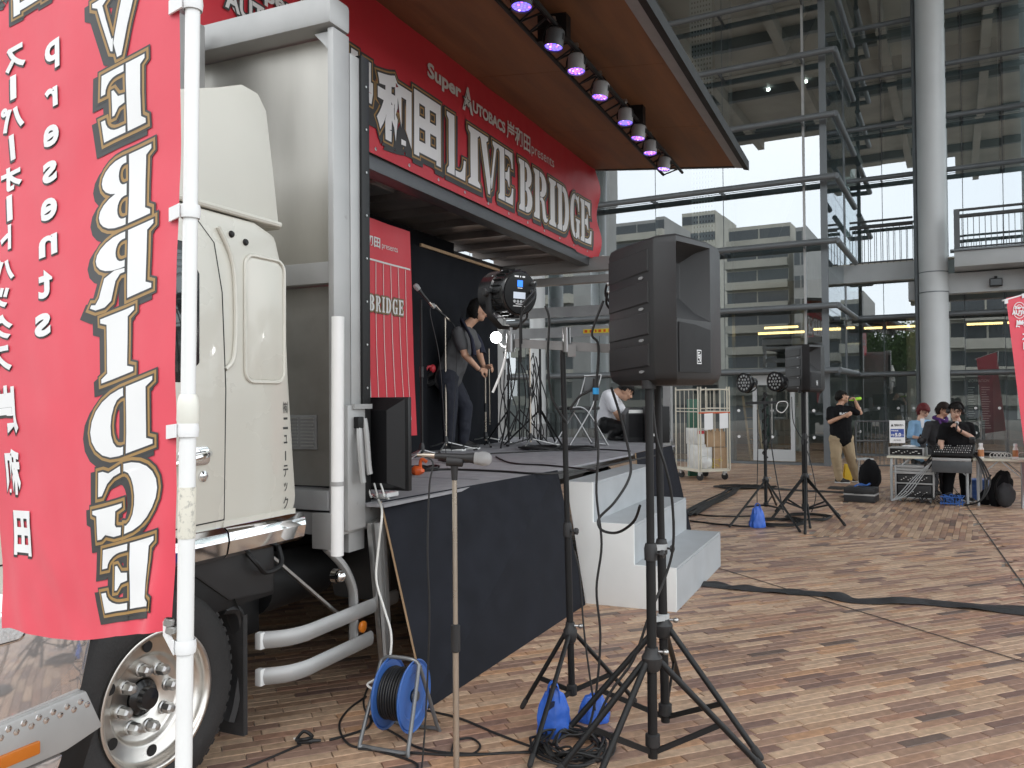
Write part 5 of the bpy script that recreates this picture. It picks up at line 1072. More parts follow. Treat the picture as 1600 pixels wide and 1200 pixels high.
def mic(label, p, d, s=1., connector=True, group='microphones', cable=None):
    d = V(d).normalized(); o = V(p); t = thing('microphone', label, 'microphone', o, 0, group)      # p: middle of the grip, d: towards the head
    k = MB(); k.lathe([(0, -.085), (.0105, -.085), (.0115, -.07), (.014, .02), (.019, .055), (.0205, .062), (0, .062)], o, d, 20); k.build('body', m_plastic, t)
    k = MB(); k.lathe([(.0215, .060), (.0225, .064), (.0225, .069), (.0215, .072)], o, d, 24); k.lathe([(.0215, .072), (.0255, .084), (.0255, .098), (.021, .112), (.012, .12), (0, .1215)], o, d, 24); k.build('grille_ball', mat('mic_mesh', (.6, .6, .6), .5, .5, bump=1., bs=1100) if 'mic_mesh' not in bpy.data.materials else bpy.data.materials['mic_mesh'], t)
    if connector: k = MB(); k.lathe([(.0098, -.085), (.0098, -.125), (.006, -.135), (.005, -.15)], o, d, 16); k.build('plug', m_pole, t)
    if cable: k = MB(); k.tube([o-d*.145]+[V(q) for q in cable], .0033*s, 8); k.build('cable', m_cable, t)
    return t
q = at(710, 726, 2.95)
fm = micstand('straight microphone stand in front of the skirt board, champagne tube with black grip', V((q.x, q.y, 0)), 0, 1.275, r=.0088, base='round')
k = MB(); k.cyl(q+V((0, 0, -.055)), q+V((0, 0, -.005)), .0105, .014, 14); k.lathe([(.0185, -.028), (.0185, .028), (.014, .032)], q+V((0, 0, .012)), (1, 0, -.08), 18); k.build('mic_clip', m_plastic, fm)
mp = at(716, 714.5, 2.95)
mic('microphone with silver ball head lying level on the near stand', mp, (1, -.15, -.055), cable=[at(676, 722, 2.95), at(671, 760, 2.94), at(668, 860, 2.93), at(671, 960, 2.93), at(667, 1080, 2.93), at(660, 1190, 2.9), V((-.35, 2.85, .02)), V((-.2, 2.7, .008))])
SZ = 1.004
q = gp(697, 706, 1.0); micstand('straight microphone stand on stage just left of the leaning man', q, SZ, 1.40, boom=(q+V((0, 0, 1.40)), q+V((-.10, -.02, 1.52))), rot=.4, fr=.34)
mic('microphone tilted up on the stand left of the leaning man', q+V((-.055, -.02, 1.445+SZ-1.0)), (-.62, -.1, .55), cable=[q+V((.05, -.02, 1.36)), q+V((.12, -.03, 1.2)), q+V((.10, -.04, .6)), q+V((.06, -.1, .01))])
q2 = gp(759, 697, 1.0); micstand('short microphone stand that the leaning man is adjusting', q2, SZ, .80, rot=.7, fr=.42)
k = MB(); k.cyl(q2+V((.05, -.03, .25)), q2+V((.045, -.03, 1.12)), .006, n=10); k.build('boom', m_pole, bpy.data.objects[[o.name for o in bpy.data.objects if o.name.startswith('microphone_stand')][-1]])
q3 = gp(829, 700, 1.0); micstand('microphone stand in the thicket of stands right of the leaning man', q3, SZ, 1.12, rot=2.4, fr=.36)
q4 = T(6.3, 3.7, 1); micstand('dark microphone stand in front of the red stage banner', q4, SZ, 1.42, rot=.2, col=m_black, fr=.3)
mic('microphone drooping on the stand before the red stage banner', q4+V((.02, -.02, 1.46)), (-.5, -.3, .62), cable=[q4+V((.08, -.02, 1.3)), q4+V((.16, -.03, .9)), q4+V((.2, -.04, .3)), q4+V((.22, -.1, .01))])
# tall black stands and hanging leads in the middle of the stage
def stagestand(px, py, ptop, w=.011, leg=.3, rot=.3, lab=''):
    q = gp(px, py, 1.0); t = thing('tripod_stand', lab, 'stand', q, 0, 'black stands at the back of the stage'); zt = at(px, ptop, q.y).z
    k = MB(); k.cyl(q+V((0, 0, .05)), V((q.x, q.y, zt)), w, n=12); k.build('pole', m_black, t)
    for i in range(3): a = rot+i*2.094; f = q+V((cos(a)*leg, sin(a)*leg, .016)); k = MB(); k.cyl(q+V((0, 0, .42)), f, w*.8, n=8); k.build('leg', m_black, t)
    return q, zt
stagestand(795, 699, 560, .012, .38, .3, 'black stand just left of the cable clump on stage')
stagestand(845, 697, 545, .013, .42, 1.1, 'black stand in front of the white column foot on stage')
stagestand(812, 693, 548, .010, .34, 2.0, 'thin black stand behind the microphone stands on stage')
k = MB(); q = at(820, 585, 9.2)
rd = random.Random(5)
for i in range(16):
    x = 786+rd.uniform(0, 60); y0 = 548+rd.uniform(0, 30); Y = 9.2+rd.uniform(-.4, .4); pts = [at(x, y0, Y)]
    for j in range(4): x += rd.uniform(-9, 9); y0 += rd.uniform(20, 42); pts.append(at(x, min(y0, 690), Y))
    k.tube(pts, .007, 5, sub=4)
hc = k.build('hanging_cables', m_cable, None, at=q); tag(hc, 'clump of thin black cables hanging among the stands on stage', 'cables'); hc['kind'] = 'stuff'

# ================================================================== PEOPLE
def evalmesh(o):
    dg = bpy.context.evaluated_depsgraph_get(); me = bpy.data.meshes.new_from_object(o.evaluated_get(dg)); return me
def skinned(name, k, m, parent, vox=.009, smooth=3, disp=0, dscale=.12, ds=0):
    """fuse overlapping round shapes into one continuous surface"""
    X = MW[parent.name].inverted(); me = bpy.data.meshes.new('tmp'); me.from_pydata([X @ v for v in k.v], [], k.f)
    bm = bmesh.new(); bm.from_mesh(me); bmesh.ops.remove_doubles(bm, verts=bm.verts, dist=1e-5); bmesh.ops.recalc_face_normals(bm, faces=bm.faces); bm.to_mesh(me); bm.free()
    o = bpy.data.objects.new('tmp', me); COL.objects.link(o)
    r = o.modifiers.new('r', 'REMESH'); r.mode = 'VOXEL'; r.voxel_size = vox
    s = o.modifiers.new('s', 'SMOOTH'); s.iterations = smooth; s.factor = .6
    if disp:
        tx = bpy.data.textures.new('folds', 'CLOUDS'); tx.noise_scale = dscale; d = o.modifiers.new('d', 'DISPLACE'); d.texture = tx; d.strength = disp; d.mid_level = .5
    m2 = evalmesh(o); bpy.data.objects.remove(o); bpy.data.meshes.remove(me)
    m2.name = name; m2.materials.clear(); m2.materials.append(m); m2.polygons.foreach_set('use_smooth', [True]*len(m2.polygons))
    ob = bpy.data.objects.new(name, m2); COL.objects.link(ob); ob.parent = parent; MW[ob.name] = MW[parent.name]; return ob
def person(label, J, face, hup=(0, 0, 1), skin=None, shirt=None, trou=None, hair=None, hstyle='short', sleeve=.5, shoe=None, bulk=1., vox=.009, hem=.0, ankle=1., foot=(1, 0, 0), grip=None, sole=True, seated=False, hs=1.):
    skin = skin or m_skin; J = {a: V(b) for a, b in J.items()}; F = V(face).normalized(); U = V(hup); U = (U-F*U.dot(F)).normalized(); S = F.cross(U)
    base = (J['anL']+J['anR'])/2; base.z = min(J['anL'].z, J['anR'].z)-.08
    t = thing('person', label, 'person', base); b = bulk
    sd = (J['shR']-J['shL']).normalized(); H = J['head']; body = MB()
    # torso and limbs
    pel = (J['hipL']+J['hipR'])/2; chest = (J['shL']+J['shR'])/2; tor = (chest-pel)
    body.cap(pel, pel+tor*.5, .10*b, .095*b); body.cap(pel+tor*.5, pel+tor*.88, .095*b, .085*b); body.cap(J['shL'], J['shR'], .05*b, .05*b)
    body.cap(chest, J['neck'], .065*b, .052); body.cap(J['neck'], H-U*.07-F*.012, .052, .050)
    for s in 'LR':
        body.cap(J['sh'+s], J['el'+s], .047*b, .036*b); body.cap(J['el'+s], J['wr'+s], .038*b, .024*b)
        body.cap(J['hip'+s], J['kn'+s], .078*b, .052*b); body.cap(J['kn'+s], J['an'+s], .050*b, .034)
        # hand: palm, four unequal fingers with a bend, thumb leaving the palm's side
        fo = (J['wr'+s]-J['el'+s]).normalized(); hd = V(J.get('hd'+s, fo)).normalized(); cl = V(J.get('cu'+s, (0, 0, -1))); cl = (cl-hd*cl.dot(hd)).normalized(); sdw = hd.cross(cl)
        w = J['wr'+s]; pm = w+hd*.085; g_ = 1 if grip and s in grip else .35
        for q in (-1, 0, 1): body.cap(w+sdw*q*.010, pm+sdw*q*.024, .018, .0135)
        for i, (ln, q) in enumerate(((.070, -.032), (.080, -.011), (.075, .011), (.058, .032))):
            a = pm+sdw*q; d1 = (hd*(1-g_*.7)+cl*g_*.9).normalized(); d2 = (hd*(1-g_*1.5)+cl*g_*1.1).normalized(); m1 = a+d1*ln*.5; body.cap(a, m1, .0095, .0088, 8); body.cap(m1, m1+d2*ln*.5, .0088, .0075, 8)
        a = w+hd*.03-sdw*.02; m1 = a+(hd*.5-sdw*.7+cl*.45).normalized()*.045; body.cap(a, m1, .0125, .0105, 8); body.cap(m1, m1+(hd*.8-sdw*.1+cl*.5).normalized()*.032, .0105, .0085, 8)
    # head
    s_ = hs; body.sph(H+U*.018-F*.010, S*.074*s_, F*.092*s_, U*.098*s_, 20, 14); body.sph(H-U*.045+F*.022, S*.056*s_, F*.062*s_, U*.066*s_, 16, 10); body.sph(H-U*.088+F*.050, S*.024, F*.024, U*.020, 12, 8)
    body.cap(H+F*.080+U*.018, H+F*.102-U*.020, .008, .0125, 10); body.sph(H+F*.066-U*.03, S*.036, F*.028, U*.024, 12, 8)
    for q in (-1, 1): body.sph(H+S*q*.074-F*.012-U*.008, S*.010, F*.019, U*.030, 10, 8); body.sph(H+S*q*.034+F*.064-U*.016, S*.022, F*.022, U*.022, 10, 8)
    skinned('body', body, skin, t, min(vox, .0075), 2)
    for q in (-1, 1):
        k = MB(); k.sph(H+S*q*.031+F*.0815+U*.010, S*.0125, F*.007, U*.0052, 10, 8); k.build('eye', m_eye, t)
        k = MB(); k.tube([H+S*q*.015+F*.0865+U*.028, H+S*q*.032+F*.083+U*.033, H+S*q*.048+F*.072+U*.028], .0035, 6, flat=.6); k.build('eyebrow', hair or m_hair, t)
    k = MB(); k.sph(H+F*.0905-U*.050, S*.019, F*.007, U*.006, 12, 8); k.build('mouth', m_lip, t)
    # hair: one shell, lower at the sides and back, cut back over the face
    low = {'short': -.10, 'long': -.62, 'bob': -.62}[hstyle]; r = random.Random(len(label))
    def hf(d):
        f_ = d.y; u_ = d.z; n = .05*noise.noise(V((d.x*5+3, d.y*5, d.z*5)))+.03*noise.noise(V((d.x*14, d.y*14, d.z*9)))
        g = 1.15+n
        edge = .42 if hstyle != 'bob' else .30
        if f_ > .25 and u_ < edge-.25*(1-f_): g = .80
        if hstyle == 'short' and u_ < -.25-.35*max(0, -f_)+.0: g = .80
        if hstyle != 'short' and f_ > .38 and u_ < .25 and abs(d.x) < .72: g = .80
        if hstyle in ('bob', 'long') and u_ < -.2 and g > 1: g *= 1+.30*min(1, -u_-.2)*(.6 if f_ > 0 else 1)
        return g
    k = MB(); k.sph(H+U*.020-F*.012, S*.078*s_, F*.094*s_, U*.100*s_, 40, 28, fn=hf); hr = k.build('hair', hair or m_hair, t, sharp=80)
    k = MB()
    for i in range(150):
        th = r.uniform(0, 2*pi); u0 = r.uniform(.25, .95); rr_0 = sqrt(1-u0*u0); d = V((rr_0*cos(th), rr_0*sin(th), u0)); p = H+U*.02-F*.012+(S*.084*d.x+F*.10*d.y+U*.108*d.z)*s_
        if d.y > .1: dn = r.uniform(.02, .05) if hstyle != 'short' or True else .02
        else: dn = r.uniform(.03, .09) if hstyle == 'short' else r.uniform(.08, .17)
        out = (S*d.x+F*d.y)*.014; q = p+out-U*dn; k.tube([p, (p+q)/2+out*.8, q], lambda x: .0045*(1-.8*x), 4, sub=2)
    k.build('hair_locks', hair or m_hair, t, kind='stuff')
    # clothes
    sh = MB(); w = .028
    sh.cap(pel+tor*(.0-hem)-sd*.045*b, pel+tor*.5-sd*.04*b, .125*b, .122*b); sh.cap(pel+tor*(.0-hem)+sd*.045*b, pel+tor*.5+sd*.04*b, .125*b, .122*b)
    sh.cap(pel+tor*.5-sd*.05*b, pel+tor*.90-sd*.062*b, .120*b, .104*b); sh.cap(pel+tor*.5+sd*.05*b, pel+tor*.90+sd*.062*b, .120*b, .104*b)
    sh.cap(pel-tor*hem, pel+tor*.93, .135*b, .112*b); fc_ = V((F.x, F.y, 0))*.02; sh.cap(pel+tor*.2+fc_, pel+tor*.88+fc_, .125*b, .108*b)
    sh.cap(J['shL'], J['shR'], .066*b, .066*b); sh.cap(chest, chest.lerp(J['neck'], .45), .085*b, .066*b)
    for s in 'LR':
        a, e, wr = J['sh'+s], J['el'+s], J['wr'+s]
        if sleeve <= 1: sh.cap(a, a.lerp(e, sleeve), .064*b, .062*b)
        else: sh.cap(a, e, .064*b, .052*b); sh.cap(e, e.lerp(wr, sleeve-1), .052*b, .040*b)
    skinned('shirt', sh, shirt, t, .0095, 3, .016, .09)
    tr = MB()
    tr.cap(J['hipL'], J['hipR'], .118*b, .118*b); tr.cap(pel+tor*.12-sd*.04, pel+tor*.12+sd*.04, .112*b, .112*b)
    for s in 'LR':
        tr.cap(J['hip'+s], J['kn'+s], .110*b, .082*b); tr.cap(J['kn'+s], J['kn'+s].lerp(J['an'+s], ankle), .082*b, .060*b)
    skinned('trousers', tr, trou, t, .0095, 3, .022, .10)
    for s in 'LR':
        f_ = V(J.get('ft'+s, foot)).normalized(); a = J['an'+s]; z = -.075; up = V((0, 0, 1)); sl = f_.cross(up).normalized(); up2 = sl.cross(f_)
        k = MB(); k.cap(a-f_*.02+up2*.005, a-f_*.03+up2*(z+.040), .043, .040); k.cap(a-f_*.03+up2*(z+.040), a+f_*.15+up2*(z+.030), .040, .030); k.cap(a+f_*.04+up2*(z+.035)+sl*.012, a+f_*.15+up2*(z+.027)+sl*.010, .036, .028); k.cap(a, a+f_*.08+up2*(z+.045), .040, .036)
        so_ = skinned('shoe', k, shoe or m_shoe, t, .008, 2)
        if sole: k = MB(); k.prism([(-.068+.0*0, -.034), (.05, -.040), (.15, -.036), (.185, 0), (.15, .042), (.05, .036), (-.068, .034), (-.078, 0)], lambda x, y: a+f_*x+sl*y+up2*(z-.002), up2*.02); k.build('sole', m_sole, so_, bevel=.003)
    return t
# --- man leaning on stage (side on, facing right), grey tee, towel
Y0 = 8.75
def A8(x, y, d=0): return at(x, y, Y0+d)
zf = SZ+.078
hd_ = A8(748, 485)
J = dict(head=hd_, neck=A8(731, 508), shR=A8(716, 520, -.17), shL=A8(735, 522, .17), elR=A8(726, 554, -.24), wrR=A8(748, 577, -.10), elL=A8(749, 553, .16), wrL=A8(756, 574, .05),
         hipR=A8(699, 590, -.09), hipL=A8(702, 590, .09), knR=A8(703, 640, -.10), knL=A8(727, 636, .14), anR=A8(701, 689, -.08), anL=A8(724, 688, .16), hdR=(.9, .1, -.25), hdL=(.9, -.1, .1), cuR=(.1, .6, -.8), cuL=(.1, -.6, -.8))
for a in ('anR', 'anL'): J[a].z = zf
pm = person('man in grey tee with dark towel round his neck leaning over a microphone stand', J, (1, -.12, -.20), (.22, 0, 1), m_skin, m_teeg, m_navy, m_hair, 'long', .62, m_shoe, 1.04, grip='LR', ankle=.93, foot=(1, -.15, 0), hem=.04)
k = MB(); k.tube([A8(741, 556, -.27), A8(737, 530, -.25), A8(728, 512, -.18), A8(723, 504, 0), A8(730, 509, .16), A8(748, 528, .20), A8(755, 552, .16)], lambda x: .046+.012*cos(x*12), 10, flat=.45); k.build('towel', m_towel, pm)
k = MB(); w_r = J['wrR']; k.lathe([(.028, -.006), (.032, 0), (.028, .006)], w_r, J['wrR']-J['elR'], 16); k.build('wrist_band', m_dk, pm)
k = MB(); k.sph(A8(676, 576, -.1), (.035, 0, 0), (0, .03, 0), (0, 0, .045)); k.tube([A8(678, 572, -.1), A8(668, 574, -.12), A8(664, 585, -.12)], .014, 6); k.build('red_gloves', m_red, pm)
k = MB(); k.tube([A8(676, 582, -.1), A8(666, 590, -.1), A8(668, 600, -.1), A8(680, 596, -.1)], .03, 8); k.build('hip_pouch', m_black, pm)
# --- crouching man in white polo
Yc = 10.6
def C8(x, y, d=0): return at(x, y, Yc+d)
J = dict(head=C8(978, 612), neck=C8(966, 612), shR=C8(948, 617, -.14), shL=C8(958, 620, .18), elR=C8(962, 645, -.2), wrR=C8(975, 667, -.12), elL=C8(975, 646, .12), wrL=C8(985, 668, .1),
         hipR=C8(946, 664, -.1), hipL=C8(948, 662, .12), knR=C8(971, 668, -.22), knL=C8(972, 660, .2), anR=C8(957, 689, -.2), anL=C8(960, 689, .2), hdR=(.4, 0, -1), hdL=(.3, 0, -1), cuR=(.9, 0, .3), cuL=(.9, 0, .3))
for a in ('anR', 'anL'): J[a].z = zf
person('man in white polo shirt crouching at the back of the stage', J, (.80, -.35, -.62), (.5, 0, 1), m_skin, m_polo, m_black, m_hair, 'short', .75, m_shoe, .98, foot=(1, -.1, 0), sole=False)
# --- man drinking
Yd = 14.7
def D8(x, y, d=0): return at(x, y, Yd+d)
J = dict(head=D8(1316, 621), neck=D8(1311, 634), shR=D8(1298, 641, .0), shL=D8(1326, 640, -.05), elR=D8(1297, 659, -.12), wrR=D8(1318, 650, -.24), elL=D8(1344, 645, -.10), wrL=D8(1337, 628, -.14),
         hipR=D8(1307, 686), hipL=D8(1322, 686), knR=D8(1306, 715, -.04), knL=D8(1328, 715, -.02), anR=D8(1311, 743), anL=D8(1338, 742, .1), hdR=(.75, -.2, .25), hdL=(-.5, -.1, .9), cuR=(0, 1, .3), cuL=(-.9, 0, -.2), ftR=(1, -.5, 0), ftL=(1, -.35, 0))
for a in ('anR', 'anL'): J[a].z = .08
J['knR'].z = J['knL'].z = .50
dm = person('man in black tee and khaki trousers drinking from a green bottle', J, (.93, -.30, .30), (-.25, 0, 1), m_skin, m_teeb, m_khaki, m_hair, 'short', .72, m_shoe, 1.12, grip='L')
k = MB(); fx = D8(1318, 645, -.17)
put(k, fit(text('BLACK', .04), 0, 0, .15, .04), lambda x, y, m: D8(1312, 648, -.165)+V((x, .02*x, y)), 0); k.build('chest_print', m_wt, dm)
bt = MB(); p0 = D8(1326.5, 625.5, -.12); ax = V((1, -.06, .16)).normalized()
bt.lathe([(0, 0), (.011, 0), (.012, .02), (.026, .055), (.029, .08), (.026, .11), (.029, .14), (.029, .20), (.022, .213), (0, .214)], p0, ax, 20); tag(bt.build('drink_bottle', m_lime, None, at=p0), 'lime green drink bottle held to the mouth of the man in khaki trousers', 'bottle')
# --- young woman with red bob
Ye = 13.6
def E8(x, y, d=0): return at(x, y, Ye+d)
J = dict(head=E8(1443, 642), neck=E8(1438, 655), shR=E8(1425, 662, 0), shL=E8(1450, 661, .04), elR=E8(1421, 682, -.05), wrR=E8(1436, 684, -.24), elL=E8(1453, 682, -.04), wrL=E8(1446, 684, -.24),
         hipR=E8(1431, 706), hipL=E8(1443, 706), knR=E8(1431, 738), knL=E8(1443, 738), anR=E8(1431, 762), anL=E8(1443, 762), hdR=(.7, -.5, .1), hdL=(-.5, -.6, .1), cuR=(0, .2, 1), cuL=(0, .2, 1))
for a in ('anR', 'anL'): J[a].z = .08
for a in ('knR', 'knL'): J[a].z = .48
ym = person('young woman with dark red bob and light blue shirt looking at her phone', J, (.25, -.85, -.55), (0, -.35, 1), m_skin2, m_denim, m_black, m_hairr, 'bob', 1.35, m_shoe, .88, foot=(.1, -1, 0), sole=False, hem=.12)
k = MB(); k.prism([(-.035, -.01), (.035, -.01), (.012, -.16), (-.012, -.16)], lambda x, y: E8(1441, 655, -.155)+V((x, 0, y+.02)), (0, -.012, 0)); k.build('inner_top', m_polo, ym)
k = MB(); c = E8(1445, 681, -.36); k.obox(c, (.07, 0, .01), (0, .036, .02), (0, 0, .005)); tag(k.build('phone', m_blackg, None, at=c, bevel=.003), 'dark phone in the hands of the red haired woman', 'phone')
# --- woman in dark jacket with purple scarf
Yf = 12.9
def F8(x, y, d=0): return at(x, y, Yf+d)
J = dict(head=F8(1474, 641), neck=F8(1468, 655), shR=F8(1451, 664, 0), shL=F8(1483, 664, .02), elR=F8(1444, 686, -.02), wrR=F8(1442, 705, -.20), elL=F8(1490, 690), wrL=F8(1482, 704, -.2),
         hipR=F8(1458, 712), hipL=F8(1474, 712), knR=F8(1459, 745), knL=F8(1475, 745), anR=F8(1459, 770), anL=F8(1475, 770), hdR=(0, -.5, -.8), cuR=(.5, .3, 0))
for a in ('anR', 'anL'): J[a].z = .08
for a in ('knR', 'knL'): J[a].z = .48
wm = person('woman in dark jacket with purple scarf bending over the mixing desk', J, (.35, -.80, -.50), (.1, -.3, 1), m_skin, m_jack, m_jack, m_hairb, 'long', 1.72, m_shoe, 1.0, foot=(.1, -1, 0), sole=False, hem=.1)
k = MB(); n_ = J['neck']; k.tube([n_+V((-.09, .0, .02)), n_+V((-.05, -.09, 0)), n_+V((.04, -.11, -.03)), n_+V((.09, -.02, .02)), n_+V((0, .08, .04))], .026, 8, closed=True); k.tube([n_+V((-.06, -.10, 0)), n_+V((-.04, -.14, -.09)), n_+V((-.02, -.145, -.16))], .022, 8, flat=.6); k.build('scarf', m_purple, wm)
# --- person with headphones, black tee, holding a microphone
Yg = 11.95
def G8(x, y, d=0): return at(x, y, Yg+d)
J = dict(head=G8(1493, 643), neck=G8(1496, 658), shR=G8(1476, 668, .02), shL=G8(1514, 667, .0), elR=G8(1470, 692, .0), wrR=G8(1472, 712, -.18), elL=G8(1519, 684, -.02), wrL=G8(1498, 672, -.24),
         hipR=G8(1487, 716), hipL=G8(1505, 716), knR=G8(1484, 752), knL=G8(1508, 752), anR=G8(1480, 782), anL=G8(1509, 780, .1), hdR=(0, -.6, -.8), hdL=(-.5, -.1, .8), cuR=(.4, .3, 0), cuL=(-.6, .6, 0))
for a in ('anR', 'anL'): J[a].z = .08
J['knR'].z = J['knL'].z = .50
hm = person('person in black tee with headphones speaking into a microphone at the mixing desk', J, (-.22, -.88, -.32), (0, -.3, 1), m_skin2, m_teeb, m_teeb, m_hair, 'short', .62, m_shoe, 1.10, foot=(.15, -1, 0), grip='L')
hp_ = thing('headphones', 'black over-ear headphones worn by the person speaking at the desk', 'headphones', J['head']); Hh = J['head']
Fv = V((-.22, -.88, -.32)).normalized(); Uv = V((0, -.3, 1)); Uv = (Uv-Fv*Uv.dot(Fv)).normalized(); Sv = Fv.cross(Uv)
k = MB(); k.tube([Hh+Sv*.098*cos(a)+Uv*(.02+.125*sin(a))-Fv*.01 for a in [pi*i/12 for i in range(13)]], .009, 6, flat=1.8); k.build('head_band', m_black, hp_)
for q in (-1, 1): k = MB(); k.lathe([(0, .03), (.032, .03), (.042, .02), (.044, 0), (.03, -.01)], Hh+Sv*q*.085-Fv*.01, Sv*q, 18); k.build('ear_cup', m_plastic, hp_)
mc = J['wrL']+V((-.045, -.03, .055)); mic('hand microphone held up by the person with headphones', mc, Hh+Fv*.13-Uv*.05-mc, connector=False)
k = MB(); k.lathe([(.030, -.010), (.033, 0), (.030, .010)], J['wrL']-(J['wrL']-J['elL']).normalized()*.03, J['wrL']-J['elL'], 16); k.sph(J['wrL']-(J['wrL']-J['elL']).normalized()*.03+V((.0, -.034, 0)), (.018, 0, 0), (0, .007, 0), (0, 0, .018), 12, 6); k.build('wrist_watch', m_black, hm)

# ================================================================== STAGE ITEMS
m_tvb = mat('tv_black_plastic', (.008, .008, .009), .4, spec=.4)
# television seen from behind
E_ = at(640, 695, 4.46); d_ = tW.copy(); tv = thing('television', 'black flat television seen from behind at the front end of the stage', 'television', V((E_.x, E_.y, SZ)), 0)
Q = lambda a, z, o=0: V((E_.x, E_.y, 0))+d_*a+tU*o+V((0, 0, z))
def qb(name, a0, a1, z0, z1, o0, o1, m, par, bev=0):
    k = MB(); k.obox(Q((a0+a1)/2, (z0+z1)/2, (o0+o1)/2), d_*(a1-a0)/2, tU*(o1-o0)/2, V((0, 0, (z1-z0)/2))); return k.build(name, m, par, bevel=bev)
qb('screen_case', 0, .92, 1.055, 1.56, -.012, .022, m_tvb, tv, .004)
k = MB(); q = [Q(.10, 1.10, -.07), Q(.80, 1.10, -.07), Q(.80, 1.49, -.07), Q(.10, 1.49, -.07)]; q2 = [Q(.02, 1.065, -.013), Q(.9, 1.065, -.013), Q(.9, 1.55, -.013), Q(.02, 1.55, -.013)]
k.add(q+q2, [(0, 1, 2, 3)]+[(i, 4+i, 4+(i+1) % 4, (i+1) % 4) for i in range(4)]); k.build('rear_cover', m_tvb, tv, sharp=20)
k = MB()
for i in range(6):
    for j in range(10): k.obox(Q(.16+j*.02, 1.18+i*.04, -.071), d_*.006, tU*.001, V((0, 0, .0015)))
k.build('vent_slots', m_black, tv, kind='stuff')
k = MB(); k.tube([Q(.30, 1.12, -.08), Q(.30, 1.40, -.09), Q(.33, 1.44, -.09), Q(.50, 1.44, -.09)], .014, 6); k.build('cable_cover', m_plastic, tv)
qb('neck', .38, .54, 1.008, 1.10, -.03, .02, m_plastic, tv, .005); k = MB(); k.prism([(.5*cos(i*pi/12)*.5+.46, .26*sin(i*pi/12)*.5) for i in range(24)], lambda a, o: Q(a, 1.004, o), (0, 0, .014)); k.build('foot_plate', m_blackg, tv, bevel=.003)
k = MB()
for i in range(5): p = Q(.12+i*.04, 1.10, -.10); k.tube([p, p+V((.02, -.03, -.07)), T(3.86+i*.02, 2.60, 1.012), T(3.80, 2.44, 1.014)], .005, 6)
cb_ = k.build('power_leads', m_cablew, None, at=Q(.2, 1.01, -.1)); tag(cb_, 'white leads tangled below the back of the television', 'cables')
k = MB(); p = T(3.90, 2.50, 1.012); k.obox(p+V((0, 0, .012)), tU*.06, tW*.022, V((0, 0, .012))); k.obox(p+V((-.05, .0, .008)), tU*.03, tW*.02, V((0, 0, .010))); tag(k.build('power_strip', m_pvc, None, at=p, bevel=.003), 'white power strip at the corner of the stage floor', 'power strip')
# white flex down to the reel
k = MB(); k.tube([T(3.70, 2.44, 1.02)]+[at(x, y, Y) for x, y, Y in ((597, 800, 3.98), (592, 850, 3.95), (588, 905, 3.93), (600, 950, 3.9), (611, 990, 3.87), (608, 1030, 3.85), (590, 1058, 3.82), (574, 1070, 3.79), (590, 1080, 3.76))], .0055, 8); tag(k.build('white_flex', m_cablew, None, at=T(3.7, 2.4, 1.0)), 'white power cord hanging from the stage corner down to the blue reel', 'cable')
# folding chair
fcn = gp(905, 697, 1.0); ch_t = thing('folding_chair', 'black folding chair with chrome tube frame standing at the back of the stage', 'chair', fcn); X = V((.9, .35, 0)).normalized(); Y_ = V((-X.y, X.x, 0))
cq = lambda x, y, z: fcn+X*x+Y_*y+V((0, 0, z))
k = MB()
for s in (-.2, .2):
    k.tube([cq(-.22, s, .01), cq(.05, s, .42), cq(.16, s, .72), cq(.18, s, .80)], .011, 8); k.tube([cq(.26, s, .01), cq(.0, s, .40), cq(-.18, s, .44)], .011, 8)
k.tube([cq(.18, -.2, .80), cq(.18, .2, .80)], .011, 8, smooth=False); k.tube([cq(-.22, -.2, .02), cq(-.22, .2, .02)], .010, 8, smooth=False); k.tube([cq(.26, -.2, .02), cq(.26, .2, .02)], .010, 8, smooth=False); k.build('frame', m_tube, ch_t)
k = MB(); k.obox(cq(-.02, 0, .43), X*.19, Y_*.19, V((0, 0, .018))); k.build('seat', m_plastic, ch_t, bevel=.01); k = MB(); k.obox(cq(.165, 0, .70), X*.012, Y_*.18, V((.02, 0, .09))); k.build('backrest', m_plastic, ch_t, bevel=.008)
# monitor wedge / amp by the crouching man
k = MB(); p = gp(985, 692, 1.0); k.prism([(-.16, 0), (.18, 0), (.18, .42), (-.10, .42), (-.16, .34)], lambda x, z: p+V((x+.12, .12, z)), (.0, .42, 0)); am = k.build('guitar_amplifier', m_plastic, None, at=p, bevel=.012); tag(am, 'black amplifier box beside the crouching man on stage', 'amplifier')
k = MB(); k.obox(p+V((.13, .112, .20)), (.13, 0, 0), (0, .003, 0), (0, 0, .14)); k.build('grille', m_grille, am); k = MB(); k.obox(p+V((.13, .112, .375)), (.13, 0, 0), (0, .003, 0), (0, 0, .02)); k.build('control_strip', m_steel, am)
k = MB(); q = gp(1030, 693, 1.0); k.obox(q+V((0, .2, .22)), (.14, 0, 0), (0, .14, 0), (0, 0, .216)); bx = tag(k.build('equipment_case', m_black, None, at=q, bevel=.01), 'black case standing at the rear corner of the stage', 'case'); k = MB()
for z in (.1, .3): k.obox(q+V((-.05, .055, z)), (.03, 0, 0), (0, .004, 0), (0, 0, .015))
k.build('latch', m_steel, bx)
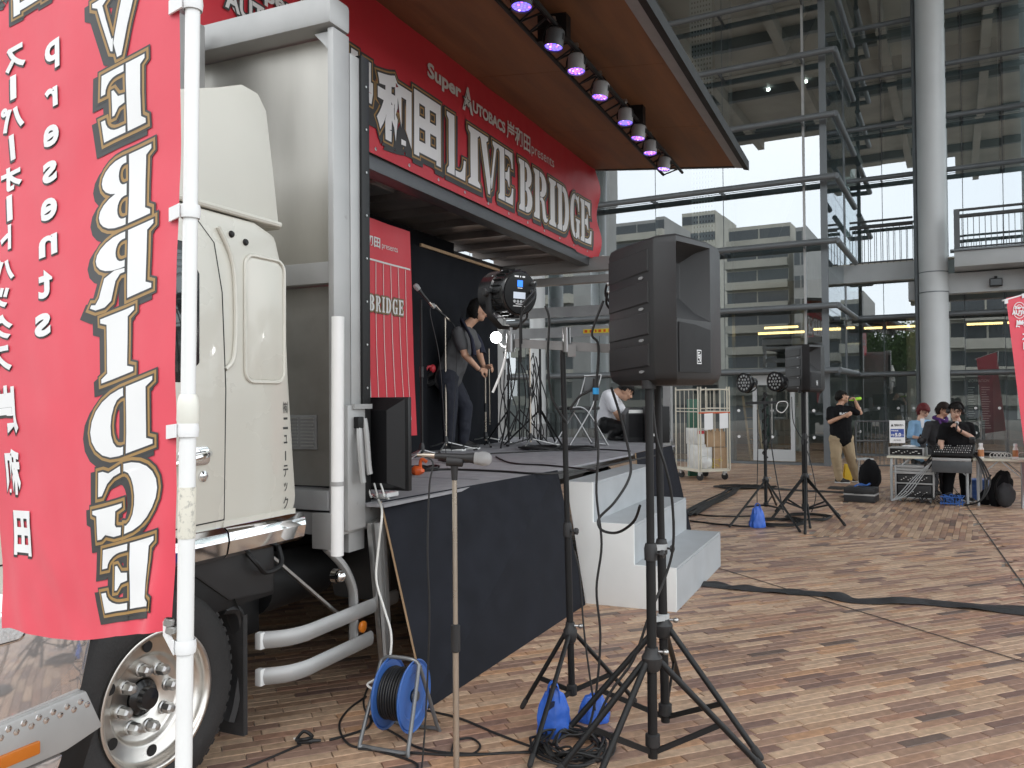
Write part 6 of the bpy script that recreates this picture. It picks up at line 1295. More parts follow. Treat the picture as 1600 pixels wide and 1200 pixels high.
# cables over the stage floor
def floorcable(pts, r, label, z=0., m=m_cable, top=True, closed=False, jit=0.):
    k = MB(); P = [gp(x, y, z)+V((0, 0, r*1.05)) for x, y in pts]; k.tube(P, r, 7, closed=closed); o = k.build('floor_cable', m, None, at=P[0]); return tag(o, label, 'cable')
zs = 1.004
floorcable([(640, 737), (700, 735), (780, 738), (850, 742), (920, 735), (980, 722), (1030, 712)], .008, 'black cable running along the stage floor near its front edge', zs)
floorcable([(775, 715), (800, 725), (850, 728), (900, 733), (935, 738)], .007, 'black cable crossing the stage floor towards the steps', zs)
floorcable([(640, 716), (680, 712), (740, 711), (800, 708), (860, 705), (930, 703), (985, 706)], .007, 'black cable on the stage floor behind the leaning man', zs)
def coil(c, r, n, cr, label, m=m_cable, flat=1., seed=1, h=.02):
    rd = random.Random(seed); pts = []; 
    for i in range(n*12): a = 2*pi*i/12; rr_0 = r*(1+rd.uniform(-.10, .10))+.02*sin(i*.37)*(r/.18); pts.append(c+V((cos(a)*rr_0+.02*sin(i*.21), sin(a)*rr_0*flat+.015*cos(i*.17), cr+(h*rd.random()))))
    k = MB(); k.tube(pts, cr, 6, sub=3); return tag(k.build('cable_coil', m, None, at=c), label, 'cable')
coil(gp(845, 702, zs), .20, 4, .010, 'coil of black cable by the microphone stand feet at the back of the stage', seed=2)
coil(gp(905, 703, zs), .17, 4, .010, 'coil of black cable in front of the folding chair', seed=3)
coil(gp(715, 722, zs), .13, 3, .008, 'small coil of black cable in front of the leaning man', seed=4)
coil(gp(660, 735, zs), .12, 3, .008, 'small coil of black cable near the television', seed=5)
k = MB(); p = gp(652, 742, zs); k.sph(p+V((0, 0, .03)), (.05, 0, 0), (0, .04, 0), (0, 0, .035), fn=lambda d: 1+.25*noise.noise(d*2.5)); k.tube([p+V((.02, 0, .05)), p+V((.03, 0, .11)), p+V((.07, 0, .09))], .012, 6); tag(k.build('orange_clamp', m_orgp, None, at=p), 'orange plastic clamp lying on the stage floor beside the television', 'clamp')
# cables draped over the steps and stand
def drape(name, pts, r, label, m=m_cable): k = MB(); P = [at(*p) for p in pts]; k.tube(P, r, 8); return tag(k.build(name, m, None, at=P[-1]), label, 'cable')
drape('hanging_cable', [(955, 605, 3.9), (972, 660, 3.9), (985, 720, 3.88), (982, 750, 3.85), (960, 785, 3.8), (936, 810, 3.8), (940, 828, 3.75), (965, 832, 3.7), (990, 815, 3.6), (1000, 790, 3.52)], .0062, 'black cable looping down from the big loudspeaker to its stand')
drape('hanging_cable', [(935, 560, 4.0), (930, 640, 4.0), (935, 700, 3.98), (932, 770, 3.96), (940, 850, 3.95), (932, 920, 3.94), (938, 990, 3.94), (934, 1060, 3.92), (925, 1120, 3.9), (908, 1168, 3.85)], .0058, 'black cable hanging in a wavy line beside the slim lighting stand')
drape('hanging_cable', [(1018, 610, 3.62), (1025, 680, 3.62), (1040, 730, 3.62), (1050, 780, 3.64), (1052, 850, 3.66), (1040, 900, 3.66), (1015, 960, 3.6), (990, 1030, 3.6), (955, 1080, 3.6), (930, 1130, 3.6)], .0062, 'black cable running down between the two foreground stands')
drape('hanging_cable', [(897, 860, 4.0), (906, 900, 3.98), (912, 980, 3.95), (922, 1060, 3.92), (930, 1110, 3.9)], .0045, 'thin black cable following the slim lighting stand down')
drape('hanging_cable', [(852, 478, 4.0), (858, 500, 4.0), (856, 560, 4.02), (862, 620, 4.03), (885, 660, 4.04)], .006, 'black lead hanging from the stage light over the crossbar')
drape('hanging_cable', [(943, 470, 4.0), (925, 520, 4.0), (935, 540, 4.0), (930, 600, 4.0), (905, 620, 4.02), (890, 640, 4.03)], .006, 'black lead hanging from the right stage light')
k = MB(); p0, p1 = at(931, 592, 4.0), at(931, 626, 4.0); k.cyl(p0, p1, .014, n=14); cn = tag(k.build('power_connector', m_plastic, None, at=p1), 'black power connector with a blue ring hanging in front of the crouching man', 'connector'); k = MB(); k.cyl(at(931, 606, 4.0), at(931, 616, 4.0), .0155, n=16); k.build('blue_ring', mat('cyan_blue', (.03, .35, .75), .4), cn)
k = MB(); k.cyl(at(930, 626, 4.0), at(931, 700, 4.0), .005, n=8); k.build('lead', m_cable, cn)
drape('hanging_cable', [(1183, 640, 11.0), (1184, 700, 11.0), (1183, 760, 11.0), (1183, 795, 10.9)], .006, 'thin cable from the LED lamp stand down to the blue bag')
drape('hanging_cable', [(1203, 650, 11.0), (1206, 700, 10.95), (1214, 750, 10.9), (1222, 790, 10.7), (1224, 800, 10.4)], .008, 'black cable swinging from the LED lamp stand to the ground')
drape('hanging_cable', [(1237, 620, 10.9), (1240, 660, 10.9), (1255, 690, 10.8), (1266, 720, 10.7), (1275, 770, 10.5), (1268, 800, 10.5)], .006, 'black cable falling behind the far loudspeaker stand')

# ================================================================== FOREGROUND GROUND ITEMS
m_reelf = mat('zinc_tube', (.20, .205, .21), .4, .6)
rc = V((-.52, 3.80, 0)); rl_ = thing('cable_reel', 'blue metal cable reel with black cable standing by the skirt board', 'cable reel', rc)
ax = V((.93, -.36, 0)).normalized(); oc = rc+V((0, 0, .205)); PX = V((-ax.y, ax.x, 0)).normalized()
for q, nm in ((-.065, 0), (.065, 1)):
    k = MB(); R0_ = .158; k.lathe([(.03, -.002), (.10, -.002), (.108, .004), (.145, .004), (.148, -.002), (R0_-.006, -.002), (R0_, .004), (R0_+.003, .008), (R0_-.001, .010), (R0_-.008, .004), (.148, .001), (.145, .007), (.108, .007), (.10, .001), (.03, .001)], oc+ax*q, ax, 56); k.build('reel_disc', m_bluem, rl_)
k = MB()
for j in range(3):
    for i in range(9): k.lathe([(.085+j*.013+.006*cos(a), .006*sin(a)) for a in [2*pi*t/8 for t in range(9)]], oc+ax*(-.052+i*.013)+V((0, 0, .002*((i*j) % 3))), ax, 36)
k.build('wound_cable', m_cable, rl_)
k = MB(); k.lathe([(.078, -.06), (.078, .06)], oc, ax, 24); k.build('drum', m_bluem, rl_)
k = MB(); k.lathe([(0, .02), (.022, .018), (.026, 0)], oc+ax*.07, ax, 16); k.build('axle_cap', m_dgrey, rl_)
zq = lambda a, b, z: rc+ax*a+PX*b+V((0, 0, z))
k = MB(); k.tube([zq(-.11, -.15, .015), zq(-.12, -.15, .03), zq(-.10, -.02, .31), zq(-.09, 0, .352), zq(-.05, .0, .368), zq(.05, 0, .368), zq(.09, 0, .352), zq(.10, -.02, .31), zq(.12, -.15, .03), zq(.11, -.15, .012), zq(.0, -.155, .012), zq(-.11, -.15, .012)], .0095, 10, sub=5); k.build('front_frame', m_reelf, rl_)
k = MB(); k.tube([zq(.10, .0, .34), zq(.12, .13, .03), zq(.11, .14, .012), zq(-.11, .14, .012), zq(-.12, .13, .03), zq(-.10, 0, .34)], .0095, 10, sub=4); k.build('rear_frame', m_reelf, rl_)
floorcable([(668, 1112), (720, 1125), (780, 1150), (860, 1178), (905, 1180)], .0058, 'black cable from the blue reel across the paving to the stand feet')
floorcable([(560, 1172), (640, 1178), (720, 1182), (800, 1178), (850, 1178)], .0058, 'black cable lying parallel below the reel')
floorcable([(575, 1075), (568, 1100), (580, 1125), (620, 1150), (660, 1172), (740, 1180), (840, 1176)], .0055, 'black cable curling round behind the blue reel')
floorcable([(572, 1090), (545, 1110), (530, 1135), (545, 1165), (590, 1175), (650, 1195), (640, 1215)], .0055, 'black cable looping left of the blue reel')
floorcable([(515, 1158), (545, 1150), (575, 1138), (580, 1120)], .0060, 'short black cable ending in a plug left of the reel')
floorcable([(470, 1165), (440, 1178), (400, 1195), (350, 1215)], .0050, 'thin black cable trailing away below the wheel')
floorcable([(705, 1178), (712, 1160), (735, 1155), (750, 1166), (742, 1178), (720, 1182)], .0050, 'small loop of cable beside the near microphone stand foot')
k = MB(); p = gp(480, 1163); k.cyl(p+V((-.045, 0, .014)), p+V((.02, .005, .014)), .013, .013, 14); k.cyl(p+V((.02, .005, .014)), p+V((.06, .01, .013)), .010, .006, 12); pg = tag(k.build('cable_plug', m_plastic, None, at=p), 'black and silver plug lying on the paving left of the reel', 'plug'); k = MB(); k.tube([p+V((-.05, 0, .02)), p+V((-.02, .02, .05)), p+V((.02, .01, .03)), p+V((-.01, -.02, .03)), p+V((-.05, 0, .02))], .008, 6); k.build('strain_loop', m_black, pg)
k = MB(); p = gp(463, 1154); k.obox(p+V((0, 0, .002)), (.012, .004, 0), (-.002, .006, 0), (0, 0, .0015)); tag(k.build('paper_scrap', m_paper, None, at=p), 'tiny white scrap on the paving in front of the wheel', 'scrap')
coil(gp(893, 1172), .155, 7, .0058, 'thick coil of black cable around the feet of the foreground stands', seed=9, h=.05)
coil(gp(905, 1178), .115, 5, .0055, 'inner coil of black cable under the foreground stands', seed=11, h=.06)
def bag(c, w, h, label, seed=1, hnd=True):
    t = thing('blue_bag', label, 'bag', c); f = lambda d: 1+.16*noise.noise(d*2.1+V((seed, 0, 0)))+.09*noise.noise(d*5+V((0, seed, 0)))
    k = MB(); nt_, nh = 44, 22; vs = []
    for j in range(nh+1):
        u = j/nh; z = h*.86*u; wd = (1.0-.30*u-.55*max(0, u-.55)**1.0)*(.92+.08*min(1, u*8))
        if u > .93: wd *= .55
        for i in range(nt_):
            a = 2*pi*i/nt_; f_ = 1+.16*abs(noise.noise(V((cos(a)*2.3+seed, sin(a)*2.3, u*1.3))))*2-.12+.07*noise.noise(V((cos(a)*6, sin(a)*6+seed, u*2.2)))*(.4+u)
            vs.append(c+V((cos(a)*w*.5*wd*f_+.03*w*noise.noise(V((u*4, seed, 0))), sin(a)*w*.36*wd*f_*(1-.35*u), z+.03*h*noise.noise(V((cos(a)*3, sin(a)*3, seed)))*min(1, u*3)+.003)))
    k.add(vs, [(j*nt_+i, j*nt_+(i+1) % nt_, (j+1)*nt_+(i+1) % nt_, (j+1)*nt_+i) for j in range(nh) for i in range(nt_)]+[tuple(range(nh*nt_, (nh+1)*nt_))])
    k.build('sack', m_blue, t, sharp=50)
    if hnd:
        for s in (-.5, .5): k = MB(); k.tube([c+V((-w*.17, s*w*.2, h*.62)), c+V((-w*.13, s*w*.15, h*.9)), c+V((0, s*w*.1, h*1.0)), c+V((w*.13, s*w*.15, h*.9)), c+V((w*.17, s*w*.2, h*.62))], w*.05, 8, flat=.4); k.build('handle', m_blue, t)
    return t
bag(gp(866, 1156)+V((.0, .05, 0)), .17, .245, 'crumpled blue plastic bag at the foot of the slim lighting stand', 3)
bag(gp(925, 1140)+V((.02, .1, 0)), .17, .15, 'blue plastic bag slumped between the foreground stands', 6, False)
bag(gp(1184, 824), .20, .285, 'small blue plastic bag with handles under the far LED lamp stand', 8)
# black cable mat ribbon over the paving
def ribbon(pts, w0, w1, label, hh=.012, name='cable_mat', amp=.02, seed=0):
    P = [gp(x, y) for x, y in pts]; Q_ = []
    for i in range(len(P)-1):
        a, b, c, d = P[max(0, i-1)], P[i], P[i+1], P[min(len(P)-1, i+2)]
        for j in range(14): t = j/14; Q_.append(.5*((2*b)+(c-a)*t+(2*a-5*b+4*c-d)*t*t+(3*b-3*c+d-a)*t**3))
    Q_.append(P[-1]); n = len(Q_)-1; k = MB()
    def f(a, b):
        i = min(n-1, int(a*n)); p = Q_[i].lerp(Q_[i+1], a*n-i); d = (Q_[min(n, i+2)]-Q_[max(0, i-1)]).normalized(); s = V((-d.y, d.x, 0)); w = (w0+(w1-w0)*a)*(1+.22*noise.noise(V((a*9, seed, 0)))); v = b*2-1
        return p+s*w*.5*v*(1 if abs(v) < 1 else 1)+V((0, 0, .006+hh*(1-v*v)+amp*max(0, noise.noise(V((a*11, v*.9, seed))))))
    k.grid(f, n, 8)
    for i in range(len(k.v)):
        pass
    o = k.build(name, m_tape, None, at=P[0], recalc=False, sharp=80); return tag(o, label, 'cable mat')
ribbon([(1098, 914), (1160, 921), (1230, 926), (1290, 930), (1340, 940), (1420, 940), (1500, 947), (1600, 957), (1680, 966)], .13, .24, 'long black rubber mat ribbon covering a cable across the paving', amp=.035, seed=4)
ribbon([(1205, 764), (1250, 767), (1300, 769), (1335, 771)], .20, .22, 'black mat strip behind the far stands', seed=2, amp=.01)
ribbon([(1296, 762), (1318, 763), (1338, 764)], .45, .5, 'wide black rubber mat in front of the drinking man', seed=3, amp=.01); ribbon([(1315, 777), (1340, 777)], .30, .3, 'small black mat left of the flight case', seed=5, amp=.006)
k = MB(); rd = random.Random(3)
for i in range(16):
    o = rd.uniform(-.14, .14); P = [gp(x, y)+V((o, o*.6, .012+rd.random()*.03)) for x, y in ((1072, 808), (1090, 796), (1115, 784), (1135, 774), (1150, 765), (1180, 764), (1205, 764))]; k.tube([p+V((rd.uniform(-.04, .04), rd.uniform(-.05, .05), 0)) for p in P], .011, 6, sub=4)
cbn = k.build('cable_bundle', m_cable, None, at=gp(1110, 786)); tag(cbn, 'thick bundle of black cables snaking from the stage towards the glass doors', 'cables'); cbn['kind'] = 'stuff'
floorcable([(1075, 803), (1110, 807), (1160, 808), (1190, 806)], .010, 'single black cable from the steps to the far lighting stand'); floorcable([(1078, 815), (1120, 820), (1170, 824), (1205, 822)], .010, 'second black cable running to the blue bag')
coil(gp(1215, 818), .30, 5, .010, 'flat coil of black cable at the foot of the far lighting stand', seed=12, flat=.8); coil(gp(1262, 810), .25, 4, .010, 'coil of black cable under the far loudspeaker stand', seed=13)
coil(gp(1155, 762), .35, 5, .012, 'heap of black cable in front of the roll cage', seed=14, flat=.6)

# ================================================================== ROLL CAGE
cg0 = gp(1092, 752); eR = V((.95, .31, 0)).normalized(); eL = V((-.31, .95, 0)).normalized(); RW, RL = .66, .82
RN = 0; rcg = thing('roll_cage', 'cream wire roll cage trolley loaded with boxes by the glass doors', 'trolley', cg0+eR*RW/2+eL*RL/2)
cp = lambda a, b, z: cg0+eR*a+eL*b+V((0, 0, z))
zb, zt = .19, 1.68
def cage_panel(p, q, nv, name='side_panel'):
    k = MB(); p = V(p); q = V(q); d = (q-p); r_ = .06; dn = d.normalized()
    k.tube([p, p+V((0, 0, zt-zb-.07)), p+V((0, 0, zt-zb-.02))+dn*.02, p+V((0, 0, zt-zb))+dn*.07, q+V((0, 0, zt-zb))-dn*.07, q+V((0, 0, zt-zb-.02))-dn*.02, q+V((0, 0, zt-zb-.07)), q], .0135, 8, sub=3); pn = k.build(name, m_cagey, rcg)
    for z in (0.02, 1.08, 1.14): k = MB(); k.cyl(p+V((0, 0, z)), q+V((0, 0, z)), .009, n=8); k.build('cross_bar', m_cagey, pn)
    for i in range(1, nv): k = MB(); a = p+d*i/nv; k.cyl(a+V((0, 0, .02)), a+V((0, 0, zt-zb-.01)), .0055, n=6); k.build('wire', m_cagey, pn)
cage_panel(cp(0, 0, zb), cp(0, RL, zb), 5); cage_panel(cp(RW, 0, zb), cp(RW, RL, zb), 5); cage_panel(cp(.05, 0, zb), cp(RW-.05, 0, zb), 4)
k = MB(); k.obox(cp(RW/2, RL/2, zb-.01), eR*RW/2, eL*RL/2, V((0, 0, .018))); k.build('base_plate', m_cagey, rcg, bevel=.004)
for a in (.07, RW-.07):
    for b in (.07, RL-.07):
        k = MB(); c = cp(a, b, .068); k.lathe([(0, -.018), (.05, -.018), (.066, -.012), (.067, .012), (.05, .018), (0, .018)], c, eR*.8+eL*.4, 22); cw = k.build('castor', m_rubber, rcg); k = MB(); k.obox(cp(a, b, .125), eR*.03, eL*.03, V((0, 0, .035))); k.build('fork', m_steel, cw)
def box3(c, a, b, h, m, label, cat='box', name='box', bev=.006, group=None):
    k = MB(); k.obox(c+V((0, 0, h/2)), eR*a/2, eL*b/2, V((0, 0, h/2))); return tag(k.build(name, m, None, at=c, bevel=bev), label, cat, group)
b1 = box3(cp(.20, .30, zb+.012), .30, .40, .46, m_film, 'white film wrapped box low in the roll cage', name='wrapped_box'); b2 = box3(cp(.11, .30, zb+.475), .16, .40, .30, m_film, 'white film wrapped box with red label stacked in the roll cage', name='wrapped_box')
k = MB(); k.obox(cp(.11, .095, zb+.70), eR*.07, eL*.003, V((0, 0, .03))); k.build('red_label', m_red, b2)
box3(cp(.50, .28, zb+.012), .28, .42, .40, m_card, 'brown cardboard carton with dark print in the roll cage', name='carton'); b4 = box3(cp(.42, .30, zb+.425), .40, .44, .28, m_card, 'open brown carton on top of the others in the roll cage', name='carton')
k = MB()
for i in range(4): a = cp(.26+i*.09, .068, zb+.735); k.obox(a+V((0, 0, .0)), eR*.03, eL*.002, V((0, 0, .03)))
k.build('flap', m_card, b4)
k = MB(); rd = random.Random(8)
for i in range(12): c = cp(.36+rd.uniform(-.1, .12), .08+rd.uniform(-.02, .03), zb+.03+rd.uniform(0, .12)); k.tube([c+eR*rd.uniform(-.1, .1)+V((0, 0, rd.uniform(-.01, .09))) for _ in range(4)], .006, 5, sub=3, flat=.4)
tag(k.build('packing_straps', m_yel, None, at=cp(.36, .1, zb)), 'tangle of yellow packing straps in the bottom of the roll cage', 'straps')
k = MB(); k.sph(cp(.16, .04, zb+.14), eR*.14, eL*.05, V((0, 0, .12)), 20, 14, fn=lambda d: 1+.2*noise.noise(d*3)); tag(k.build('plastic_sack', m_film, None, at=cp(.16, .05, zb)), 'crumpled clear plastic sack at the front of the roll cage', 'sack')
k = MB(); k.obox(cp(RW/2, -.02, zb+1.06), eR*RW/2, eL*.003, V((0, 0, .012))); tag(k.build('orange_strap', m_orgp, None, at=cp(RW/2, -.02, zb+1.05)), 'orange strap across the front of the roll cage', 'strap')
for a, h, lb in ((.20, .30, 'white paper sheet hung left on the roll cage strap'), (.52, .28, 'white paper sheet hung right on the roll cage strap')):
    k = MB(); k.obox(cp(a, -.030, zb+1.05-h/2), eR*.09+V((0, 0, .006)), eL*.0015, V((0, 0, h/2))); tag(k.build('paper_sheet', m_paper, None, at=cp(a, -.03, zb+.9)), lb, 'paper')
k = MB(); k.obox(cp(.45, RL+.12, .75), eR*.12, eL*.04, V((0, 0, .75))); gb_ = tag(k.build('green_bin', mat('dark_green_plastic', (.01, .09, .05), .4), None, at=cp(.45, RL+.12, 0), bevel=.02), 'dark green box standing behind the roll cage', 'bin')

# ================================================================== MIXING DESK AREA
TA_, TB_ = V((5.50, 12.20, 0)), V((7.62, 10.75, 0)); te = (TB_-TA_).normalized(); tn = V((-te.y, te.x, 0)); tn = tn if tn.y > 0 else -tn
TZ = .66; tp = lambda a, b, z: TA_+te*a+tn*b+V((0, 0, z))
def table(a0, a1, label):
    t = thing('folding_table', label, 'table', tp((a0+a1)/2, .22, 0), 0, 'folding tables of the mixing desk')
    k = MB(); k.obox(tp((a0+a1)/2, .22, TZ-.016), te*(a1-a0-.01)/2, tn*.235, V((0, 0, .016))); k.build('table_top', m_cagey if False else mat('ivory_laminate', (.70, .67, .55), .4) if 'ivory_laminate' not in bpy.data.materials else bpy.data.materials['ivory_laminate'], t, bevel=.005)
    for a in (a0+.06, a1-.06):
        for b in (.03, .41): k = MB(); k.bar(tp(a, b, 0), tp(a, b, TZ-.033), .028, .028); k.build('leg', m_bbeam, t)
    for b in (.03, .41):
        for a, s in ((a0+.06, 1), (a1-.06, -1)): k = MB(); k.bar(tp(a, b, TZ-.26), tp(a+s*.24, b, TZ-.04), .015, .015); k.build('brace', m_bbeam, t)
table(0, 1.10, 'ivory topped folding table carrying the amplifier and mixing console'); table(1.112, 1.76, 'ivory topped folding table at the right edge with bottles and white cables')
def tbox(name, a0, a1, b0, b1, z0, z1, m, label=None, cat=None, parent=None, bev=.004):
    k = MB(); k.obox(tp((a0+a1)/2, (b0+b1)/2, (z0+z1)/2), te*(a1-a0)/2, tn*(b1-b0)/2, V((0, 0, (z1-z0)/2)))
    o = k.build(name, m, parent, at=None if parent else tp((a0+a1)/2, (b0+b1)/2, z0), bevel=bev)
    return tag(o, label, cat) if label else o
u = tbox('rack_unit', .02, .50, .03, .36, TZ+.002, TZ+.125, m_alul, 'silver edged rack unit on the left end of the mixing table', 'rack unit'); tbox('front_panel', .045, .475, .022, .029, TZ+.015, TZ+.11, m_black, parent=u, bev=0)
k = MB()
for i in range(10): k.obox(tp(.09+i*.038, .018, TZ+.06+.015*(i % 3-1)), te*random.uniform(.006, .018), tn*.002, V((0, 0, .005)))
k.build('panel_marks', m_wd, u, kind='stuff')
k = MB(); p = tp(.28, .15, TZ+.14); k.sph(p, te*.10, tn*.05, V((0, 0, .018)), 16, 8); tag(k.build('white_cloth', m_paper, None, at=p), 'folded white cloth on top of the silver rack unit', 'cloth')
k = MB(); p = tp(.46, .12, TZ+.127); k.tube([p, p+V((-.05, 0, .10)), p+V((-.03, -.02, .20))], .006, 6); k.sph(p+V((.0, 0, .10)), (.07, 0, 0), (0, .02, 0), (0, 0, .05), 12, 8, fn=lambda d: 1+.3*noise.noise(d*2)); k.cyl(p, p+V((0, 0, .012)), .05, n=16); tag(k.build('desk_lamp', m_black, None, at=p), 'small black desk lamp standing on the silver rack unit', 'lamp')
con = thing('mixing_console', 'black mixing console with grey front board on the folding table', 'mixing console', tp(.87, .0, TZ))
k = MB(); k.prism([(-.16, .06), (.30, .19), (.30, .03), (.28, .002), (-.10, .002), (-.16, .03)], lambda b, z: tp(.62, b, TZ+z), te*.50); k.build('console_body', m_black, con, bevel=.006)
k = MB()
for i in range(16):
    for j in range(4): b = -.10+j*.09; k.obox(tp(.65+i*.029, b, TZ+.06+(b+.16)*.283+.008), te*.006, tn*.010, V((0, 0, .006)), (i+j) % 2)
k.build('fader_knobs', [m_wd, m_grey], con, kind='stuff')
k = MB(); k.obox(tp(.87, .30, TZ+.235), te*.25, tn*.02, V((0, 0, .05))); k.build('meter_hood', m_blackg, con, bevel=.006)
tbox('silver_rail', .63, 1.11, -.185, -.162, TZ-.035, TZ+.005, m_alul, parent=con); tbox('front_board', .62, 1.12, -.18, -.165, TZ-.20, TZ-.038, m_dgrey, parent=con)
k = MB(); rd = random.Random(21)
for i in range(14):
    a = .60+rd.uniform(-.05, .05); k.tube([tp(a, .1+rd.uniform(-.1, .2), TZ+.12), tp(a+rd.uniform(-.06, .06), .02, TZ+.16), tp(a+.05, -.05, TZ+.05), tp(a+rd.uniform(-.1, .1), -.02, TZ-.15), tp(a+rd.uniform(-.3, .1), .05, .25), tp(a+rd.uniform(-.4, .3), -.1, .012)], .006, 5, sub=4)
o = k.build('desk_cables', m_cable, None, at=tp(.6, 0, .01)); tag(o, 'black cables pouring from the console down over the rack', 'cables'); o['kind'] = 'stuff'
k = MB()
for i in range(3): k.tube([tp(1.13, .0, TZ+.06), tp(1.20+i*.02, -.05, TZ-.05), tp(1.27+i*.03, -.1, .35), tp(1.22, -.12-i*.03, .10), tp(1.02, -.15, .012)], .012, 6)
tag(k.build('multicore_cable', m_cable, None, at=tp(1.3, -.1, .01)), 'thick black multicore cable curving from the console to the ground', 'cable')
k = MB()
for i in range(4): k.tube([tp(.62, -.05, TZ-.05), tp(.48-i*.03, -.06, .38), tp(.30-i*.04, -.08, .12), tp(.08, -.1, .012)], .006, 6)
tag(k.build('grey_cables', m_bbeam, None, at=tp(.3, -.1, .01)), 'pale grey cables slanting across the front of the equipment rack', 'cables')
# rack below
rk = thing('equipment_rack', 'silver framed equipment rack with drawers and two black amplifiers under the table', 'rack', tp(.45, .1, 0))
for a in (.12, .62): tbox('frame_post', a-.012, a+.012, -.02, .012, .05, .53, m_alul, parent=rk)
for z in (.05, .26, .27+.0): tbox('frame_rail', .133, .607, -.018, .010, z, z+.022, m_alul, parent=rk) if z != .27 else None
for i in range(3): tbox('drawer', .13, .61, -.02, .30, .405+i*.045, .442+i*.045, m_alul, parent=rk); 
tbox('rack_case', .13, .61, .013, .32, .05, .40, m_black, parent=rk)
for i, z in enumerate((.08, .29)):
    am_ = tbox('amplifier', .15, .59, -.01, .009, z, z+.10 if i else z+.16, m_plastic, parent=rk); k = MB()
    for j in range(12): k.obox(tp(.20+j*.03, -.0125, z+.05+.02*(j % 3-1)), te*.008, tn*.002, V((0, 0, .005)))
    k.build('knobs', m_wd, am_, kind='stuff')
for a in (.17, .57): k = MB(); k.lathe([(0, -.012), (.024, -.012), (.025, .012), (0, .012)], tp(a, .05, .026), te, 16); k.build('castor', m_bbeam, rk)
# ground clutter under the desk
tg = lambda a, b: tp(a, b, 0)
bk = thing('basket', 'blue wire basket with cables on the ground before the mixing desk', 'basket', tg(.86, -.05)); k = MB()
for z in (.03, .12): k.tube([tp(.72, -.17, z), tp(1.0, -.17, z), tp(1.0, .08, z), tp(.72, .08, z)], .008, 6, smooth=False, closed=True)
for i in range(8): k.cyl(tp(.73+i*.038, -.17, .004), tp(.73+i*.038, -.17, .12), .004, n=6)
k.build('wire_frame', m_bluem, bk)
k = MB(); rd = random.Random(4)
for i in range(14): k.tube([tp(.76+rd.uniform(0, .2), rd.uniform(-.14, .05), .03+rd.uniform(0, .14)) for _ in range(5)], .008, 5, sub=3, mi=i % 2)
o = k.build('basket_cables', [m_bluem, m_cable], None, at=tg(.86, 0)); tag(o, 'tangle of blue and black leads heaped in the wire basket', 'cables'); o['kind'] = 'stuff'
crt = thing('plastic_crate', 'blue plastic crate under the right table', 'crate', tg(1.06, .85)); k = MB(); k.obox(tp(1.06, .85, .15), te*.17, tn*.15, V((0, 0, .15))); k.build('shell', m_bluem, crt, bevel=.012)
for z in (.06, .13, .20, .28): k = MB(); k.obox(tp(1.06, .694, z), te*.172, tn*.008, V((0, 0, .008))); k.build('rib', m_bluem, crt)
bp = thing('backpack', 'large black backpack slumped under the right end of the table', 'backpack', tg(1.45, .12)); fnn = lambda d: 1+.12*noise.noise(d*2.2)+.05*noise.noise(d*6)
k = MB(); k.sph(tp(1.43, .12, .24), te*.15+V((0, 0, .03)), tn*.12, V((.03, 0, .25)), 30, 20, fn=fnn); k.build('main_sack', m_teeb, bp); k = MB(); k.sph(tp(1.50, .0, .17), te*.12, tn*.09, V((0, 0, .165)), 24, 16, fn=fnn); k.build('front_pocket', m_jack, bp)
for s in (-.07, .05): k = MB(); k.tube([tp(1.40+s, -.02, .44), tp(1.34+s, -.08, .30), tp(1.36+s, -.06, .10)], .02, 6, flat=.4); k.build('strap', m_black, bp)
k = MB(); k.sph(tp(1.24, .22, .09), te*.08, tn*.08, V((0, 0, .118)), 20, 14, fn=fnn); tag(k.build('black_pouch', m_teeb, None, at=tg(1.24, .22)), 'small black bag beside the backpack', 'bag')
m_bot = mat('milky_bottle', (.72, .70, .66), .25); m_lab = mat('orange_print_label', (.55, .24, .10), .5)
def bottle(p, r, h, m, cap, label):
    k = MB(); k.lathe([(0, 0), (r, 0), (r, h*.62), (r*.6, h*.78), (r*.6, h*.84)], p, (0, 0, 1), 18); b = tag(k.build('bottle', m_bot, None, at=p), label, 'bottle'); k = MB(); k.lathe([(r*.68, h*.84), (r*.68, h), (0, h)], p, (0, 0, 1), 14); k.build('cap', cap, b)
    k = MB(); k.lathe([(r*1.01, h*.12), (r*1.01, h*.58)], p, (0, 0, 1), 18); k.build('label_band', m_lab, b, recalc=False)
bottle(tp(1.21, .05, TZ+.001), .038, .21, m_film, m_wt, 'drink bottle with orange label left on the right table'); bottle(tp(1.62, .10, TZ+.001), .034, .21, m_film, m_wt, 'drink bottle with orange label near the edge of the photo')
hc_ = tbox('flight_case', 1.12, 1.50, .28, .44, TZ+.002, TZ+.09, m_black, 'black and silver flat case behind the bottles on the right table', 'case'); 
for z in (TZ+.012, TZ+.078): tbox('edge_trim', 1.118, 1.502, .272, .282, z-.008, z+.008, m_alul, parent=hc_, bev=0)
k = MB(); rd = random.Random(2)
for i in range(5): c = tp(1.36+i*.045, .04, TZ+.045); k.tube([c+te*.04*cos(a)+V((0, 0, .038*sin(a)))+tn*.01*sin(a*2+i) for a in [2*pi*j/9 for j in range(9)]], .0055, 6, closed=True, sub=3)
tag(k.build('white_cable_coils', m_cablew, None, at=tp(1.45, .04, TZ)), 'coils of white cable on the right table', 'cable'); tbox('white_adapter', 1.58, 1.66, .0, .05, TZ+.002, TZ+.035, m_pvc, 'small white adapter box beside the white cable coils', 'adapter')
k = MB(); c = tp(1.70, .10, TZ+.05); k.tube([c+te*.05*cos(a)+V((0, 0, .045*sin(a))) for a in [pi*j/8 for j in range(9)]], .006, 6); tag(k.build('white_hoop', m_cablew, None, at=c), 'white cable hoop at the right end of the table', 'cable')
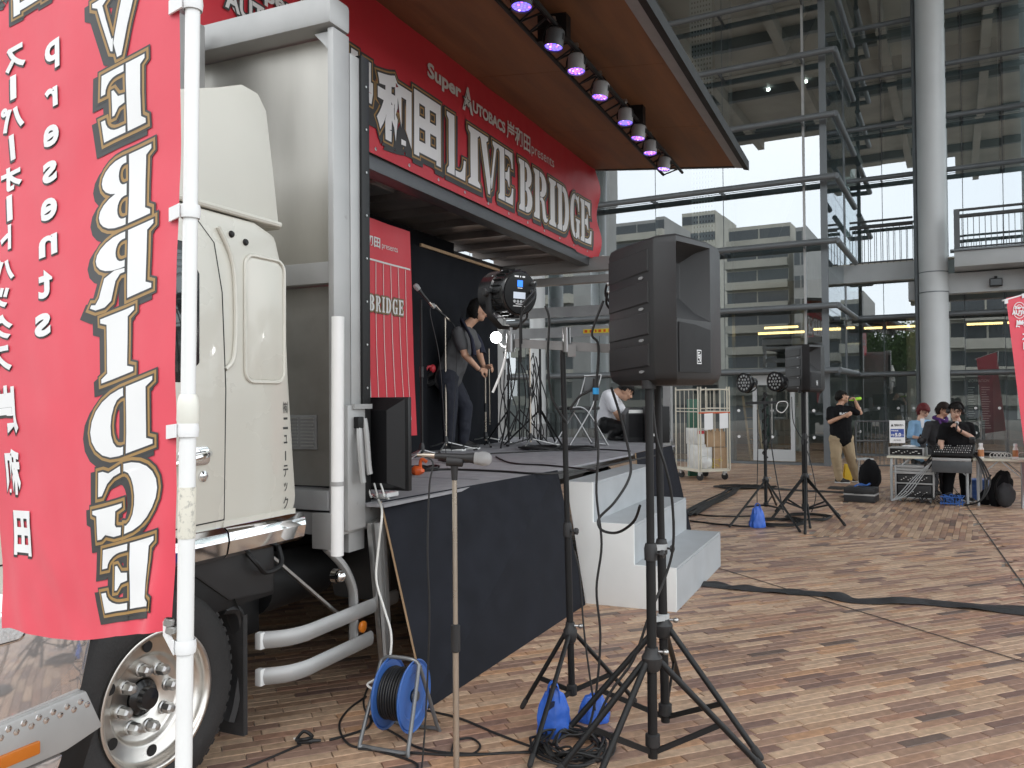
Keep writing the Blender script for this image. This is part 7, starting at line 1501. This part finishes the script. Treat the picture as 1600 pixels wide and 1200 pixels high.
# flight case, bag and stool left of the table
c0 = gp(1352, 786); fcx = thing('tool_case', 'flat black case with silver bands on the ground left of the table', 'case', c0)
def lbox(par, name, c, a, b, z0, z1, m, bev=.006): k = MB(); k.obox(c+V((0, 0, (z0+z1)/2)), te*a, tn*b, V((0, 0, (z1-z0)/2))); return k.build(name, m, par, bevel=bev)
cc0 = c0+V((.03, .2, 0)); lbox(fcx, 'lower_shell', cc0, .21, .17, .005, .10, m_plastic); lbox(fcx, 'upper_shell', cc0, .21, .17, .125, .21, m_plastic); lbox(fcx, 'metal_band', cc0, .213, .173, .101, .124, m_alul, .001); k = MB(); k.tube([cc0-tn*.175-te*.06+V((0, 0, .13)), cc0-tn*.20-te*.05+V((0, 0, .14)), cc0-tn*.20+te*.05+V((0, 0, .14)), cc0-tn*.175+te*.06+V((0, 0, .13))], .008, 6); k.build('handle', m_black, fcx)
k = MB(); k.tube([cc0+V((-.1, 0, .22)), cc0+V((0, .05, .25)), cc0+V((.05, -.05, .24)), cc0+V((.12, 0, .26)), cc0+V((.15, .08, .23)), cc0+V((.0, .1, .225))], .010, 6); tag(k.build('blue_cable', m_bluem, None, at=cc0+V((0, 0, .21))), 'short blue cable heaped on the flat black case', 'cable')
k = MB(); p = gp(1364, 772); k.sph(p+V((0, .1, .27)), (.17, 0, 0), (0, .13, 0), (0, 0, .265), 28, 18, fn=fnn); tag(k.build('black_rucksack', m_teeb, None, at=p), 'black rucksack standing behind the flat black case', 'bag')
so2 = thing('stool', 'small pale stool behind the black rucksack', 'stool', gp(1352, 755)); p = gp(1352, 755); k = MB(); k.obox(p+V((0, .1, .42)), (.15, 0, 0), (0, .12, 0), (0, 0, .015)); k.build('seat', m_bbeam, so2, bevel=.005)
for sx in (-.12, .12):
    for sy in (0, .2): k = MB(); k.cyl(p+V((sx, sy, 0)), p+V((sx*.9, sy, .405)), .012, n=8); k.build('leg', m_steel, so2)
k = MB(); p = gp(1328, 751); k.prism([(-.06, 0), (.10, 0), (.075, .28), (-.045, .30)], lambda x, z: p+V((x, .05+z*.1, z)), (0, .03, 0)); k.prism([(-.05, 0), (.09, 0), (.07, .28), (-.04, .30)], lambda x, z: p+V((x, .22-z*.3, z)), (0, .02, 0)); tag(k.build('floor_sign', m_yelb, None, at=p, bevel=.004), 'yellow folding floor marker behind the drinking man', 'sign')
# steel barrier with sign
fa_, fb_ = gp(1338, 736), gp(1490, 738); bar_ = thing('steel_barrier', 'grey steel barrier of thin bars behind the people at the desk', 'barrier', (fa_+fb_)/2)
fv = (fb_-fa_); k = MB()
for z in (.12, .62, 1.02): k.cyl(fa_+V((0, 0, z)), fb_+V((0, 0, z)), .016, n=8)
k.build('rail', m_dgrey, bar_)
for i in range(25): p = fa_+fv*i/24; k = MB(); k.cyl(p+V((0, 0, .12 if i % 12 else 0)), p+V((0, 0, 1.02)), .007 if i % 12 else .016, n=6); k.build('bar' if i % 12 else 'post', m_dgrey, bar_)
p = at(1402, 674, fa_.lerp(fb_, .45).y-.08); sgn = thing('speed_limit_sign', 'white notice with a blue band reading 5.0 hung on the barrier', 'sign', p-V((0, 0, .22))); sx = V((fv.x, fv.y, 0)).normalized(); Sg = lambda x, z, d=0: p+sx*x+V((0, 0, z))-V((-sx.y, sx.x, 0))*d
k = MB(); k.prism([(-.145, -.235), (.145, -.235), (.145, .22), (-.145, .22)], lambda x, z: Sg(x, z, 0), V((-sx.y, sx.x, 0))*.01); k.build('board', m_paper, sgn)
k = MB(); k.prism([(-.125, -.12), (.125, -.12), (.125, .05), (-.125, .05)], lambda x, z: Sg(x, z, .002), V((-sx.y, sx.x, 0))*.001); k.build('blue_band', mat('sign_blue', (.04, .08, .33), .5), sgn)
k = MB(); put(k, fit(text('5.0', .05), -.045, -.105, .07, -.03), lambda x, y, m: Sg(x, y, .005), 0); put(k, fit(text('最高速度', .02), -.115, .0, .02, .03), lambda x, y, m: Sg(x, y, .005), 0); put(k, fit(text('ノット', .02), .075, -.1, .118, -.05), lambda x, y, m: Sg(x, y, .005), 0); put(k, fit(text('時速', .02), -.115, -.1, -.055, -.05), lambda x, y, m: Sg(x, y, .005), 0); k.build('white_print', m_wt, sgn, recalc=False)
k = MB(); put(k, fit(text('船舶の方へ', .03), -.06, .10, .12, .15), lambda x, y, m: Sg(x, y, .005), 0); k.prism([(-.12, .10), (-.07, .10), (-.095, .155)], lambda x, z: Sg(x, z, .004), V((-sx.y, sx.x, 0))*.001); k.box(0, 0, 0, 0, 0, 0) if False else None; put(k, fit(text('南港管理所', .01), -.07, -.19, .07, -.165), lambda x, y, m: Sg(x, y, .005), 0); k.build('dark_print', m_dk, sgn, recalc=False)
# right nobori flag
rfp = gp(1640, 800); rf_ = thing('nobori_flag', 'red banner flag with white roundel at the right edge of the photo', 'flag', rfp)
Yr = 11.0; rq = lambda px, py: at(px, py, Yr+.002*(px-1600))
k = MB(); k.grid(lambda a, b: rq(1572+a*78+b*38, 466+b*310-a*18), 10, 30); k.build('flag_cloth', m_redflag, rf_, recalc=False)
k = MB(); k.cyl(rq(1566, 470), rq(1656, 444), .010, n=8); k.build('top_bar', m_pvc, rf_); k = MB(); k.cyl(rfp+V((0.05, .1, 0)), rq(1656, 444), .014, n=10); k.build('pole', m_pvc, rf_)
k = MB(); rb = lambda px, py: rq(px, py)+V((0, -.012, 0))
n = 28; 
for r0, r1 in ((10, 11.5), (17, 18.5)):
    pass
el = lambda rx, ry: [rb(1592+rx*cos(2*pi*i/n), 485+ry*sin(2*pi*i/n)) for i in range(n)]
for (a, b), (c, d) in (((9, 12), (10, 13)), ((5, 8), (6, 9))): A1, A2 = el(a, b), el(c, d); k.add(A1+A2, [(i, (i+1) % n, n+(i+1) % n, n+i) for i in range(n)], 0)
for s, x0, x1, y0, y1 in (('Super', 1584, 1600, 484, 478), ('AUTO', 1580, 1604, 492, 485)): put(k, fit(text(s, .05), x0, -y0, x1, -y1), lambda x, y, m: rb(x, -y)+V((0, -.004, 0)), 0)
put(k, fit(text('岸和田', .05), 1586, -512, 1622, -500), lambda x, y, m: rb(x, -y)+V((0, -.003, 0)), 0)
for i, ch in enumerate('スーパーオート'): put(k, fit(text('｜' if ch == 'ー' else ch, .05), 1596+i*2, -(532+i*14), 1605+i*2, -(521+i*14)), lambda x, y, m: rb(x, -y), 0)
k.build('lettering', m_wt, rf_, recalc=False)
for i, (x, y) in enumerate(((1569, 470), (1596, 461), (1625, 452))): k = MB(); p = rq(x, y); k.obox(p+V((.02, -.012, -.01)), (.022, 0, .005), (0, .006, 0), (0, 0, .03)); k.build('fabric_loop', m_wt, rf_)
# poster stand inside at right
k = MB(BF); k.box(3.78, 4.3, 3.9, 3.94, .95, 1.75); ps = tag(k.build('poster_board', m_paper, None, at=B(4.05, 3.9, .95)), 'white poster board behind the glass at the right edge', 'poster'); k = MB(BF); k.box(3.85, 4.2, 3.893, 3.898, 1.25, 1.65); k.build('poster_picture', m_bbeam, ps); k = MB(BF); k.box(3.9, 3.94, 3.95, 3.99, 0, .95); k.box(4.14, 4.18, 3.95, 3.99, 0, .95); k.build('leg', m_dgrey, ps)
